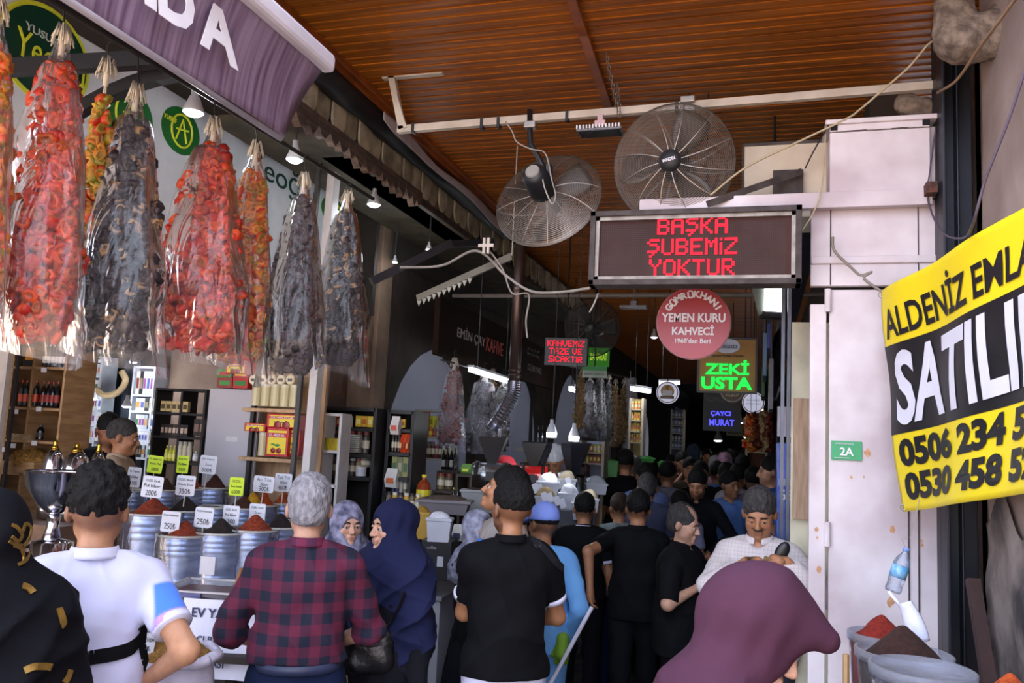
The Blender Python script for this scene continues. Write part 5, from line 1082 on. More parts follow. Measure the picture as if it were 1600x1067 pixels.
def bin_(px_, rim, wpx, d, kind, peak, label, hb=.36, wrap=True, sticker=False):
    c = P(px_, rim, d); R = wpx/2/F*d; root = empty('spice_bin', (c[0], c[1], c[2]-hb), .2, label, 'spice bin')
    m = MB(); pr = [(R*.84, 0), (R*.86, .01)]
    for k_ in range(1, 40): z = hb*k_/40; pr.append((R*(.86+.12*k_/40)+(.005 if k_ in (30, 33, 36, 14) else 0), z))
    m.lathe(pr+[(R*.97, hb), (R*.95, hb-.01), (R*.93, hb-.06), (0, hb-.06)], n=40); m.build('bin', galv, root, True)
    m = MB(); m.tube([(R*math.cos(t), R*math.sin(t), hb) for t in [2*PI*i/36 for i in range(37)]], .007, 6, False); m.build('rim', rimm, root, True)
    for a in (.3, PI+.3):
        m = MB(); m.tube([(R*math.cos(a+q*.18), R*math.sin(a+q*.18), hb*.72-.03*(1-q*q)) for q in (-1, -.6, 0, .6, 1)], .004, 5); m.build('handle', rimm, root, True)
    if wrap:
        sd = px_; m = MB(); m.grid(lambda u, v: ((R*(1.03+.02*math.sin(u*50+sd)+.03*v*abs(math.sin(u*17+v*3))))*math.cos(2*PI*u), (R*(1.03+.02*math.sin(u*44+sd)))*math.sin(2*PI*u), hb+.008-v*hb*.9), 60, 8); m.build('plastic_wrap', WRAP, root, True)
    hgt = (rim-peak)/F*d*1.05; heap(root, kind, R*.9, hgt+.02, hb-.03, px_)
    if sticker: m = MB(); m.box((-.04, -R*1.06, hb*.42), (.045, -R*1.04, hb*.68)); m.build('sticker', cmat('c9c4cc'), root)
    return root, c, R
bin_(288, 835, 80, 4.55, 'red', 810, 'front left galvanised spice bin with a red-brown cone', sticker=False)
bin_(346, 831, 78, 4.62, 'dark', 807, 'front galvanised bin with a black spice cone and a paper sticker', sticker=True)
bin_(398, 827, 76, 4.70, 'red', 800, 'front galvanised bin with a red-brown cone beside the plaid shirt')
bin_(438, 823, 62, 4.85, 'dark', 799, 'galvanised bin with a dark cone just left of the plaid shirt')
bin_(470, 815, 48, 5.05, 'tan', 799, 'small galvanised bin of tan seeds partly behind the grey-haired man')
bin_(238, 801, 90, 4.95, 'red', 775, 'tall galvanised bin with a red cone right behind the curly-haired boy', hb=.5)
bin_(290, 797, 70, 5.15, 'dark', 773, 'galvanised bin with a dark pointed cone in the second row')
bin_(337, 792, 46, 5.2, 'dark', 788, 'nearly empty galvanised bin with folded plastic in the second row')
bin_(380, 793, 64, 5.3, 'brown', 772, 'galvanised bin with a dark brown cone under the yellow-green card')
bin_(412, 789, 46, 5.45, 'orange', 765, 'galvanised bin with a bright orange cone, left of two')
bin_(443, 786, 48, 5.6, 'orange', 766, 'galvanised bin with an orange cone, right of two')
bin_(210, 766, 42, 5.5, 'red', 762, 'back-row bin with a little red spice, leftmost'); bin_(258, 765, 50, 5.62, 'deep', 744, 'back-row bin with a dark brown heap behind the front white card')
bin_(298, 763, 54, 5.75, 'red', 740, 'back-row bin with a red heap under the small yellow-green card'); bin_(335, 762, 50, 5.8, 'brown', 738, 'back-row bin with a tall dark brown cone, rightmost of its row')
c = P(395, 782, 5.35); root = empty('yellow_spice_tub', (c[0], c[1], c[2]-.15), 0, 'small tub of yellow powder between the dark and the orange cones', 'tub'); m = MB(); m.lathe([(.05, 0), (.07, .13), (0, .13)], n=20); m.build('tub', galv, root, True); heap(root, 'yellow', .065, .1, .12, 3)
# stepped stand under the bins
dw = mat('dark_wood', '2a211c', .7)
root = empty('bin_stand', (-3.3, 4.6, 0), .0, 'dark stepped wooden stand carrying the rows of spice bins', 'stand')
def std(d0, px0, px1, rim, hb):
    pts = [P(px0, rim, d0-.0), P(px1, rim, d0+.3)]; a, b = pts; z = a[2]-hb
    m = MB(); m.bar(np.array([a[0], a[1], z-.02])-np.array([-3.3, 4.6, 0]), np.array([b[0], b[1], b[2]-hb-.02])-np.array([-3.3, 4.6, 0]), .34, .036); m.build('step', dw, root)
    for q in (a, b): m = MB(); m.box((q[0]+3.3-.03, q[1]-4.6-.03, 0), (q[0]+3.3+.03, q[1]-4.6+.03, (a[2] if q is a else b[2])-hb-.03)); m.build('leg', dw, root)
std(4.62, 255, 440, 833, .36); std(5.0, 205, 235, 800, .5); std(5.2, 275, 385, 796, .36); std(5.55, 405, 450, 789, .36); std(5.6, 200, 345, 765, .36)
# price cards on sticks
ink = mat('ink', '23222e', .8); cw = mat('card_white', 'd9dbe6', .6, var=.03); cy_ = mat('card_lime', 'c6e21f', .6, var=.04)
def card(x0, y0, x1, y1, d, lines, label, mt=cw, tilt=0.):
    c = P((x0+x1)/2, (y0+y1)/2, d); w_ = (x1-x0)/F*d; h_ = (y1-y0)/F*d; root = empty('price_card', c, math.radians(17+tilt*2), label, 'price card'); root.rotation_euler[1] = math.radians(3+tilt); n = 4; rr = w_*.1; pl = []
    for (cx_, cz_, a0) in ((w_/2-rr, h_/2-rr, 0), (-w_/2+rr, h_/2-rr, 90), (-w_/2+rr, -h_/2+rr, 180), (w_/2-rr, -h_/2+rr, 270)):
        for k_ in range(n+1): a = math.radians(a0+90*k_/n); pl.append((cx_+rr*math.cos(a), cz_+rr*math.sin(a)))
    m = MB(); m.prism(pl, .003, (0, .002, 0)); m.build('card', mt, root); m = MB(); m.tube([(0, .006, h_*.1), (0, .006, -h_*.5-.1)], .0035, 5); m.build('stick', mat('stick_white', 'cfcac0', .6), root)
    for i, (s_, zf, ww, hh) in enumerate(lines): text(s_, ink, root, (0 if ww > .5 else w_*.05, -.002, h_*zf), w=w_*ww, h=h_*hh, depth=.001, rot=(0, 0, 0))
card(252, 799, 281, 831, 4.5, [('Karası Cumhuriyet', .3, .8, .12), ('250₺', -.2, .62, .3)], 'white price card reading 250 at the front left bin')
card(304, 793, 333, 824, 4.6, [('Köylü Cumhuriyet', .3, .8, .12), ('250₺', -.2, .66, .3)], 'white price card reading 250 between the two front cones')
card(348, 790, 374, 820, 4.7, [('ÖZEL Kırık', .3, .7, .14), ('Pul Biber', .02, .7, .14), ('300', -.3, .45, .22)], 'white price card reading ÖZEL and Pul Biber in front of the right red cone', tilt=-2)
card(389, 787, 415, 815, 4.85, [('ÖZEL Kırık', .3, .75, .14), ('İsot', .02, .45, .16), ('250', -.3, .4, .2)], 'white price card reading İsot left of the plaid shirt', tilt=-3)
card(222, 744, 254, 777, 4.95, [('ÖZEL Kırık', .3, .7, .14), ('Pul biber', .05, .8, .15), ('200₺', -.28, .55, .26)], 'white price card reading 200 beside the boy’s hair', tilt=1)
card(275, 743, 305, 774, 5.1, [('ÖZEL Kırık', .3, .8, .14), ('Köylü İsot', .05, .8, .15), ('350₺', -.28, .6, .26)], 'white price card reading 350 on the dark pointed cone', tilt=-1)
card(199, 730, 220, 761, 5.3, [('Ev Yapım', .28, .7, .14), ('Pul biber', .02, .7, .15), ('150₺', -.28, .5, .2)], 'narrow white price card leftmost by the shopkeeper')
card(231, 712, 254, 739, 5.5, [('Ev Yapım Köy', .3, .8, .13), ('Kırık Pul', .05, .7, .13), ('500₺', -.28, .5, .2)], 'larger lime green price card reading 500, left of two at the back', cy_, 2)
card(276, 712, 295, 739, 5.6, [('Köy Pul', .3, .7, .14), ('Pul Biber', .02, .75, .14), ('500₺', -.3, .6, .2)], 'small lime green price card in the back row beside the tall card', cy_, -2)
card(312, 712, 338, 740, 5.7, [('Ev Yapım', .3, .7, .14), ('İsot', .02, .4, .16), ('500₺', -.3, .6, .22)], 'white price card reading 500 on the tallest dark brown cone', tilt=1)
card(358, 746, 381, 774, 5.15, [('ÖZEL', .3, .6, .16), ('İpek Sumak', .0, .75, .16), ('600₺', -.3, .6, .2)], 'lime green price card reading 600 on the brown cone', cy_, -2)
card(396, 744, 428, 769, 5.3, [('Acı Toz', .28, .7, .2), ('Biber', .0, .4, .2), ('300₺', -.28, .5, .3)], 'white price card reading 300 at the left orange cone')
card(429, 740, 456, 768, 5.45, [('Tatlı Toz', .28, .75, .18), ('Biber', .02, .4, .18), ('400₺', -.28, .55, .26)], 'white price card reading 400 at the right orange cone', tilt=-2)
# paste tub with sheet sign, tins
c = P(335, 948, 4.1); tub = clearmat('tub_plastic', 'f0e8e4', .10, .2, .2, 5)
root = empty('paste_tub', (c[0], c[1], .62), math.radians(14), 'clear plastic tub of dark red pepper paste with a paper sign on its front', 'tub')
zt = c[2]+.10; hh = zt-.62
for nm, mt, s_ in (('tub', tub, 1.), ('pepper_paste', mat('paste', '54180f', .35, col2='3a100c', vs=6), .965)):
    m = MB(); a0, a1 = .16*s_, .20*s_; h1 = hh*(1 if nm == 'tub' else .9)
    m.add([(-a0, -.13*s_, .004), (a0, -.13*s_, .004), (a0, .13*s_, .004), (-a0, .13*s_, .004), (-a1, -.16*s_, h1), (a1, -.16*s_, h1), (a1, .16*s_, h1), (-a1, .16*s_, h1)], [(0,3,2,1), (0,1,5,4), (1,2,6,5), (2,3,7,6), (3,0,4,7)]+([(4, 5, 6, 7)] if nm != 'tub' else [])); m.build(nm, mt, root)
m = MB()
for (p, q) in (((-.21, -.17), (.21, -.17)), ((.21, -.17), (.21, .17)), ((.21, .17), (-.21, .17)), ((-.21, .17), (-.21, -.17))): m.bar((*p, hh), (*q, hh), .02, .016)
m.build('rim', mat('tub_rim', 'b9b3b6', .4), root); m = MB(); m.box((-.1, -.185, hh-.06), (.0, -.17, hh-.01)); m.build('clip', cmat('4a4a7a'), root)
m = MB(); m.tube([(.09, 0, hh*.8), (.13, -.02, hh+.22)], [.016, .012], 8); m.build('wooden_spoon', mat('spoon_wood', '8d5a33', .6), root)
o = m and bpy.data.objects['wooden_spoon']; o.name = 'wooden_spoon'
root2 = empty('paper_sign', (c[0]+.10, c[1]-.17, zt-.02), math.radians(14), 'white paper sign with blue capitals hung on the paste tub', 'sign')
m = MB(); m.grid(lambda u, v: (-.12+u*.34, -.025-.01*math.sin(u*4+v*2), -.36*v), 10, 10); m.build('paper', mat('paper', 'd4d2e4', .6, var=.03), root2, solid=.002)
bl_ = mat('print_blue', '22244f', .6)
for i, s_ in enumerate(('EV YAPIMI', 'ACI BİBER', 'SALÇASI')): text(s_, bl_, root2, (-.07, -.04, -.06-.115*i), h=.042, bold=.012, align='LEFT')
for (px_, w_, col, lb) in ((365, 24, '8d847e', 'beige round tin with pale stripes on the table beside the paste tub'), (385, 17, '2f6a44', 'green round tin between the beige and the brown tins'), (399, 12, '3c2a2c', 'dark brown tin at the plaid man’s elbow')):
    t_ = P(px_, 967, 3.95); bt = P(px_, 1015, 3.95); R = w_/2/F*3.95; root = empty('round_tin', bt, 0, lb, 'tin'); h = t_[2]-bt[2]
    m = MB(); m.lathe([(R, 0), (R, h*.9)], n=24); m.build('tin', cmat(col, .4), root, True); m = MB(); m.lathe([(R*1.03, h*.88), (R*1.03, h), (R*.9, h+.003), (0, h+.003)], n=24); m.build('lid', cmat('a39c94' if col != '2f6a44' else '3f7d54'), root, True)
    for z in (.25, .6): m = MB(); m.lathe([(R*1.01, h*z), (R*1.01, h*(z+.06))], n=24); m.build('band', cmat('c9bfa8' if col != '2f6a44' else '9ab04a'), root)
m = MB(); c = P(370, 1030, 3.95); m.box((-.42, -.2, -.03), (.42, .2, 0)); root = empty('display_table', (c[0]-.1, c[1]+.06, 0), math.radians(14), 'small dark table under the paste tub and the round tins', 'table'); tz = bt[2]
m = MB(); m.box((-.45, -.24, tz-.03), (.42, .22, tz)); m.build('tabletop', dw, root)
for sx in (-.42, .38):
    for sy in (-.2, .18): m = MB(); m.box((sx-.02, sy-.02, 0), (sx+.02, sy+.02, tz-.03)); m.build('leg', dw, root)
bpy.data.objects['paste_tub'].location.z = tz
for ch in bpy.data.objects['paste_tub'].children: pass
bpy.data.objects['paste_tub'].scale = (1, 1, (zt-tz)/hh)
# grain sack with card
c = P(262, 1022, 3.3); R = .17; root = empty('grain_sack', (c[0], c[1], 0), 0, 'open white woven sack of golden cracked wheat beside the boy', 'sack')
S = SDF((-.3, -.3, 0), (.3, .3, c[2]+.1), .014); S.cap((0, 0, .14), (0, 0, c[2]-.1), .2, .185, .03); S.noise(.008, 22, 4); S.plane((0, 0, c[2]), (0, 0, 1)); S.plane((0, 0, .01), (0, 0, -1)); S.build('sack', mat('sack_white', 'cfcbe0', .8, bump=.4, bs=90), root)
m = MB(); m.tube([((.185+.01*math.sin(t*5))*math.cos(t), (.185+.01*math.sin(t*4))*math.sin(t), c[2]+.008*math.sin(t*7)) for t in [2*PI*i/40 for i in range(41)]], .022, 8, False); m.build('rolled_rim', MATS['sack_white'], root, True)
heap(root, 'tan', .165, .10, c[2]-.005, 2, 1., .006, 'cracked_wheat').data.materials[0] = mat('wheat', 'b0823f', .9, col2='7f5a2a', vs=120, bump=.8, bs=300)
card(212, 975, 243, 1021, 3.2, [('MANİSA', .3, .7, .17), ('SİYAH ÜZM', .0, .85, .15), ('200₺', -.3, .6, .17)], 'white hand-written card standing in the sack of wheat', tilt=3)
# steel hopper bowl on stand + domed urns
stl = mat('polished_steel', 'c8c8d2', .12, metal=1., var=.03); brass = mat('brass', 'b08a3a', .2, metal=1., var=.1)
c = P(92, 737, 4.0); root = empty('steel_hopper', (c[0], c[1], .9), 0, 'large polished steel bowl hopper on a stem behind the curly-haired boy', 'hopper'); zz = c[2]-.9
m = MB(); m.lathe([(.03, -.20), (.05, -.19), (.10, -.15), (.16, -.07), (.175, 0), (.18, .004), (.165, -.01), (.15, -.07), (.05, -.17), (0, -.17)], (0, 0, zz), n=40, sx=.82, sy=.82); m.build('bowl', stl, root, True)
m = MB(); m.lathe([(.05, -.34), (.028, -.26), (.03, -.2)], (0, 0, zz), n=20); m.build('stem', stl, root, True); m = MB(); m.lathe([(.10, 0), (.10, zz-.33), (.02, zz-.31)], n=30); m.build('drum', stl, root, True)
for (px_, py_, w_, lb) in ((88, 688, 34, 'brass-topped steel urn, left of three behind the steel bowl'), (122, 692, 46, 'widest domed steel urn with a brass crown'), (156, 693, 26, 'brass-topped urn half behind the shopkeeper')):
    t_ = P(px_, py_, 4.9); R = w_/2/F*4.9; root = empty('urn', (t_[0], t_[1], t_[2]-.45), 0, lb, 'urn')
    m = MB(); m.lathe([(R*.9, 0), (R, .05), (R, .26), (R*.75, .36), (R*.25, .41)], n=32); m.build('body', stl, root, True); m = MB(); m.lathe([(R*.4, .40), (R*.3, .415), (.012, .43), (.018, .445), (0, .455)], n=24); m.build('crown', brass, root, True)
m = MB(); a, b = P(40, 745, 4.9), P(175, 745, 4.9); m.box((a[0]-.3, a[1]-.2, 0), (b[0], b[1]+.15, t_[2]-.452)); o = m.build('shop_counter', mat('counter_wood', '6b4e38', .6, var=.2)); tag(o, 'low brown wooden counter under the steel urns', 'counter')
boxthing('hopper_table', (c[0]-.3, c[1]-.2, 0), (c[0]+.25, c[1]+.25, .9), mat('pale_tub', '9d9890', .6), 'pale table box under the steel hopper', 'table')
# ------------------------------------------------------------------ lamps
bulb_e = emat('bulb_white', 'f2f6ff', 4.0); warm_e = emat('bulb_warm', 'ffc27a', 2.5)
def lamp_at(p, w_, power, label, shape='bulb', col=(.9, .95, 1.), cord=.25, e=bulb_e, tilt=0.):
    """hanging LED bulb: dome body, glowing cap, socket and cord, with its own point light just under it"""
    root = empty('hanging_bulb', p, 0, label, 'lamp'); R = w_/2
    m = MB(); m.lathe([(R, 0), (R*.97, R*.25), (R*.5, R*1.5), (R*.36, R*1.7), (R*.36, R*2.4), (0, R*2.4)], n=20); m.build('shade', mat('bulb_body', 'c9cbd2', .4), root, True)
    m = MB(); m.lathe([(0, -R*.35), (R*.6, -R*.28), (R*.96, 0), (0, 0)] if shape == 'bulb' else [(0, -R*.9), (R*.9, -R*.85), (R*.96, 0), (0, 0)], n=20); m.build('glowing_cap', e, root, True)
    m = MB(); m.tube([(0, 0, R*2.3), (0.01, 0, R*2.3+cord)], .004, 5); m.build('cord', bcab, root)
    if p[0] > -2.55 or p[1] > 4.6: m = MB(); m.tube([(0, 0, R*2.3), (0, 0, (4.2 if p[0] > -2.5 else 4.3)-p[2])], .004, 4); m.build('cord', bcab, root)
    if power:
        l = bpy.data.lights.new('bulb_light', 'POINT'); l.energy = power*.10; l.color = col; l.shadow_soft_size = R; o = bpy.data.objects.new('bulb_light', l); COL.objects.link(o); o.location = (0, 0, -R*1.2); o.parent = root
    return root
for (px_, py_, X, w_, pw, lb) in ((302, 176, -2.75, .105, 20, 'LED bulb glowing under the awning above the large aubergine bag'), (460, 250, -2.8, .105, 20, 'LED bulb glowing between the red and the purple bags'), (584, 320, -2.85, .105, 16, 'LED bulb glowing right of the last aubergine bag')):
    lamp_at(PX(px_, py_, X), w_, pw, lb, cord=.15)
for (px_, py_, Y, w_, pw, lb) in ((145, 623, 5.9, .075, 22, 'square-looking LED lamp left over the shopkeeper'), (198, 635, 5.9, .08, 22, 'LED lamp right over the shopkeeper'), (208, 566, 6.1, .07, 12, 'small LED lamp high at the back of the spice shop'),
    (617, 410, 6.6, .05, 14, 'small LED bulb under the dark eave, left of two'), (670, 390, 6.4, .055, 14, 'small LED bulb under the dark eave, right of two')):
    lamp_at(PY(px_, py_, Y), w_, pw, lb, cord=.3)
lamp_at(P(862, 676, 7.6), .10, 30, 'white LED bulb on a long wire over the flour bins, left of two', 'lamp', cord=.5)
lamp_at(P(897, 682, 7.6), .10, 30, 'white LED bulb on a long wire over the flour bins, right of two', 'lamp', cord=.5)
for (px_, py_, d, w_, pw, e_, lb) in ((1022, 527, 12, .10, 20, bulb_e, 'small bright lamp high under the dark ceiling beside the round red sign'), (1189, 640, 15, .10, 16, warm_e, 'warm lamp among the far right-hand stalls'), (1184, 687, 17, .14, 20, warm_e, 'orange-lit lamp low among the far right-hand stalls'),
    (1122, 688, 24, .25, 12, bulb_e, 'distant white lamp at the end of the lane'), (1156, 661, 18, .14, 12, bulb_e, 'distant white lamp, left of the pair beside the blue sign'), (1163, 663, 18, .13, 0, bulb_e, 'distant white lamp, right of the pair beside the blue sign'), (1123, 671, 26, .1, 0, bulb_e, 'tiny lamp deep in the lane'), (1166, 683, 20, .13, 14, bulb_e, 'flat white lamp over the far crowd')):
    lamp_at(P(px_, py_, d), w_, pw, lb, e=e_, cord=.6, col=(1, .8, .55) if e_ is warm_e else (.9, .95, 1))
def tube_lamp(a, b, r, label, pw, e=None):
    a, b = np.array(a), np.array(b); root = empty('tube_lamp', a, 0, label, 'lamp'); m = MB(); m.bar((0, 0, 0), b-a, r*2, r*2); m.build('glowing_tube', e or emat('tube_white', 'eef4ff', 2.2), root); m = MB(); m.bar((0, 0, r*1.4), b-a+np.array([0, 0, r*1.4]), r*3, r); m.build('holder', mat('holder', 'b9bcc4', .5), root); zc_ = 3.6 if a[0] < -3.3 else 4.22
    for q_ in (.15, .85): v_ = (b-a)*q_; m = MB(); m.tube([v_+np.array([0, 0, r]), np.array([v_[0], v_[1], zc_-a[2]])], .006, 4); m.build('suspension_rod', bcab, root)
    if pw:
        l = bpy.data.lights.new('tube_light', 'POINT'); l.energy = pw*.075; l.color = (.9, .95, 1); l.shadow_soft_size = .12; o = bpy.data.objects.new('tube_light', l); COL.objects.link(o); o.location = tuple((b-a)/2+np.array([0, 0, -.12])); o.parent = root
tube_lamp(P(735, 577, 8.0), P(798, 597, 9.2), .022, 'fluorescent tube under the dark coffee stall sign', 26)
tube_lamp(P(1030, 598, 12), P(1062, 598, 12), .025, 'fluorescent tube behind the round chef sign', 22); tube_lamp(P(988, 607, 11.5), P(1014, 611, 12.4), .03, 'fluorescent tube over the lit yellow shelves', 34)
tube_lamp(P(892, 607, 11), P(902, 610, 11.4), .03, 'short tube lamp behind the hanging bunches', 16); tube_lamp(P(1040, 532+0, 16), P(1052, 533, 16), .02, 'far dim tube lamp under the ceiling', 0)
# bright panel lamp at the right
p = P(1207, 466, 5.4); root = empty('panel_lamp', p, math.radians(20), 'bright upright white panel lamp beside the LED sign', 'lamp')
m = MB(); m.box((-.055, -.03, -.09), (.055, .03, .10)); m.build('glowing_panel', emat('panel_glow', 'f2f6ff', 2.2), root); m = MB(); m.box((-.065, -.02, -.13), (.07, .06, -.09)); m.box((.055, -.03, -.12), (.075, .05, .11)); m.build('housing', mat('lamp_black', '16161c', .5), root)
m = MB(); m.add([(-.15, .0, .1), (-.055, 0, .1), (-.055, .0, -.1), (-.09, 0, -.12)], [(0, 1, 2, 3)]); m.build('reflector', mat('refl', '7d8478', .4, metal=.4), root, solid=.01); m = MB(); m.tube([(0, 0, .1), (0, 0, 4.22-p[2])], .01, 5); m.build('hanger', blk, root)
for (x, y, z, pw) in ((-4.3, 8.4, 2.9, 40), (-4.4, 11.6, 2.9, 45), (-4.4, 15.2, 2.9, 45), (-4.4, 19, 2.8, 40)):
    tube_lamp((x-.5, y, 3.2), (x+.5, y, 3.2), .02, 'fluorescent tube on the vault of the arched shop %s' % {8.4: 'nearest the camera', 11.6: 'behind the two LED bulbs', 15.2: 'behind the hanging bunches', 19: 'farthest down the lane'}[y], pw)
# ------------------------------------------------------------------ coffee stall sign, stove pipe, LED signs
dks = mat('sign_dark_brown', '241a14', .8, spec=.05, var=.1, vs=3)
a, b, c_, d_ = PX(692, 470, -2.95), PX(683, 548, -2.95), PX(800, 590, -2.95), PX(800, 505, -2.95)
root = empty('shop_signboard', (-2.95, 7.3, 2.76), 0, 'dark brown shop sign board with thin letters EMİN ÇAY KAHVE', 'sign')
m = MB(); m.box((-.06, 0, 0), (0, 2.5, .56)); m.build('panel', dks, root, bevel=.01); m = MB(); m.box((-.06, 2.52, -.01), (0, 4.6, .54)); m.build('panel', dks, root, bevel=.01)
e1 = PX(742, 528, -2.94); text('EMİN ÇAY', mat('dim_letters', '9a8f88', .5), root, (.004, e1[1]-7.3-.08, e1[2]-2.76), w=.88, h=.15, rot=(0, 0, PI/2)); text('KAHVE', mat('red_letters', 'c03c34', .5), root, (.004, e1[1]-7.3+.72, e1[2]-2.77), w=.62, h=.15, rot=(0, 0, PI/2))
text('KAHVE', mat('dim_letters2', '5f5650', .5), root, (.004, 3.4, .40), w=.6, h=.1, rot=(0, 0, PI/2)); text('DÜNYASI', mat('dim_letters2', '5f5650', .5), root, (.004, 3.5, .2), w=.7, h=.1, rot=(0, 0, PI/2))
root = empty('stove_pipe', (-2.12, 7.1, 2.5), 0, 'dark metal stove pipe ending in a flexible aluminium duct', 'pipe')
m = MB(); m.tube([(0, 0, 0), (0, 0, 1.75)], .052, 16); m.build('pipe', mat('pipe_dark', '5c4c48', .35, metal=.7), root, True)
for z in (.06, .82, .1, .86): m = MB(); m.tube([(0, 0, z), (0, 0, z+.012)], .058, 16); m.build('collar', mat('pipe_dark', '5c4c48'), root, True)
q = [(0, 0, .02), (0, 0, -.08), (-.05, .0, -.2), (-.14, .0, -.36), (-.18, 0, -.42)]; sp_ = spline(q, 12); m = MB(); m.tube(sp_, [.058+.008*(i % 2) for i in range(len(sp_))], 16); m.build('flexible_duct', mat('foil_duct', 'a9a9b4', .25, metal=.9), root)
def ledbox(px0, py0, px1, py1, d, lines, label, e, rows, pitch, bgm=None):
    p = P((px0+px1)/2, (py0+py1)/2, d); w_ = (px1-px0)/F*d; h_ = (py1-py0)/F*d; root = empty('led_sign', p, math.radians(8), label, 'sign')
    m = MB(); m.tube([(0, .03, h_/2), (0, .03, 4.22-p[2])], .008, 5); m.build('hanger', blk, root)
    m = MB(); m.box((-w_/2, 0, -h_/2), (w_/2, .06, h_/2)); m.build('display', bgm or mat('led_black', '120c0e', .4), root); m = MB(); dots(lines, pitch, pitch*.30, rows, 0, lambda x, z: (x, -.004, z), None, m); m.build('lit_lettering', e, root); return root, w_, h_
ledbox(851, 528, 917, 571, 7.9, ['KAHVEMİZ', 'TAZE VE', 'SICAKTIR.'.replace('.', '')], 'small black LED sign with red letters KAHVEMİZ TAZE VE SICAKTIR', emat('led_red2', 'ff1a30', .8), [.105, .03, -.045], .0082)
root, w_, h_ = ledbox(919, 543, 952, 572, 9.5, [], 'green and yellow sign box behind the red LED letters', blk, [], .01, emat('green_sign', '4ea03a', .12)); text('BAHARAT', emat('yellow_lit', 'b8e04a', .25), root, (0, -.01, 0), w=w_*.8, h=h_*.4, bold=.02)
root, w_, h_ = ledbox(910, 572, 948, 590, 9.4, [], 'white and green striped sign below the green sign box', blk, [], .01, mat('pale_sign', '8f9f94', .5)); m = MB(); m.box((-w_/2, -.01, h_*.1), (w_/2, -.004, h_*.5)); m.build('green_stripe', mat('stripe_green', '2f8a45', .5), root); text('KURUYEMİŞ', mat('ink', '23222e'), root, (0, -.01, -h_*.2), w=w_*.8, h=h_*.25)
p = P(1136, 571, 8.6); w_, h_ = 88/F*8.6, 84/F*8.6; root = empty('hanging_sign', p, math.radians(-2), 'mustard yellow hanging sign with glowing green letters ZEKİ USTA', 'sign')
m = MB(); m.box((-w_/2, 0, -h_/2), (w_/2, .1, h_/2)); m.build('panel', mat('mustard', '9a6c1c', .5, var=.08), root); m = MB()
for q in (((-w_/2, 0, -h_/2), (w_/2, 0, -h_/2)), ((-w_/2, 0, h_/2), (w_/2, 0, h_/2)), ((-w_/2, 0, -h_/2), (-w_/2, 0, h_/2)), ((w_/2, 0, -h_/2), (w_/2, 0, h_/2))): m.bar(q[0], q[1], .02, .03, (0, 1, 0))
m.build('frame', blk, root); ge = emat('green_glow', '2dff5a', .42)
text('ZEKİ', ge, root, (0, -.02, -.02), w=w_*.76, h=.155, bold=.035); text('USTA', ge, root, (0, -.02, -.185), w=w_*.88, h=.13, bold=.045); text('Gerçek Kebap Dünyası', mat('ink', '23222e'), root, (0, -.006, .10), w=w_*.55, h=.035)
m = MB(); m.prism([(.13*math.cos(t), .075*math.sin(t)) for t in [2*PI*i/24 for i in range(24)]], .01, (0, -.012, .2)); m.build('oval_badge', mat('badge_white', 'b4bcd0', .4), root); text('Zekiusta', bl_, root, (0, -.026, .2), w=.2, h=.05)
for x in (-w_*.3, w_*.3): m = MB(); m.tube([(x, .05, h_/2), (x, .05, 4.2-p[2])], .006, 5); m.build('hanger', blk, root)
def disc(px_, py_, r_, d, mt, label, ring=None):
    p = P(px_, py_, d); R = r_/F*d; root = empty('round_sign', p, 0, label, 'sign'); m = MB(); m.prism([(R*math.cos(t), R*math.sin(t)) for t in [2*PI*i/36 for i in range(36)]], .05, (0, .05, 0)); m.build('disc', mt, root)
    if ring: m = MB(); m.tube([(R*.9*math.cos(t), -.004, R*.9*math.sin(t)) for t in [2*PI*i/36 for i in range(37)]], R*.04, 5, False); m.build('ring', ring, root)
    m = MB(); m.tube([(0, .02, R), (0, .02, 4.22-p[2])], .006, 5); m.build('hanger', blk, root); return root, R
wd_ = emat('lit_disc', 'c3c4dc', .28)
root, R = disc(1043, 613, 17.5, 11, wd_, 'round white hanging sign with a chef emblem in a gold ring', mat('gold', 'a8863a', .5))
m = MB(); m.prism([(R*.6*math.cos(t), R*.1+R*.6*math.sin(t)) for t in [2*PI*i/24 for i in range(24)]], .008, (0, -.004, 0)); m.build('gold_field', mat('gold2', 'c9ac62', .5), root)
m = MB(); m.prism([(R*.17*math.cos(t), R*.42+R*.22*math.sin(t)) for t in [2*PI*i/16 for i in range(16)]], .004, (0, -.014, 0)); m.build('face_shape', mat('c_skin', 'a8744a', .6), root); m = MB(); m.box((-R*.42, -.02, -R*.3), (R*.42, -.014, R*.15)); m.build('apron_shape', cmat('d8d8e0'), root); m = MB(); m.box((-R*.6, -.026, -R*.58), (R*.6, -.02, -R*.32)); m.build('banner_shape', cmat('4a3a22'), root); text('Lezzet', mat('gold2', 'c9ac62'), root, (0, -.03, -R*.45), w=R*.8, h=R*.2)
root, R = disc(1177, 629, 17, 11.5, wd_, 'round white sign with a red ring near the right-hand stalls', cmat('a8404a')); text('KAHVECİ', cmat('a8404a'), root, (0, -.01, R*.25), w=R*1.1, h=R*.2); text('GÜMRÜK HANI', cmat('6a6a8a'), root, (0, -.01, -R*.1), w=R*1.3, h=R*.15)
root, R = disc(1144, 610, 19, 12.5, cmat('4a3a2a'), 'round dark brown sign half hidden under the mustard sign', cmat('a8a8a0')); text('KEBAP', cmat('c9b98a'), root, (0, -.01, -R*.4), w=R*1., h=R*.22)
p = P(1128, 645, 14.5); root = empty('lit_sign', p, 0, 'dark sign board with blue glowing letters ÇAYCI MURAT', 'sign'); m = MB(); m.box((-.32, 0, -.32), (.32, .08, .42)); m.build('panel', mat('panel_dark', '23231f', .5), root); be = emat('blue_glow', '4a4aff', .8)
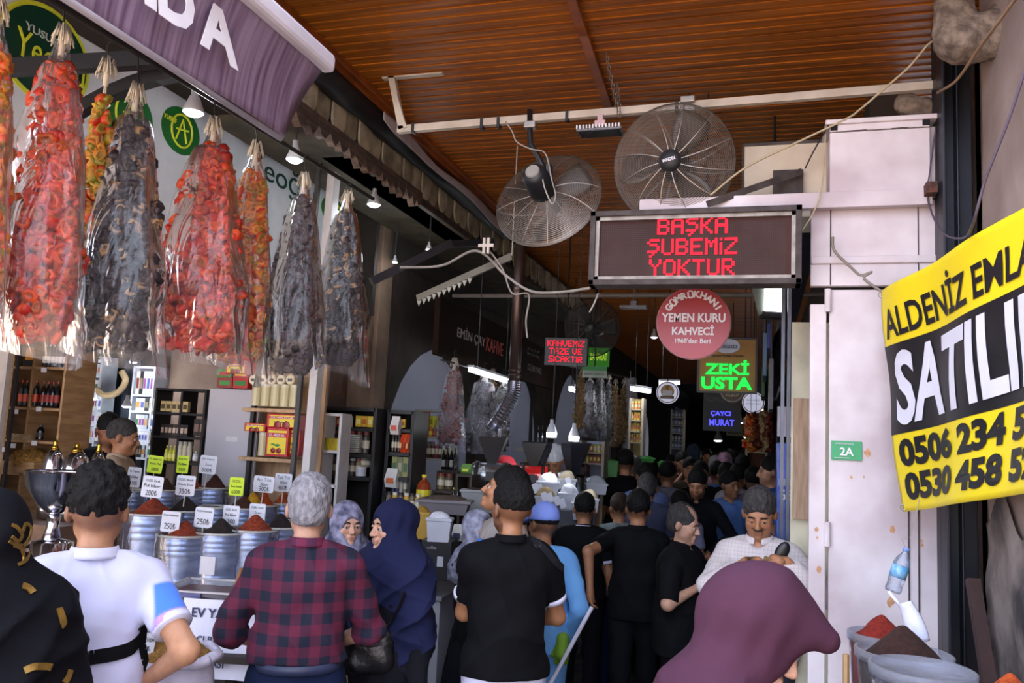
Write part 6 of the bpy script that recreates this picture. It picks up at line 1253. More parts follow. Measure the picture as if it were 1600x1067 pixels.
text('ÇAYCI', be, root, (-.02, -.02, -.02), w=.34, h=.1, bold=.03); text('MURAT', be, root, (-.0, -.02, -.17), w=.42, h=.11, bold=.02); text('GÜMRÜK HANI', cmat('5c5c58'), root, (0, -.01, .24), w=.5, h=.1); m = MB(); m.tube([(0, .03, .4), (0, .03, 4.22-p[2])], .01, 5); m.build('hanger', blk, root)
p = P(1151, 671, 17); root = empty('hanging_sign', p, 0, 'small dark and yellow sign below the blue glowing letters', 'sign'); m = MB(); m.box((-.2, 0, -.13), (.2, .05, .13)); m.build('panel', cmat('6a6424'), root); text('MURAT', cmat('1a1a1a'), root, (0, -.01, -.05), w=.34, h=.1, bold=.02); m = MB(); m.tube([(0, .03, .1), (0, .03, 4.22-p[2])], .01, 5); m.build('hanger', blk, root)
# edge-on signs and lamps on the right-hand row
for (px_, y0, y1, d, xo, col, lb) in ((1203, 505, 545, 7.2, .0, '2a2f8c', 'deep blue sign seen nearly edge-on at the right-hand shops'), (1196, 520, 588, 7.8, .0, '5a7a98', 'pale blue oval sign seen edge-on behind the deep blue one'), (1193, 575, 620, 8.6, .0, '1f5c34', 'dark green sign seen edge-on at the right-hand shops'), (1206, 560, 640, 6.8, .05, '6b6875', 'grey crumpled sheet hanging at the right-hand shops')):
    a, b = P(px_, y0, d), P(px_+3, y1, d); root = boxthing('side_sign', (a[0]-.02, a[1], b[2]), (a[0]+.015, a[1]+.75, a[2]), mat('c_'+col, col, .45), lb, 'sign')
m = MB(); m.bar(PX(1266, 350, .3), P(1203, 610, 9), .12, .16); o = m.build('awning_case', mat('case_dark', '33333d', .5)); tag(o, 'long dark awning cassette running down the right-hand shop row', 'awning case')
for q_ in ((1203, 505, 7.2), (1196, 520, 7.8), (1193, 575, 8.6), (1206, 560, 6.8)): a = P(*q_); m = MB(); m.tube([(a[0], a[1]+.3, a[2]-.03), (a[0], a[1]+.3, 4.22)], .012, 6); o = m.build('sign_rod', blk); tag(o, 'thin rod holding the edge-on sign %s' % {1203: 'of deep blue', 1196: 'of pale blue', 1193: 'of dark green', 1206: 'sheet of crumpled grey'}[q_[0]], 'rod')
a, b = P(1213, 692, 5.9), P(1233, 812, 5.9); root = empty('drinks_fridge', (a[0], 5.75, -.08), 0, 'tall blue drinks fridge with white figures 63 at the right doorway', 'fridge'); ht = a[2]+.08; wf = .11
m = MB(); m.box((0, 0, 0), (wf+.4, .6, ht)); m.build('cabinet', mat('fridge_blue', '2c43b4', .35, col2='5d78cc', vs=9), root, bevel=.01); text('63', lt, root, (.055, -.006, P(1222, 768, 5.8)[2]+.08), w=.075, h=.07, bold=.02); m = MB(); m.box((.01, -.008, P(1222, 755, 5.8)[2]+.08), (.09, -.002, P(1222, 745, 5.8)[2]+.08)); m.build('printed_label', cmat('a7a9c2'), root)
a = P(1213, 670, 5.9); boxthing('poster_board', (a[0], 5.85, a[2]-.06), (a[0]+.12, 5.87, a[2]+.14), mat('poster_white', 'b4b2c0', .5), 'pale poster board above the blue fridge', 'poster').__setitem__('kind', 'thing')
# second dim fan and flood light deeper in
_bm = dict(MATS); fan_m = mat('fan_wire_shaded', '3a3532', .6); alu = mat('fan_blade_shaded', '1e1b1a', .6)  # darker copies of the fan materials, lane shade put into the colour
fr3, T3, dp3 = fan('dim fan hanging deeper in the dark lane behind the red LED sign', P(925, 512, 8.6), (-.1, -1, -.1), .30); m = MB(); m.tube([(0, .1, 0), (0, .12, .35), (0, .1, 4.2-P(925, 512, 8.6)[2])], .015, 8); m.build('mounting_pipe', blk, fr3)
p = P(990, 480, 8.2); root = empty('flood_light', p, 0, 'small pale flood light hanging deeper in the lane', 'light'); m = MB(); m.box((-.13, -.05, -.012), (.13, .05, .012)); m.build('housing', mat('fl_grey', '6f6d72'), root); m = MB(); m.box((-.03, -.02, .012), (.03, .02, .06)); m.tube([(0, 0, .05), (0, 0, 4.2-p[2])], .008, 5); m.build('bracket', mat('fl_grey', '6f6d72'), root)
a, b = P(800, 452, 6.6), P(1190, 468, 8.2); m = MB(); m.tube([(-3.1, 8.0, 3.45), (.6, 8.0, 3.45)], .022, 8); o = m.build('cross_tube', mat('tube_dim', '6d6762', .5)); tag(o, 'thin dark pipe crossing the lane behind the LED sign', 'pipe')
cable([P(625, 418, 5.4), P(690, 415, 5.4), P(745, 392, 5.2), P(790, 430, 5.2), P(830, 455, 5.1), P(880, 456, 4.9), P(922, 450, 4.7)], .009, gcab, 'grey cable sagging from the eave to the LED sign')
cable([P(762, 388, 5.2), P(785, 420, 5.2), P(800, 458, 5.2), P(826, 460, 5.2), P(822, 500, 5.2), P(824, 528, 5.2)], .006, gcab, 'loose grey cable end dangling in front of the stove pipe')
cable([P(935, 458, 4.6), P(928, 475, 4.6), P(921, 488, 4.6)], .005, gcab, 'short wire stub hanging under the LED sign')
m = MB(); c = P(760, 384, 5.15); m.box(c-np.array([.022, .01, .05]), c+np.array([-.006, .01, .05])); m.box(c-np.array([-.006, .01, .05]), c+np.array([.022, .01, .05])); m.box(c-np.array([.05, .012, .01]), c+np.array([.05, -.008, .01])); o = m.build('cable_bracket', white_pipe); tag(o, 'small white metal bracket nailed to the dark eave', 'bracket')
root = empty('scalloped_gutter', P(652, 466, 6.6), 0, 'pale scalloped gutter edge under the dark roof of the coffee stall', 'gutter'); a = P(652, 466, 6.6); b = P(800, 400, 6.2)
m = MB(); m.bar((0, 0, 0), b-a, .02, .05); m.build('gutter', mat('gutter_grey', '7a766c', .5), root); m = MB(); dd = (b-a)
m.tube([b-a, np.array([b[0]-a[0], b[1]-a[1], 4.2-a[2]])], .006, 4)
for i in range(11): q = dd*(.0+.055*i); m.prism([(0, 0), (.02, -.045), (.04, 0)], .01, q+np.array([0, 0, -.02]))
m.build('scallops', cmat('a8a69c'), root)
m = MB(); m.bar(P(580, 440, 6.0), P(705, 380, 6.3), .05, .06); m.bar(P(700, 382, 6.3), P(770, 378, 6.6), .04, .05); o = m.build('roof_bracket', blk); tag(o, 'dark curved iron bracket under the eave beside the small bulbs', 'bracket')
# lit shelves deeper in the lane
def litshelf(px0, px1, pyt, pyb, d, col, cols, label, n, rows, glabel):
    a, b = P(px0, pyb, d), P(px1, pyt, d); root = empty('display_shelf', (a[0], a[1], -.08), 0, label, 'shelf'); w_, h_ = b[0]-a[0], b[2]+.08; m = MB(); m.box((0, .3, 0), (w_, .32, h_)); m.build('back_panel', mat('shelfback_'+col, col, .7), root)
    zs = [a[2]+(b[2]-a[2])*i/rows for i in range(rows)]
    for z in zs: m = MB(); m.box((0, 0, z+.06), (w_, .3, z+.08)); m.build('shelf_board', mat('lightshelf', 'a59a88', .6), root)
    for x in (0, w_): m = MB(); m.box((x-.015, 0, 0), (x+.015, .3, h_)); m.build('upright', mat('lightshelf', 'a59a88'), root)
    for i, z in enumerate(zs):
        hh = (b[2]-a[2])/rows*.72
        for k_ in range(n):
            c1, c2 = R6.choice(cols); wd = w_/n*.85; key = ('ls', round(wd, 2), round(hh, 2), c1, c2)
            if key not in PROTO: PROTO[key] = mesh_of([(mb, mt) for (_, mb, mt) in make_item(R6.choice(['box', 'pouch', 'jar']), wd, hh, c1, c2)])
            o = bpy.data.objects.new('packet', PROTO[key]); COL.objects.link(o); o.location = (a[0]+w_*(k_+.5)/n, a[1]+.1, z+.001); tag(o, glabel+', '+ORD[k_]+' in the '+['lowest', 'second', 'third', 'fourth', 'fifth'][i]+' row', 'packet', glabel+'s')
litshelf(983, 1004, 622, 690, 12.2, 'b8a060', [('d8b02a', 'c84a1a'), ('e0c84a', 'b83a1a'), ('d8882a', 'e8e08a')], 'brightly lit yellow and orange shelf right of the hanging bunches', 4, 4, 'yellow-orange packet on the bright shelf down the lane')
litshelf(906, 944, 690, 722, 9.6, '9fa0b4', [('b02a2a', 'd8d8d8'), ('8a2a2a', 'e0c84a'), ('c8c84a', '3a7a3a')], 'shelf of red and white packets behind the hopper', 6, 2, 'red-white packet on the shelf behind the coffee hopper')
litshelf(1048, 1068, 640, 700, 16, '5a6474', [('9aa4b8', '4a5a8a'), ('6a7a9a', 'b8b8c8'), ('3a4a6a', '8a94a8')], 'dim blue shelf of small goods far down on the left', 4, 5, 'bluish packet on the far dim shelf')
litshelf(1166, 1198, 668, 705, 12.5, '6a3a1c', [('c8782a', '8a4a1a'), ('a85a1c', 'd89a3a'), ('6a1c14', '8a2a1c')], 'warm orange-lit stall shelf far on the right', 6, 2, 'orange-lit packet on the far right stall')
for (px_, kd, lb) in ((1172, 'orange', 'glowing orange string of peppers at the far right stall'), (1180, 'brown', 'dark red string of peppers at the far right stall'), (1192, 'tan', 'pale bagged bunch at the far right stall'), (1199, 'brown', 'thin dark red string at the far right stall edge')):
    t_ = P(px_, 645, 11); root = empty('dried_pepper_string', t_, 0, lb, 'dried peppers', 'strings at the far right stall'); hook(root, 4.2-t_[2]); core('core', kd, .5, .03, .06, root, 1, .02); peppers('dried_peppers', kd, .5, .03, .07, 60, root, px_, .03, 1, .02)
# ------------------------------------------------------------------ black shelves and coffee stall counters
r_, x0, x1, zs = shelf_unit('black_cabinet', 'black wooden cabinet with rows of jars under the sandstone wall', 6.1, 498, 586, [667, 708, 744], 636, .3, blkshelf, mat('blk_back', '26211f', .8), thick=.03)
goods('box', 505, 522, 667, 650, 6.12, 1, [('8a2a2a', '4a1a1a')], 'dark red box at the left of the top cabinet shelf', None); goods('box', 524, 548, 667, 650, 6.12, 3, [('c8a48a', 'b8401c'), ('d8d0b0', 'c86a2a'), ('b8402a', 'd8b08a')], 'orange and white tea box on the top cabinet shelf', 'tea boxes on the top cabinet shelf'); goods('box', 554, 582, 667, 650, 6.12, 3, [('d8b83a', 'e8d88a'), ('c8a02a', 'b8601c')], 'yellow tea box on the top cabinet shelf', 'yellow tea boxes on the top cabinet shelf')
goods('jar', 509, 574, 708, 673, 6.12, 6, [('5a5048', '8a3a32'), ('6a5a4a', '9a4a42'), ('4a423c', '7d3a34')], 'round glass jar with a reddish lid on the middle cabinet shelf', 'lidded jars on the middle cabinet shelf', parts=True)
goods('jar', 505, 562, 743, 715, 6.12, 6, [('5a5048', '6a5a4a'), ('8a7a5a', '7d3a34'), ('4a423c', 'a8a8a0')], 'dim glass jar on the lowest cabinet shelf', 'dim jars on the lowest cabinet shelf'); goods('can', 552, 568, 744, 730, 6.1, 1, [('c9c9d2', 'e0e0e4')], 'small white tub on the lowest cabinet shelf', None); goods('jar', 553, 576, 730, 714, 6.14, 1, [('8f8470', 'a89a80')], 'pale bowl-like jar stacked above the small white tub', None)
c0, c1 = PY(496, 702, 5.75), PY(528, 702, 5.75); root = empty('noodle_basket', (c0[0], 5.75, c0[2]), 0, 'yellow basket of packets on the small white rack', 'basket'); m = MB(); m.box((0, 0, 0), (c1[0]-c0[0], .12, .09)); m.build('basket', cmat('c9b31e'), root); m = MB()
for i in range(12): m.tube([(.01+i*.013, .0, .0), (.012+i*.013, -.005, .09)], .004, 4)
m.build('ribs', cmat('9f8a14'), root)
r_, x0, x1, zs = shelf_unit('small_white_rack', 'small white metal rack with the yellow basket in front of the black cabinet', 5.74, 490, 531, [703, 757], 645, .16, wp, None, [508], thick=.022)
S = SDF((-.1, -.1, -.03), (.1, .1, .1), .01); m = MB(); q0 = PY(553, 707, 6.1)
for i in range(9): z = q0[2]+.012+.016*i; o = MB(); o.box((-.055, -.03, 0), (.055, .03, .012)); o = o.build('white_packet', cmat('b9b9ae'), bevel=.004); o.location = (q0[0], 6.1, z-.01); o.rotation_euler = (0, 0, R6.uniform(-.2, .2)); tag(o, 'thin white packet stacked flat on the cabinet shelf, '+ORD[i]+' from the bottom', 'packet', 'white packets stacked on the cabinet shelf')
r_, x0, x1, zs = shelf_unit('black_cabinet', 'narrower black cabinet of bright packets left of the white arch', 6.25, 607, 645, [670, 707, 746, 772], 641, .3, blkshelf, mat('blk_back', '26211f'), thick=.03)
goods('pouch', 608, 622, 679, 650, 6.2, 1, [('d8d0cc', 'c84a2a')], 'white and orange pouch hanging high on the narrow cabinet', None); goods('box', 624, 632, 668, 655, 6.27, 1, [('d8a83a', '8a5a1a')], 'yellow box at the top of the narrow cabinet', None)
goods('jar', 610, 624, 706, 680, 6.27, 3, [('3a2f2a', '2a2424')], 'dark jar on the second shelf of the narrow cabinet', 'dark jars in the narrow cabinet'); goods('pouch', 625, 640, 707, 678, 6.27, 3, [('b83a1c', 'd8882a'), ('c84a1c', '8a1c14')], 'red-orange packet on the second shelf of the narrow cabinet', 'red-orange packets in the narrow cabinet')
goods('box', 610, 636, 745, 714, 6.27, 3, [('8a8a4a', '3a5a3a'), ('6a6a4a', '9a9a7a')], 'olive packet on the third shelf of the narrow cabinet', 'olive packets in the narrow cabinet'); goods('pouch', 598, 618, 762, 732, 6.2, 1, [('d8d4d0', 'c8601c')], 'orange and white coffee pouch hanging low on the narrow cabinet', None, parts=True)
# shelves in the first arch
r_, x0, x1, zs = shelf_unit('stall_shelf', 'white shelving of oils and spices inside the white arch', 7.6, 648, 702, [683, 716], 640, .25, mat('shelf_grey', '9a968c', .5), None)
goods('box', 657, 667, 683, 642, 7.6, 1, [('c8501c', 'e8e0d0')], 'tall orange box on the arch shelf', None); goods('box', 648, 656, 683, 660, 7.6, 1, [('8a8a3a', '6a6a2a')], 'olive green box at the left of the arch shelf', None); goods('box', 668, 684, 668, 650, 7.7, 2, [('c8c82a', '8a8a1c'), ('d8d03a', 'b8b01c')], 'lime yellow box upper on the arch shelf', 'lime boxes on the arch shelf'); goods('bottle', 668, 700, 683, 664, 7.6, 5, [('b8741c', 'd8c83a'), ('8a4a1c', 'b83a1c')], 'amber oil bottle on the arch shelf', 'amber bottles on the arch shelf')
goods('jar', 650, 700, 716, 690, 7.6, 9, [('8a1c1c', 'd8d8d8'), ('5a3a2a', '2a2a2a'), ('3a2a24', '8a3a2a'), ('b8b8c0', '8a1c1c')], 'small dark spice jar on the lower arch shelf', 'spice jars on the lower arch shelf')
goods('bottle', 688, 712, 735, 700, 7.4, 4, [('181412', 'b8b8a8'), ('1c1614', '2a2422')], 'dark sauce bottle below the hanging brown bag', 'dark sauce bottles at the arch')
# counters
cg = mat('counter_pale', 'a7a6b0', .5, var=.06, vs=2)
def counter(name, x0, y0, x1, y1, z, label, mt, top):
    root = empty(name, (x0, y0, fz(y0)), 0, label, 'counter'); m = MB(); m.box((0, 0, 0), (x1-x0, y1-y0, z-.03-fz(y0))); m.build('front_panel', mt, root, bevel=.005); m = MB(); m.box((-.02, -.03, z-.03-fz(y0)), (x1-x0+.02, y1-y0+.02, z-fz(y0))); m.build('worktop', top, root, bevel=.004)
q = P(712, 892, 5.6); CZ1 = q[2]
counter('stall_counter', -3.15, 5.15, q[0], 6.0, .98, 'pale grey stall counter behind the woman in navy', cg, mat('counter_top', '8a8a92', .4))
counter('stall_counter', -3.0, 6.7, -1.9, 8.35, 1.12, 'long dark stall counter of the coffee seller under the hanging bags', blkshelf, mat('counter_top2', '4a4440', .5))
counter('stall_counter', -2.7, 9.3, -1.9, 12.4, 1.0, 'dark stall counter holding the white flour bins', blkshelf, mat('counter_top2', '4a4440', .5))
def at(px_, py_, d): return P(px_, py_, d)
def floorbox(name, px0, py0, px1, py1, d, dep, mt, label, cat, extra=None):
    a, b = P(px0, py1, d), P(px1, py0, d); root = empty(name, (a[0], a[1], a[2]), math.radians(10), label, cat); w_, h_ = np.hypot(b[0]-a[0], b[1]-a[1]), b[2]-a[2]; m = MB(); m.box((0, 0, 0), (w_, dep, h_)); m.build('shell', mt, root, bevel=.006)
    if extra: extra(root, w_, h_)
    return root
def sticker(root, w_, h_): m = MB(); m.box((w_*.55, -.004, h_*.35), (w_*.75, 0, h_*.6)); m.build('label', cmat('b4b4c0'), root); text('coffee', cmat('9a9aa4'), root, (w_*.35, -.004, h_*.82), w=w_*.3, h=h_*.08)
floorbox('black_crate', 655, 846, 706, 905, 5.3, .35, mat('crate_black', '1f1f20', .4), 'black machine crate with a pale sticker on the grey counter', 'crate', sticker)
def heapx(root, w_, h_): pass
def tubx(px0, py0, px1, py1, d, col, heapk, label, lidh=.05):
    a, b = P((px0+px1)/2, py1, d), P(px1, py0, d); w_ = (px1-px0)/F*d; h_ = (py1-py0)/F*d; root = empty('food_tub', a, math.radians(14), label, 'tub'); m = MB(); s_ = .85
    m.add([(-w_/2*s_, -w_*.35*s_, 0), (w_/2*s_, -w_*.35*s_, 0), (w_/2*s_, w_*.35*s_, 0), (-w_/2*s_, w_*.35*s_, 0), (-w_/2, -w_*.35, h_), (w_/2, -w_*.35, h_), (w_/2, w_*.35, h_), (-w_/2, w_*.35, h_)], [(0,3,2,1), (0,1,5,4), (1,2,6,5), (2,3,7,6), (3,0,4,7), (4, 5, 6, 7)]); m.build('tub', cmat(col), root, bevel=.004)
    m = MB(); m.box((-w_*.53, -w_*.38, h_-.02), (w_*.53, w_*.38, h_-.002)); m.build('rim', cmat(col), root, bevel=.003)
    if heapk:
        S = SDF((-w_/2, -w_*.4, h_-.03), (w_/2, w_*.4, h_+.2), .012); S.ell((0, 0, h_-.01), (w_*.45, w_*.3, lidh), .01); S.noise(.006, 40, px0); S.build('heaped_goods', mat('heap_'+heapk, heapk, .9, var=.1, vs=40, bump=.4), root)
    return root
tubx(666, 809, 705, 846, 5.35, 'b7b7c2', 'c9c9d2', 'white plastic bucket heaped with salt on the counter'); tubx(646, 800, 670, 842, 5.5, 'a8822a', '8a6a1c', 'mustard yellow bucket beside the salt bucket')
goods('pouch', 704, 722, 846, 820, 5.3, 1, [('c9c9c4', '3a3a5a')], 'patterned tea packet leaning beside the salt bucket', None)
tubx(655, 780, 735, 802, 5.9, '6a6468', '4a3a30', 'wide grey trough of coffee in front of the salt bucket', .04); tubx(720, 765, 775, 800, 6.3, '8a8a8a', '3a2a22', 'pale crate with a green and yellow print by the roaster', .02)
goods('box', 738, 772, 796, 776, 6.05, 1, [('5a8a2a', 'd8b83a')], 'green and yellow printed box in front of the roaster', None)
rows = [('jar', 600, 655, 800, 770, 5.75, 6, [('5a3a24', '8a2a1c'), ('b8963a', 'c8c0b0'), ('6a5a4a', '2a2420'), ('8a8a92', 'c8c8d0')], 'cluttered jar on the counter behind the navy headscarf', 'jars on the counter behind the navy headscarf'),
 ('bottle', 645, 668, 785, 742, 6.0, 1, [('8a3a1c', 'd8c82a')], 'tall bottle of amber syrup with yellow cap on the counter', None), ('jar', 680, 705, 765, 740, 6.6, 2, [('7a6a4a', '8a2a24'), ('5a4a3a', '6a2a24')], 'square jar with a red lid on the back counter', 'red-lidded jars on the back counter'),
 ('bottle', 703, 716, 792, 762, 6.1, 2, [('181210', 'b8b82a'), ('1c1412', '2a2420')], 'dark bottle with a lime label beside the coffee trough', 'dark bottles beside the coffee trough'), ('jar', 610, 640, 770, 745, 6.3, 5, [('b8b8c0', '8a8a92'), ('8a7a5a', 'b83a1c'), ('3a3a5a', '8a8aa2')], 'mixed jar at the back of the near counter', 'mixed jars at the back of the near counter'),
 ('pouch', 718, 735, 740, 725, 6.6, 1, [('5a8a3a', 'b8c82a')], 'green bag left of the silver roaster', None), ('bottle', 820, 832, 722, 695, 8.3, 1, [('b8a82a', 'd8d04a')], 'yellow oil bottle on the shelf left of the hair-netted vendor', None), ('bottle', 836, 856, 700, 665, 9.0, 3, [('9a8a3a', 'c8b84a'), ('1c1c22', '2a2a30'), ('c8c0b0', '8a8a92')], 'bottle on the high shelf in the second arch', 'bottles on the high shelf in the second arch')]
for r in rows: goods(*r)
def riser(px0, px1, pyb, Y, z0, label, mt=None):
    a, b = PY(px0-4, pyb, Y), PY(px1+4, pyb, Y); root = empty('display_riser', (a[0], Y-.02, z0), 0, label, 'riser'); h_ = a[2]-z0-.002; h_ = min(a[2], b[2])-z0-.002; w_ = b[0]-a[0]; mt = mt or mat('riser_wood', '3f332a', .7)
    m = MB(); m.box((0, 0, h_-.02), (w_, .26, h_)); m.build('board', mt, root)
    for x in (0, w_-.02): m = MB(); m.box((x, 0, 0), (x+.02, .26, h_-.02)); m.build('side_panel', mt, root)
    m = MB(); m.box((.02, .24, 0), (w_-.02, .26, h_-.02)); m.build('back_panel', mt, root)
for r in ((600, 655, 800, 5.73, .98, 'low dark riser under the cluttered jars behind the navy headscarf'), (645, 668, 785, 6.0, 0., 'narrow stand under the tall amber syrup bottle'), (680, 705, 765, 6.6, 0., 'dark stand under the red-lidded jars'), (703, 716, 792, 6.1, 0., 'slim stand under the dark lime-labelled bottles'),
    (607, 642, 770, 6.3, 0., 'dark stand under the mixed jars'), (718, 735, 740, 6.62, 0., 'tall dark stand under the green bag'), (818, 834, 722, 8.3, 1.12, 'dark stand under the yellow oil bottle'), (688, 712, 735, 7.4, 1.12, 'dark stand under the sauce bottles at the arch'), (722, 774, 800, 6.15, 0., 'dark stand under the pale crate by the roaster')): riser(*r)
a, b = PY(812, 702, 9.06), PY(862, 702, 9.06); m = MB(); m.bar(a, b, .3, .03); m.bar((a+b)/2, [(a+b)[0]/2-.1, 9.06, 1.1], .03, .03); o = m.build('wall_shelf', mat('shelf_grey', '9a968c')); tag(o, 'pale wall shelf of bottles in the second arch', 'shelf')
# roasters
def roaster(px_, py_, w_, h_, d, col, label, metal):
    c = P(px_, py_, d); L = w_/F*d; R = h_/2/F*d; root = empty('coffee_roaster', (c[0], c[1], 1.1), math.radians(12), label, 'roaster'); z = c[2]-1.1; mt = mat('roaster_'+col, col, .25, metal=metal, var=.1, vs=4)
    m = MB(); m.tube([(-L/2, 0, z), (-L/2+.02, 0, z), (L/2-.02, 0, z), (L/2, 0, z)], [R*.9, R, R, R*.9], 28); m.build('drum', mt, root, True)
    for x in (-L/2+.03, L/2-.06): m = MB(); m.tube([(x, 0, z), (x+.03, 0, z)], R*1.08, 28); m.build('end_plate', mat('iron_dark', '2a2626', .5), root, True)
    for x in (-L*.35, L*.35): m = MB(); m.box((x-.02, -R*.7, .0), (x+.02, R*.7, max(.02, z-R*.5))); m.build('leg', mat('iron_dark', '2a2626'), root)
    m = MB(); m.add([(-.12, -.1, z+R+.22), (.12, -.1, z+R+.22), (.12, .14, z+R+.22), (-.12, .14, z+R+.22), (-.03, -.03, z+R*.8), (.03, -.03, z+R*.8), (.03, .03, z+R*.8), (-.03, .03, z+R*.8)], [(0, 1, 5, 4), (1, 2, 6, 5), (2, 3, 7, 6), (3, 0, 4, 7)]); m.build('feed_hopper', mat('iron_dark', '2a2626'), root, solid=.006)
    m = MB(); m.box((-.04, -R*1.12, z-.04), (.05, -R*.98, z+.04)); m.build('hatch', mat('iron_dark', '2a2626'), root); return root
roaster(768, 743, 62, 40, 7.2, 'a4a6ac', 'silver drum coffee roaster on the stall counter', .9); roaster(833, 747, 46, 40, 8.2, 'b01c1c', 'bright red drum coffee roaster behind the silver one', .1); roaster(905, 735, 34, 22, 9.0, '3a1618', 'dark maroon grinder machine right of the vendor with a hair net', .1)
for (px_, py_, w_, d, lb) in ((897, 703, 34, 8.6, 'dark metal funnel hopper under the right LED bulb'), (840, 700, 40, 8.4, 'grey funnel hopper above the red roaster')):
    t_ = P(px_, py_-10, d); R = w_/2/F*d; root = empty('funnel_hopper', (t_[0], t_[1], t_[2]-.45), 0, lb, 'hopper'); m = MB(); m.lathe([(.03, .0), (.03, .12), (.06, .18), (R, .40), (R, .45)], n=4, sx=1.2, sy=1.2); m.build('funnel', mat('iron_blue', '33343c', .35, metal=.5), root); m = MB(); m.tube([(0, 0, -.2), (0, 0, .06)], .05, 12); m.build('neck', mat('iron_blue', '33343c'), root)
# flour bins
fl = [(838, 752, 873, 775, 7.7, 'd2d2d8', 'white flour tub heaped high, leftmost above the cards'), (872, 770, 905, 800, 7.4, 'cfcfd6', 'larger white tub of flour in the middle of the bins'), (893, 785, 925, 812, 7.2, 'd6d6da', 'square white tub with a clip lid at the front right of the bins'), (870, 748, 900, 764, 8.2, 'b8ac94', 'tub of beige meal behind the flour tubs'), (905, 778, 935, 800, 7.8, 'b0a48c', 'pale tub of grain at the right end of the bins'), (835, 775, 868, 795, 7.3, 'a08a64', 'tub of tan grain under the white cards at the left'), (915, 755, 948, 772, 8.8, '9aa0a8', 'clear boxes of small goods behind the bins')]
for (x0, y0, x1, y1, d, hk, lb) in fl: tubx(x0, y0, x1, y1, d, 'aeb0bb', hk, lb, .09)
XC = [840, 847, 862, 868, 880, 889, 924, 930, 854, 862.5, 874, 882, 838, 891]
for i, (px_, py_, d) in enumerate(((840, 762, 7.5), (847, 763, 7.5), (862, 744, 8.1), (868, 746, 8.1), (880, 744, 8.2), (889, 746, 8.2), (924, 752, 8.8), (930, 753, 8.8), (854, 776, 7.2), (862.5, 777, 7.2), (874, 782, 7.1), (882, 786, 7.1), (838, 764, 7.4), (891, 752, 8.1))):
    c = P(px_, py_, d); o = boxthing('price_card', (c[0]-.03, c[1], c[2]-.04), (c[0]+.02, c[1]+.004, c[2]+.04), cmat('d8d8e4'), 'small white price card stuck upright among the flour bins, '+ORD[sorted(XC).index(px_)]+' from the left', 'price card', 0, 'white cards among the flour bins'); o.rotation_euler = (0, -.35, .3)
for (x0, y0, x1, y1, d, col, lb) in ((948, 700+20, 965, 745, 9.6, '3a7a2c', 'green bag of greens on the stall behind the men'), (1000, 715, 1022, 722, 10.5, '3aa03a', 'bright green tray on the left stall'), (1028, 722, 1040, 730, 10.5, '3aa03a', 'second bright green tray nearer the crowd')): tubx(x0, y0, x1, y1, d, col, col, lb, .03)
floorbox('counter_front', 868, 800, 925, 880, 7.2, .6, mat('grey_bin', '3e3f46', .6), 'dark grey bin block below the flour tubs', 'bin').location.z = P(868, 880, 7.2)[2]
# coffee stall extra
a = P(1003, 700, 13); counter('stall_counter', -2.9, 12.6, -2.0, 16, .95, 'dim stall counter farther down on the left', blkshelf, mat('counter_top2', '4a4440'))
# ------------------------------------------------------------------ right foreground: banner, plate, bottle, buckets
yb = mat('banner_yellow', 'f0d51e', .45, var=.03, vs=2, bump=.15, bs=6); bb = mat('banner_black', '1a191d', .45, var=.2, bump=.2, bs=8); bw_ = mat('banner_white', 'dddbe8', .45, var=.03)
TL = PY(1377, 455, 4.35); BL = PY(1412, 800, 4.35); TR = PX(1655, 287, .93); BR = PX(1655, 763, .93)
root = empty('banner', TL, 0, 'yellow and black for-sale banner reading SATILIK tied to the wall at the right', 'banner')
def bpt(u, v, off=0.):
    """u along, v down; gentle billow and creases"""
    T_ = TL+(TR-TL)*u; B__ = BL+(BR-BL)*u; p = T_+(B__-T_)*v; nn = np.cross(TR-TL, BL-TL); nn = nn/np.linalg.norm(nn); 
    if nn@(CAM-TL) < 0: nn = -nn
    w_ = .012*math.sin(u*13+v*2)+.008*math.sin(v*11+u*5)-.02*math.sin(PI*u)*math.sin(PI*v)
    return p+nn*(w_+off)+np.array([0, 0, -.012*math.sin(PI*min(1, u*1.3))*(1-v)])-TL
m = MB(); m.grid(lambda u, v: bpt(u, v), 60, 40); m.build('cloth', yb, root, True, solid=.002)
m = MB(); m.grid(lambda u, v: bpt(u, (.262+.015*u)+v*.40, .003), 60, 16); m.build('black_band', bb, root, True)
def btext(s_, u0, u1, v0, v1, mt, bold=.03, shear=0.):
    me = textmesh(s_, 1., 1., 0, bold); me.materials.clear(); me.materials.append(mt)
    import bmesh as bm_
    b = bm_.new(); b.from_mesh(me); bm_.ops.delete(b, geom=[f for f in b.faces if f.normal.y > -.3], context='FACES')
    for _ in range(0): pass
    bm_.ops.triangulate(b, faces=b.faces[:]); es = [e_ for e_ in b.edges if e_.calc_length() > .25]; bm_.ops.subdivide_edges(b, edges=es, cuts=3) if es else None
    for v_ in b.verts:
        u = u0+(v_.co.x+.5)*(u1-u0); vv = v1-(v_.co.z+.5)*(v1-v0); q = bpt(u, vv, .006); v_.co = Vector(q)
    b.to_mesh(me); b.free(); link('lettering', me, root)
btext('ALDENİZ EMLAK', .035, .97, .06, .235, bb, .022); btext('SATILIK', .055, 1., .30, .63, bw_, .03); btext('0506 234 55', .05, .93, .685, .81, bb, .05); btext('0530 458 52', .05, .93, .835, .955, bb, .05)
for (u, v) in ((.012, .02), (.015, .98)): m = MB(); q = bpt(u, v, .006); m.tube([q+np.array([.012*math.cos(t), 0, .012*math.sin(t)]) for t in [2*PI*i/12 for i in range(13)]], .003, 5, False); m.build('eyelet', mat('zinc', 'a9a3a0'), root)
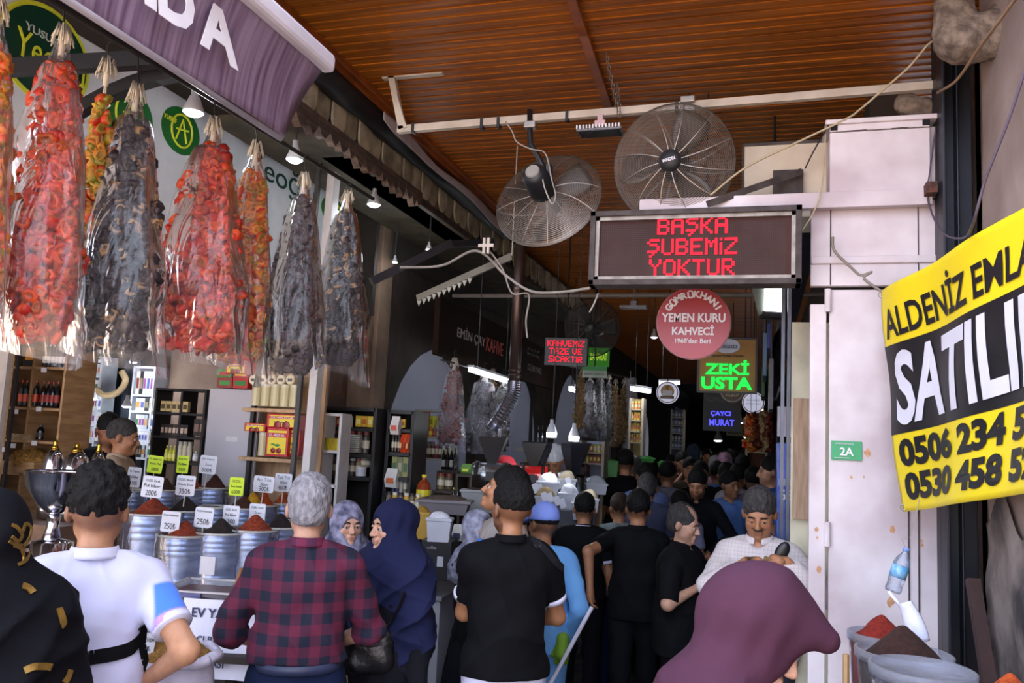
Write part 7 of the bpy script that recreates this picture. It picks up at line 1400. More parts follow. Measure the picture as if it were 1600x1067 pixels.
cable([PY(1301, 370, 4.5), PY(1304, 392, 4.5), PY(1330, 418, 4.47), PY(1345, 430, 4.45), PY(1362, 425, 4.44), PY(1350, 435, 4.44), PY(1378, 456, 4.35)], .007, mat('rope_grey', '857a70', .9), 'knotted grey cord tying the banner to the white frame', 'cord', 'cord')
a, b = PY(1299, 688, 4.59), PY(1347, 720, 4.59); root = empty('street_number_plate', ((a[0]+b[0])/2, 4.59, (a[2]+b[2])/2), 0, 'small green street plate with white 2A on the white door', 'plate'); w_, h_ = b[0]-a[0], a[2]-b[2]
m = MB(); m.box((-w_/2, 0, -h_/2), (w_/2, .006, h_/2)); m.build('plate', mat('plate_green', '2f9a62', .35, var=.03), root, bevel=.001); text('2A', lt, root, (0, -.002, -.005), h=h_*.42, bold=.02); text('GÜMRÜKHAN SOKAK', lt, root, (-.01, -.002, h_*.36), w=w_*.6, h=h_*.1)
text('www.kent.bel.tr', lt, root, (-w_*.15, -.002, -h_*.38), w=w_*.5, h=h_*.08)
# hanging water bottle on a wire, scoop
pet = clearmat('pet', 'eef2fa', .12, .08, .25, 20, (1, 1, 1)); c = PY(1405, 892, 4.2); root = empty('water_bottle', c, 0, 'crumpled clear water bottle with blue label hanging by the white door', 'bottle'); m = MB(); m.lathe([(.0, -.10), (.032, -.098), (.036, -.085), (.033, -.06), (.036, -.045), (.036, .03), (.033, .045), (.028, .06), (.012, .085), (.012, .10), (0, .10)], n=20); ob = m.build('shell', pet, root, True)
m = MB(); m.lathe([(.0365, -.03), (.0365, .025)], n=20); ol = m.build('label', mat('label_blue', '4f9fd8', .4, col2='9fc8e8', vs=30), root, True); m = MB(); m.lathe([(.014, .092), (.014, .11), (0, .11)], n=14); oc = m.build('cap', cmat('7f98d8'), root, True); m = MB(); m.tube([(0, 0, .10), (-.03, 0, .14), (0, 0, .16), (-.02, 0, .42)], .002, 4); m.build('wire', gcab, root); root.rotation_euler = (0, math.radians(17), 0)
cl_b = clearmat('bucket_plastic', 'e8e8f0', .04, .15, fk=.45)
def bucket(px_, rim, wpx, d, hb, kind, peak, label, txt=None):
    c = P(px_, rim, d); R = wpx/2/F*d; root = empty('clear_bucket', (c[0], c[1], c[2]-hb), 0, label, 'bucket'); m = MB(); m.lathe([(0, 0), (R*.82, 0), (R*.97, hb-.03)], n=40); m.build('bucket', cl_b, root, True)
    m = MB(); m.lathe([(R*.96, hb-.035), (R*1.02, hb-.03), (R*1.03, hb), (R*.97, hb+.004), (R*.95, hb-.02)], n=40); m.build('rim', clearmat('bucket_rim', 'e4e4f0', .16, .2, fk=.45), root, True)
    if kind:
        heap(root, kind, R*.9, (rim-peak)/F*d+.04, hb-.04, px_, 1.1, .003); m = MB(); m.lathe([(R*.80, .006), (R*.92, hb-.035), (0, hb-.035)], n=32); m.build('spice_fill', mat('spice_'+kind, SP[kind][0]), root, True)
    if txt:
        m = MB(); m.grid(lambda u, v: ((R*.99-.03*R*(1-v))*math.sin(-.75+u*.9), -(R*.99-.03*R*(1-v))*math.cos(-.75+u*.9)-.003, hb*.2+v*hb*.5), 8, 2); m.build('paper_label', cmat('d0ccd8'), root)
        for i, s_ in enumerate(txt): text(s_, mat('print_maroon', '7a2038', .6), root, (-.30*R, -R*.97-.012, hb*(.60-.16*i)), w=R*.55, h=hb*.09, bold=.02, rot=(0, 0, -.3))
    return root, c, R
bucket(1378, 990, 100, 3.35, .32, 'bright', 958, 'clear bucket heaped with bright red pepper behind the dark one', ['İPEK', 'BİBER']); bucket(1412, 1018, 140, 3.0, .34, 'deep', 975, 'clear bucket heaped with dark brown isot in front of the red one', ['KÖY', 'İSOT']); bucket(1441, 1043, 152, 2.7, .30, None, 0, 'empty clear bucket nearest the camera')
S_, cc, RR = bucket(1580, 1090, 120, 2.45, .3, 'orange', 1048, 'clear bucket of orange powder at the bottom right corner')
a = P(1480, 1067, 2.9); m = MB(); m.box((.15, 1.9, 0), (.93, 3.45, .60)); o = m.build('low_stand', mat('stand_grey', '5c5450', .7)); o.data.transform(Matrix.Identity(4)); tag(o, 'low stand carrying the clear buckets by the right wall', 'stand')
sc = mat('scoop_white', 'd4d4e8', .3); c = P(1425, 965, 3.15); root = empty('scoop', c, math.radians(-20), 'white plastic scoop standing in the dark brown isot', 'scoop'); m = MB(); m.grid(lambda u, v: (.035*math.cos(-.2+PI*1.15*u)*(.6+.4*math.sin(PI*min(1, v*.8+.2))), -.025*math.sin(PI*u), -.09+v*.15), 10, 10); m.build('bowl', sc, root, True, solid=.003); m = MB(); m.tube([(-.02, 0, .04), (-.045, 0, .11)], [.008, .007], 8); m.build('handle', sc, root, True); root.rotation_euler[1] = math.radians(-22)
m = MB(); m.bar(P(1520, 905, 3.6)*[1, 1, 1], [P(1545, 1000, 3.6)[0], 3.5, .0], .05, .04); o = m.build('wooden_plank', mat('plank_dark', '3a2320', .7)); tag(o, 'dark reddish plank leaning in the corner by the steel column', 'plank')
for (px_, lb) in ((1322, 'pale bamboo skewer stick, taller, beside the red pepper bucket'), (1350, 'short pale stick beside the brown bucket')): a = P(px_, 1022 if px_ == 1322 else 1046, 3.1); m = MB(); m.tube([(a[0], a[1], .5), a], [.018, .012], 6); o = m.build('wooden_stick', mat('stick_pale', 'b08c62', .7)); tag(o, lb, 'stick')
# ------------------------------------------------------------------ people
from mathutils.bvhtree import BVHTree
def cloth(name, col, **k): return mat('cloth_'+name, col, k.pop('rough', .85), var=k.pop('var', .08), vs=k.pop('vs', 12), bump=k.pop('bump', .25), bs=k.pop('bs', 350), spec=.15, **k)
def plaid(name, c1, c2, per, w_=.5):
    m = bpy.data.materials.new(name); m.use_nodes = True; nt = m.node_tree; N = nt.nodes; L = nt.links; b = N['Principled BSDF']; b.inputs['Roughness'].default_value = .85
    tc = N.new('ShaderNodeTexCoord'); sp = N.new('ShaderNodeSeparateXYZ'); L.new(tc.outputs['Object'], sp.inputs[0]); outs = []
    for ax in (0, 2):
        a = N.new('ShaderNodeMath'); a.operation = 'MULTIPLY'; a.inputs[1].default_value = 1/per; L.new(sp.outputs[ax], a.inputs[0]); f = N.new('ShaderNodeMath'); f.operation = 'FRACT'; L.new(a.outputs[0], f.inputs[0])
        g = N.new('ShaderNodeMath'); g.operation = 'GREATER_THAN'; g.inputs[1].default_value = w_; L.new(f.outputs[0], g.inputs[0]); outs.append(g)
    s_ = N.new('ShaderNodeMath'); s_.operation = 'ADD'; L.new(outs[0].outputs[0], s_.inputs[0]); L.new(outs[1].outputs[0], s_.inputs[1]); h = N.new('ShaderNodeMath'); h.operation = 'MULTIPLY'; h.inputs[1].default_value = .5; L.new(s_.outputs[0], h.inputs[0])
    mx = N.new('ShaderNodeMix'); mx.data_type = 'RGBA'; L.new(h.outputs[0], mx.inputs[0]); mx.inputs[6].default_value = (*hx(c1), 1); mx.inputs[7].default_value = (*hx(c2), 1); L.new(mx.outputs[2], b.inputs['Base Color']); return m
def kidof(e, name):
    return [c for c in e.children if c.name.split('.')[0] == name][0]
def project(objs, pix, back=.004):
    """points on the surfaces of the given meshes seen at the pixels"""
    bpy.context.view_layer.update(); tr = []
    for o in objs:
        mw = o.matrix_world; vs = [mw @ v.co for v in o.data.vertices]; tr.append(BVHTree.FromPolygons(vs, [tuple(p.vertices) for p in o.data.polygons]))
    out = []
    for (x, y) in pix:
        d = Vector(ray(x, y)).normalized(); best = None
        for t in tr:
            h = t.ray_cast(Vector(CAM), d)
            if h[0] is not None and (best is None or h[3] < best[1]): best = (h[0]-d*back, h[3], h[1])
        if best: out.append((np.array(best[0]), np.array(best[2])))
    return out
def band(e, objs, pix, w_, mt, name, thick=.004):
    """flat strap lying on the clothes along the pixel path"""
    pp = [tuple(p) for p in spline([(x, y, 0) for x, y in pix], 5)]; h = project(objs, [(p[0], p[1]) for p in pp], .003)
    if len(h) < 2: return None
    m = MB(); inv = e.matrix_world.inverted()
    for i in range(len(h)-1):
        (a, na), (b, nb) = h[i], h[i+1]; d = b-a
        if np.linalg.norm(d) > .25: continue
        s1 = np.cross(na, d); s1 /= max(np.linalg.norm(s1), 1e-6); s1 *= w_/2; A = [a-s1, a+s1, b+s1, b-s1]; up = (na+nb); up = up/max(np.linalg.norm(up), 1e-6)*thick
        vs = [inv @ Vector(p) for p in A]+[inv @ Vector(p+up) for p in A]; m.add(vs, [(0, 3, 2, 1), (4, 5, 6, 7), (0, 1, 5, 4), (1, 2, 6, 5), (2, 3, 7, 6), (3, 0, 4, 7)])
    o = m.build(name, mt, e); return o
black = cloth('black', '0e0e12'); navy = cloth('navy', '1b2036'); jeans = cloth('jeans', '151f3c', bump=.4); whitec = cloth('white', 'd6d4ea', vs=5); dkpant = cloth('darkpant', '0f0f14')
# 1 woman in black with gold embroidery, left edge
scarfblack = cloth('scarf_black', '0d0d14')
E1 = person(-8, 768, 2.35, 1.74, 188, 'person in a black headscarf with gold floral embroidery at the left edge, seen from behind', topmat=scarfblack, botmat=cloth('abaya', '12121a'), sleeve='long', skirt=(1., .34), girth=1.1, scarf=(scarfblack, 1., .30, 1.15), res=.011, hem=.75, noise=.008)
gold = mat('gold_thread', '9c7a3c', .35, metal=.7); hs = kidof(E1, 'headscarf'); tp = kidof(E1, 'shirt')
for path in ([(35, 830), (40, 818), (48, 826), (44, 842), (36, 852)], [(22, 852), (32, 856), (44, 862), (40, 875), (28, 882)], [(18, 820), (26, 824), (34, 836), (28, 845), (18, 838)], [(36, 852), (46, 846), (50, 850)], [(30, 850), (36, 866), (36, 878)], [(14, 845), (24, 850), (34, 852)]): band(E1, [hs], path, .009, gold, 'embroidery')
for path in ([(35, 915), (44, 918), (52, 926)], [(92, 950), (97, 965), (100, 978)], [(38, 1048), (52, 1042), (66, 1041), (80, 1042)], [(100, 1067), (106, 1058), (110, 1046)]): band(E1, [hs, tp], path, .018, gold, 'embroidery')
# 2 boy in the white polo
SK = np.array(lin((.25, .52, .93)))
def polo_tone(co, J, s):
    c = np.ones((len(co), 3))
    for k in 'LR':
        sh, el, wr = J[k]; u = (el-sh); L_ = np.linalg.norm(u); u = u/L_; t = (co-sh)@u; r = np.linalg.norm(co-sh-t[:, None]*u, axis=1); g_ = (np.clip((t-.06*s)/.012, 0, 1)*np.clip((.098*s-r)/.01, 0, 1)*np.clip((np.abs(co[:, 0])-.17*s)/.01, 0, 1))[:, None]; c = c*(1-g_)+np.array((.10, .34, .95))*g_
        g_ = (np.clip((t-L_*.58)/.006, 0, 1)*np.clip((.09*s-r)/.01, 0, 1)*np.clip((np.abs(co[:, 0])-.17*s)/.01, 0, 1))[:, None]; c = c*(1-g_)+np.array((.9, .5, .75))*g_
    return c
wpolo = mat('polo_white', 'd2d2f2', .8, var=.03, vs=4, attr='tone', bump=.15, bs=300, sheen=.2)
E2 = person(160, 734, 2.85, 1.82, 186, 'person with curly black hair in a white polo shirt with blue sleeves', topmat=wpolo, botmat=whitec, hairstyle='curly', res=.008, hem=.88, girth=1.03, collar=whitec, cuff=whitec, toptone=polo_tone, head=(0, 0, -.22),
            arms={'L': ((.14, -.20, .98), (.6, 1, 0)), 'R': ('px', 222, 1068, .0, (-.45, 1, 0))}, noise=.006)
shirt = kidof(E2, 'shirt'); band(E2, [shirt], [(108, 1040), (140, 1028), (175, 1022), (205, 1012), (222, 990), (226, 975)], .045, black, 'apron_tie'); band(E2, [shirt], [(222, 985), (222, 1010), (228, 1040), (232, 1060)], .05, black, 'apron_tie')
# 3 plaid man
E3 = person(487, 744, 3.55, 1.83, 180, 'person with short grey hair in a purple-red and navy checked shirt and jeans', topmat=plaid('plaid_purple', '5e1434', '10142c', .084), botmat=jeans, hair='grey', res=.008, sleeve=1.25, tuck=True, belt=mat('belt_navy', '2c3350', .5), collar=plaid('plaid_collar', '6a1a3e', '151a38', .084), girth=1.06, skin='c',
            arms={'L': ((.13, -.24, 1.03), (.8, .25, -.8)), 'R': ((-.13, -.24, 1.03), (-.8, .25, -.8))}, noise=.007)
# 4 woman with the patterned scarf
pat = mat('scarf_pattern', '9a98b4', .8, col2='35354e', vs=16, bump=.2, bs=300); strp = plaid('tunic_gold', '14141c', 'a08a52', .02, .6)
E4 = person(545, 785, 4.6, 1.63, 6, 'person in a grey-violet patterned headscarf looking over the checked shirt', topmat=cloth('coat_dark', '1c1c28'), botmat=strp, res=.006, eyes=-1.5, skin='c', scarf=(pat, 1.02, .10, 1.), sleeve='long', skirt=(1.0, .30), head=(.04, 0, .25), brow='2a1f18')
# 5 navy hijab woman
nav = cloth('scarf_navy', '1c2040', vs=4)
E5 = person(616, 781, 4.0, 1.70, -52, 'person in a long navy headscarf and dark cloak smiling to the left', topmat=cloth('cloak', '121219'), botmat=cloth('cloak', '121219'), res=.006, eyes=1, skin='c', scarf=(nav, 1.0, .36, 1.12), sleeve='long', skirt=(1.05, .32), head=(.05, 0, -.2), girth=1.1, noise=.008)
bagm = mat('leather_black', '151316', .35, bump=.4, bs=30); sk5 = kidof(E5, 'skirt'); sh5 = kidof(E5, 'shirt'); hs5 = kidof(E5, 'headscarf')
h = project([sk5, sh5, hs5], [(578, 1010)], .05); hb_ = h[0][0] if h else P(578, 1010, 3.7)
root = empty('handbag', hb_, math.radians(17), 'black leather crossbody bag with silver clasp on the navy woman’s hip', 'bag'); S = SDF((-.13, -.08, -.16), (.13, .08, .13), .008); S.cap((-.06, 0, -.07), (.06, 0, -.07), .05, .05, .02, (1, .6, 1.)); S.cap((-.055, 0, .04), (.055, 0, .04), .045, .045, .07, (1, .6, 1)); S.noise(.004, 30, 2); S.build('bag_body', bagm, root)
m = MB(); m.tube([(-.06, -.045, .02), (.0, -.052, .01), (.06, -.045, .02)], .004, 5); m.build('zip', mat('silver', 'b9b9c0', .2, metal=1.), root); m = MB(); m.tube([(.055+.014*math.cos(t), -.035, .10+.018*math.sin(t)) for t in [2*PI*i/10 for i in range(11)]], .004, 5, False); m.build('ring', MATS['silver'], root)
hh_ = project([sk5, sh5, hs5], [(600, 985), (612, 970), (625, 945), (632, 925)], .012); m = MB(); m.tube([tuple(np.array(Matrix.Rotation(-math.radians(17), 3, 'Z') @ Vector(q[0]-hb_))) for q in hh_], .007, 6) if len(hh_) > 1 else m.box((0, 0, .1), (.01, .01, .2)); m.build('strap', bagm, root)
# 6 woman in black, hand to mouth
E6 = person(752, 800, 5.2, 1.60, 50, 'person in a long black cloak and pale patterned scarf with a hand at the mouth', topmat=black, botmat=cloth('abaya', '12121a'), res=.0085, eyes=0, skin='c', scarf=(mat('scarf_pale', 'a9a9be', .8, col2='6a6a80', vs=20), .95, .08, .95), sleeve='long', skirt=(1.1, .36), head=(-.35, 0, -.1), side=-.06,
            arms={'R': ('px', 757, 838, -.2, (-1, -.4, -1)), 'L': ((.10, -.28, 1.05), (1, .2, -.4))})
# 7 man in tan shirt with bottle
E7 = person(789, 733, 4.72, 1.80, -72, 'person with dark hair and moustache in a pale tan T-shirt holding a small water bottle', topmat=cloth('tan', 'a39a98'), botmat=cloth('slate_pant', '1c2530'), res=.0075, eyes=1, skin='b', head=(-.3, 0, -.3), mous=.9, hair='black',
            arms={'R': ('px', 765, 890, -.25, (-1, 0, -1)), 'L': ('px', 772, 868, -.3, (1, .2, -.6))})
def small_bottle(p, label, rz=0., tilt=0.):
    root = empty('water_bottle', p, rz, label, 'bottle'); m = MB(); m.lathe([(0, -.09), (.028, -.088), (.03, -.07), (.03, .02), (.024, .05), (.011, .07), (.011, .075)], n=18); m.build('shell', pet, root, True); m = MB(); m.lathe([(.0305, -.05), (.0305, .01)], n=18); m.build('label', mat('label_blue', '4f9fd8'), root, True); m = MB(); m.lathe([(.014, .068), (.014, .085), (0, .086)], n=14); m.build('cap', cmat('2f6fd0'), root, True); root.rotation_euler[1] = tilt; return root
small_bottle(P(746, 868, 4.25), 'small water bottle with a blue cap held by the man in the tan T-shirt', tilt=.15)
# 8 man in black polo, centre front
E8 = person(801, 749, 3.95, 1.81, 192, 'person with a dark fade haircut and beard in a black polo and white jeans', topmat=cloth('polo_black', '0c0c10'), botmat=cloth('white_jeans', 'cfcde4'), res=.007, skin='b', hairstyle='fade', beard=1., head=(.08, 0, .3), collar=cloth('polo_black', '0c0c10'), cuff=whitec, hem=.90,
            arms={'L': ('px', 752, 948, .28, (.7, .8, -.8)), 'R': ((-.08, -.28, 1.08), (-.8, .3, -.6))}, noise=.006, girth=.98)
s8 = kidof(E8, 'shirt'); band(E8, [s8], [(818, 832), (832, 843), (850, 858), (868, 878), (880, 888)], .035, cloth('strap_black', '1d1d22'), 'shoulder_strap'); band(E8, [s8], [(833, 842), (842, 842), (845, 852), (836, 854), (833, 842)], .006, mat('buckle', '5a5a60', .3, metal=.8), 'buckle')
m = MB(); s = E8['scale']; c0 = (0, 0, 1.482*s); m.tube([(.062*math.cos(t), .008+.06*math.sin(t), c0[2]+.012+.006*math.sin(t)) for t in [2*PI*i/28 for i in range(29)]], .006, 6, False); m.build('collar_trim', whitec, E8, True)
# 9 street cleaner with the blue cap
lb_ = cloth('vest_blue', '6fa8e4', vs=4); E9 = person(850, 786, 5.0, 1.66, 190, 'person in a light blue work suit and periwinkle cap holding a broom', topmat=lb_, botmat=lb_, res=.009, sleeve='long', skin='b', hairstyle='crop', head=(.15, 0, .45), arms={'L': ((.22, -.16, .86), (1, .3, 0)), 'R': ('px', 888, 1000, -.1, (-.25, 1, 0))}, girth=1.06)
def cap_on(e, H, mt, rz, brim=True, name='cap'):
    s = e['scale']; hd_ = Vector((0, -.03, 1.65*s)); S = SDF((-.16, -.24, 1.55*s), (.16, .16, 1.9*s), .009); R9 = Rm(.15, 0, rz); c = np.array([0, -.012, 1.622*s]) ; S.ell(c+R9@np.array([0, .02, .052])*s, (.094*s, .112*s, .098*s), .01, R9); S.plane(c+R9@np.array([0, 0, .035])*s, -(R9@np.array([0, .1, 1.])))
    if brim: S.ell(c+R9@np.array([0, -.12, .045])*s, (.07*s, .085*s, .012*s), .01, R9@Rm(.18, 0, 0))
    return S.build(name, mt, e)
cap_on(E9, 1.66, mat('cap_blue', '7f93e0', .7, var=.04), .45)
gl_ = mat('glove_green', '6f9a24', .6); 
def glove(px_, py_, d, e):
    c = np.array(e.matrix_world.inverted() @ Vector(P(px_, py_, d))); S = SDF(c-.13, c+.13, .007); S.cap(c+[0, 0, .05], c+[0, 0, -.03], .036, .042, .02); 
    for i in range(4): S.cap(c+[-.03+.02*i, -.01, -.04], c+[-.03+.02*i, -.03, -.09], .014, .012, .006)
    S.cap(c+[.03, -.01, 0], c+[.05, -.03, -.05], .015, .012, .01); return S.build('glove', gl_, e)
bpy.context.view_layer.update(); 
glove(879, 1012, 4.72, E9)
a, b = P(925, 948, 4.7), P(870, 1050, 4.6); dd_ = (a-b)/np.linalg.norm(a-b); root = empty('broom', a, 0, 'white broom pole held by the person in light blue', 'broom'); m = MB(); m.tube([(0, 0, 0), tuple(-dd_*1.25)], .012, 8); m.build('pole', mat('pole_white', 'c9c9dc', .4), root)
e_ = -dd_*1.25; m = MB(); m.box(e_+np.array([-.12, -.03, -.02]), e_+np.array([.12, .03, .03])); m.build('head', cmat('3a5a9a'), root); m = MB(); m.box(e_+np.array([-.12, -.035, -.1]), e_+np.array([.12, .035, -.02])); m.build('bristles', cmat('2a6a3a'), root)
# 10, 11 men in black
E10 = person(914, 771, 6.7, 1.66, 180, 'person in a black polo with a thin white collar line, walking away', topmat=black, botmat=dkpant, res=.01, skin='b', hairstyle='short', walk=.14, hem=.86, cuff=whitec, girth=1.04); m = MB(); m.tube([(.068*math.cos(t), .012+.066*math.sin(t), 1.422+.006*math.sin(t)) for t in [PI*i/14 for i in range(15)]], .004, 5); m.build('collar_trim', whitec, E10)
E11 = person(998, 767, 6.1, 1.68, 180, 'person with a square black haircut in a black T-shirt and trousers walking away', topmat=black, botmat=dkpant, res=.01, skin='b', hairstyle='short', walk=-.16, hem=.85, collar=black, girth=1.02, arms={'L': ('px', 922, 922, -.34, (.5, .6, 0)), 'R': ((-.3, -.1, .86), (-.3, 1, 0))})
E12 = person(1012, 741, 7.9, 1.77, 180, 'broad person with greying hair in a slate blue shirt, seen from behind', topmat=cloth('slate', '3a3f56'), botmat=dkpant, res=.013, hair='dark_grey', girth=1.3, collar=cloth('slate', '3a3f56'))
E13 = person(1070, 789, 5.55, 1.66, 70, 'balding person with grey sides and stubble in a black shirt holding a phone and papers', topmat=black, botmat=dkpant, res=.007, skin='c', hair='dark_grey', bald=.9, beard=.35, mous=.4, girth=1.28, eyes=1, head=(.22, 0, 0), old=True, sleeve=.95, collar=black, hem=.78,
             arms={'R': ('px', 1090, 918, -.22, (-1, .4, -.7)), 'L': ('px', 1112, 905, -.1, (1, .3, -.6))}, handpose={'R': (.3, -1, .1), 'L': (-.1, -1, 0)})
def slab(name, px_, py_, d, w_, h_, mt, label, cat, rx=.6, rz=.3, th=.008):
    m = MB(); m.box((-w_/2, -th/2, -h_/2), (w_/2, th/2, h_/2)); o = m.build(name, mt, bevel=.002); o.location = P(px_, py_, d); o.rotation_euler = (rx, 0, rz); tag(o, label, cat); return o
slab('mobile_phone', 1107, 907, 5.2, .055, .10, mat('phone', '8f959e', .2), 'grey phone in the hand of the balding man in black', 'phone', .9, .6); slab('paper_notes', 1124, 908, 5.15, .10, .05, cmat('26283a'), 'dark folded wallet papers in the balding man’s other hand', 'wallet', 1., .5)
E14 = person(1090, 735, 8.3, 1.74, -8, 'bearded person in a black jacket walking forward and looking down', topmat=cloth('black_jacket', '14141a'), botmat=dkpant, res=.009, skin='b', beard=.9, sleeve='long', head=(.38, 0, 0), eyes=0, walk=.12, arms={'L': ((.16, -.24, 1.04), (1, .3, 0)), 'R': ((-.27, -.05, .86), (-.3, 1, 0))}, girth=1.05, collar=cloth('black_jacket', '14141a'))
scr = cloth('scrub', '6286c8'); E15 = person(1141, 738, 8.8, 1.74, 25, 'person with stubble in light blue scrubs walking in the lane', topmat=scr, botmat=cloth('scrub', '6286c8'), res=.009, skin='b', beard=.5, hairstyle='short', head=(.05, 0, .3), hem=.82, eyes=0, walk=.1)
# 16 white checked shirt
E16 = person(1187, 766, 4.75, 1.74, -8, 'person with grey-black hair and moustache in a white checked shirt counting coins', topmat=plaid('check_white', 'cfc4c4', 'b4a8ac', .02, .82), botmat=cloth('grey_pant', '2a2a34'), res=.006, skin='b', hair='dark_grey', mous=1., beard=.35, eyes=1, head=(.42, 0, .05), sleeve='long', girth=1.12, collar=cloth('check_collar', 'cbc0c2'), hem=.84,
             arms={'L': ('px', 1229, 878, -.33, (1, .2, -.8)), 'R': ('px', 1166, 878, -.33, (-1, .2, -.8))}, handpose={'L': (-.9, -.35, .1), 'R': (.9, -.35, .1)})
jt = P(1196, 868, 4.4); 
m = MB(); m.lathe([(0, 0), (.012, 0), (.012, .003), (0, .003)], n=14); o = m.build('coin', mat('coin', 'b9a27a', .3, metal=.8)); o.location = P(1197, 872, 4.33); o.rotation_euler = (.8, .3, 0); tag(o, 'coin held between the fingers of the man in the checked shirt', 'coin')
c = P(1222, 862, 4.46); S = SDF(c-.12, c+.12, .006); S.ell(c, (.035, .02, .06), .01, Rm(0, .5, 0)); o = S.build('black_purse', bagm); tag(o, 'small black purse under the arm of the man in the checked shirt', 'purse')
# 17 plum headscarf, nearest
plum = cloth('scarf_plum', '47293a', vs=3, bs=500)
E17 = person(1176, 900, 1.88, 1.62, 88, 'person in a plum headscarf leaning forward at the bottom right, face turned away', topmat=cloth('coat_plum', '2c2834'), botmat=cloth('abaya', '12121a'), res=.0075, scarf=(plum, .92, .30, 1.02, 1), sleeve='long', skirt=(1., .33), head=(.24, 0, .0), lean=.24, skin='c', girth=1.12, noise=.006)
# 18 shopkeeper, 19 helper behind
E18 = person(196, 655, 5.75, 1.76, 78, 'shopkeeper with grey cropped hair in a beige polo behind the spice bins', topmat=cloth('beige', 'b39c84'), botmat=dkpant, res=.008, skin='b', hair='dark_grey', hairstyle='crop', eyes=1, head=(.12, 0, 0), collar=cloth('beige', 'b39c84'), girth=1.1, sleeve='short', z0=.32)
E19 = person(172, 648, 6.55, 1.74, 15, 'dark-clothed person standing in the shadow behind the shopkeeper', topmat=black, botmat=dkpant, res=.014, skin='d', beard=.8, head=(.3, 0, 0), z0=.32)
m = MB(); m.box((-6.9, 5.6, 0), (-3.9, 6.65, .32)); struct(m.build('floor_shop', mat('shop_step', '5a4a3e', .7)))
E20 = person(866, 699, 8.7, 1.70, -20, 'vendor in a white hair net and pale blue coat bent over the flour stall', topmat=cloth('pale_blue', '8fa3bc'), botmat=cloth('pale_blue', '8fa3bc'), res=.009, skin='b', hairstyle='none', head=(.5, 0, .1), sleeve='long', beard=.4, lean=.15)
def net(e, H, mt, head, lean=0.):
    s = e['scale']; Ru = Rm(lean, 0, 0); hd = (Ru@np.array([0, -.012, .692])+np.array([0, 0, .93]))*s; R9 = Ru@Rm(*head); S = SDF(hd-.2, hd+.2, .01); S.ell(hd+R9@np.array([0, .03, .045])*s, (.094*s, .112*s, .1*s), .01, R9); S.plane(hd+R9@np.array([0, -.02, .02])*s, -(R9@np.array([0, .4, 1.]))); S.noise(.004, 60, 1); return S.build('hair_net', mt, e)
net(E20, 1.70, mat('net_white', 'c9c9d2', .8, bump=.5), (.5, 0, .1), .15)
E21 = person(788, 715, 7.8, 1.62, -40, 'person with a red cap bent behind the silver roaster', topmat=cloth('dark_work', '2a2a30'), botmat=dkpant, res=.014, hairstyle='none', head=(.5, 0, 0)); cap_on(E21, 1.62, mat('cap_red', 'b01f2e', .7), 0.)
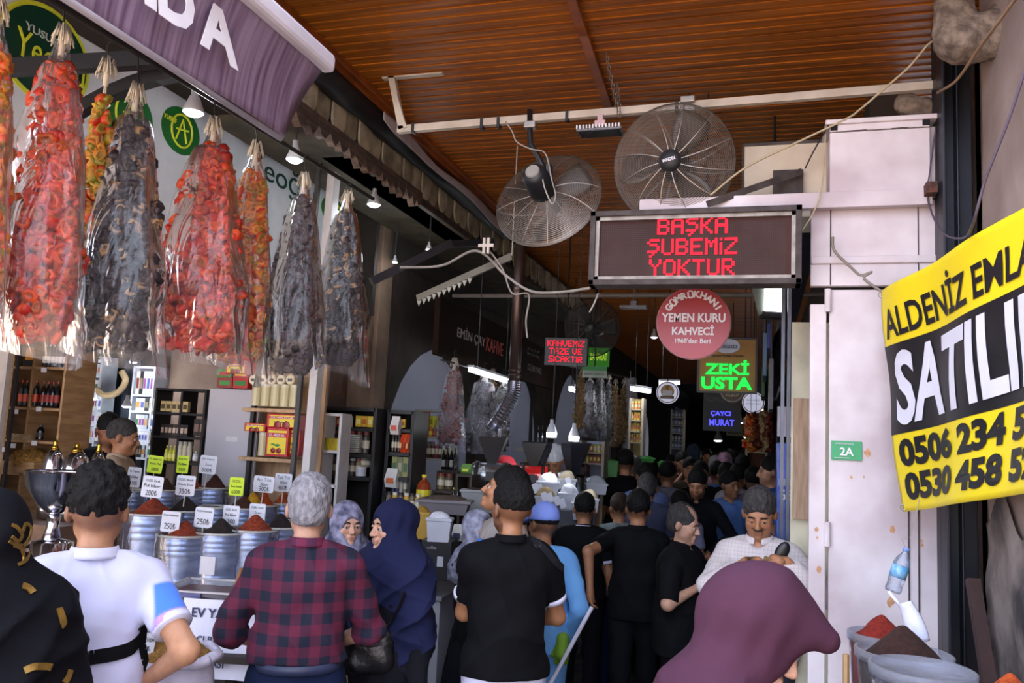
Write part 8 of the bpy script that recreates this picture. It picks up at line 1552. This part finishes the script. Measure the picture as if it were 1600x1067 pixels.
# ---- the crowd farther down the lane
tg = cloth('grey_tee', '6a6878'); lb2 = cloth('light_blue', '6f80b4'); mauve = cloth('mauve', '6d5f72'); dkb = cloth('dark_brown', '2a201e'); bl3 = cloth('mid_blue', '4d6ea8'); gg = cloth('grey_green', '6e7a7e'); pinkg = mat('scarf_pink', 'a87a8e', .8, col2='6a5a72', vs=14)
crowd = [ # px, top, d, H, face, colour, bottom, label, extras
 (977, 703, 9.7, 1.78, 190, black, 'person with black hair in a black T-shirt at the left stall, back turned', {}),
 (1008, 724, 9.0, 1.72, 200, lb2, 'person in a light blue shirt bent to the left stall', dict(lean=.12, sleeve='long')),
 (968, 772, 7.2, 1.60, 200, gg, 'person in a pale grey-green T-shirt mostly behind the broad man', dict(arms={'L': ((.3, -.1, .95), (1, 1, 0)), 'R': HANG['R']}, hair='brown')),
 (1043, 722, 9.4, 1.70, 176, tg, 'person in a grey T-shirt walking away beside the broad slate-blue man', dict(walk=.1)),
 (1062, 768, 8.0, 1.56, 178, cloth('lilac', '8a86a4'), 'shorter person in a lilac top behind the broad man', {}),
 (991, 713, 11.2, 1.66, 150, cloth('grey_check', '6f7480'), 'grey-haired person in a check shirt at the left stall', dict(hair='grey')),
 (1001, 733-18, 10.6, 1.70, 205, cloth('pale_shirt', '8c92a6'), 'person with grey hair in a pale shirt facing the left stall', dict(hair='dark_grey')),
 (1067, 707, 11.5, 1.74, 10, dkb, 'person in a dark jacket raising a hand to the chin', dict(beard=.8, arms={'L': HANG['L'], 'R': ((-.02, -.16, 1.5), (-1, -.3, -1))}, sleeve='long')),
 (1079, 716, 10.7, 1.70, 5, cloth('olive_brown', '3a3128'), 'young person in a brown shirt walking towards the camera', dict(sleeve='long')),
 (1096, 722, 10.2, 1.68, 15, black, 'dark-bearded person in black half behind the walker in the jacket', dict(beard=.9)),
 (1121, 722, 10.4, 1.68, 178, bl3, 'person in a mid blue T-shirt seen from behind', {}),
 (1135, 724, 9.9, 1.67, 182, black, 'person in a black T-shirt seen from behind, beside the blue T-shirt', {}),
 (1154, 726, 9.7, 1.68, 170, cloth('off_white', 'a09ca8'), 'person in an off-white T-shirt behind the one in scrubs', {}),
 (1178, 731, 9.1, 1.68, 172, mauve, 'person in a mauve-grey T-shirt walking away near the right side', dict(girth=1.12, hair='black')),
 (1203, 714, 8.4, 1.74, -75, cloth('blue_work', '34589a'), 'dark-haired person in blue facing left at the right-hand shops', dict(beard=.5)),
 (1160, 712, 11.4, 1.72, 180, cloth('charcoal', '2a2a30'), 'dark-clothed person behind the mauve T-shirt', {}),
 (1133, 707, 12.6, 1.72, 178, pinkg, 'person in a pink patterned headscarf walking away', dict(scarf=1)),
 (1118, 712, 13.2, 1.68, 178, cloth('beige_top', '8f8478'), 'person in a pale grey headscarf beside the pink one', dict(scarf=2)),
 (1149, 707, 13.5, 1.72, 180, cloth('grey_far', '5c5a64'), 'person with a bright red cap in the crowd', dict(capc=1)),
 (1084, 694, 14.5, 1.84, 178, cloth('hood_grey', '3a4450'), 'tall person in a grey hood in the middle of the crowd', dict(scarf=3)),
 (1050, 712, 14, 1.70, 20, dkb, 'dim person at the left edge of the far crowd', {}),
 (1105, 702, 17, 1.76, 0, cloth('far_brown', '3f332c'), 'distant person facing the camera under the blue sign', {}),
 (1113, 706, 19, 1.72, 8, cloth('far_tan', '6a5a4c'), 'distant person in tan clothing', {}),
 (1127, 700, 21, 1.76, -5, black, 'distant dark person in the middle of the lane', {}),
 (1139, 702, 18, 1.76, 175, cloth('far_grey', '4c4c56'), 'distant person in grey walking away', {}),
 (1153, 700, 22, 1.76, 3, dkb, 'distant person in dark brown near the far lamp', {}),
 (1164, 704, 16, 1.74, 190, cloth('far_blue', '33405c'), 'distant person in dark blue on the right of the lane', {}),
 (1176, 703, 15, 1.75, 170, black, 'distant black-clothed person at the right stalls', {}),
 (1186, 708, 13, 1.72, -60, cloth('far_rust', '5a3426'), 'distant person in rust-brown clothes at the orange-lit stall', {}),
 (1092, 704, 24, 1.78, 0, tg, 'distant pale-grey person far down the lane', {}),
 (1145, 698, 27, 1.78, 0, mauve, 'farthest small person at the end of the lane', {}),
 (1060, 703, 18, 1.76, 20, black, 'distant dark person by the left-hand shops', {}),
]
for (px_, tp_, d, H, fc, tm, lb, kw) in crowd:
    kw = dict(kw); sc_ = kw.pop('scarf', None); cp = kw.pop('capc', None); rs = .014 if d < 10 else (.017 if d < 15 else .022)
    if sc_: kw['scarf'] = ({1: pinkg, 2: cloth('scarf_grey', '8d8790'), 3: cloth('hood_grey', '3a4450')}[sc_], 1., .15, 1.)
    q = P(px_, tp_, d); gz = fz(q[1])
    e = person(px_, tp_, d, H, fc, lb, None, skin=R6.choice('abbd'), topmat=tm, botmat=dkpant if R6.random() < .6 else jeans, res=rs, girth=kw.pop('girth', R6.uniform(.98, 1.1)), **kw)
    if cp: cap_on(e, H, mat('cap_red', 'b01f2e', .7), 0.)
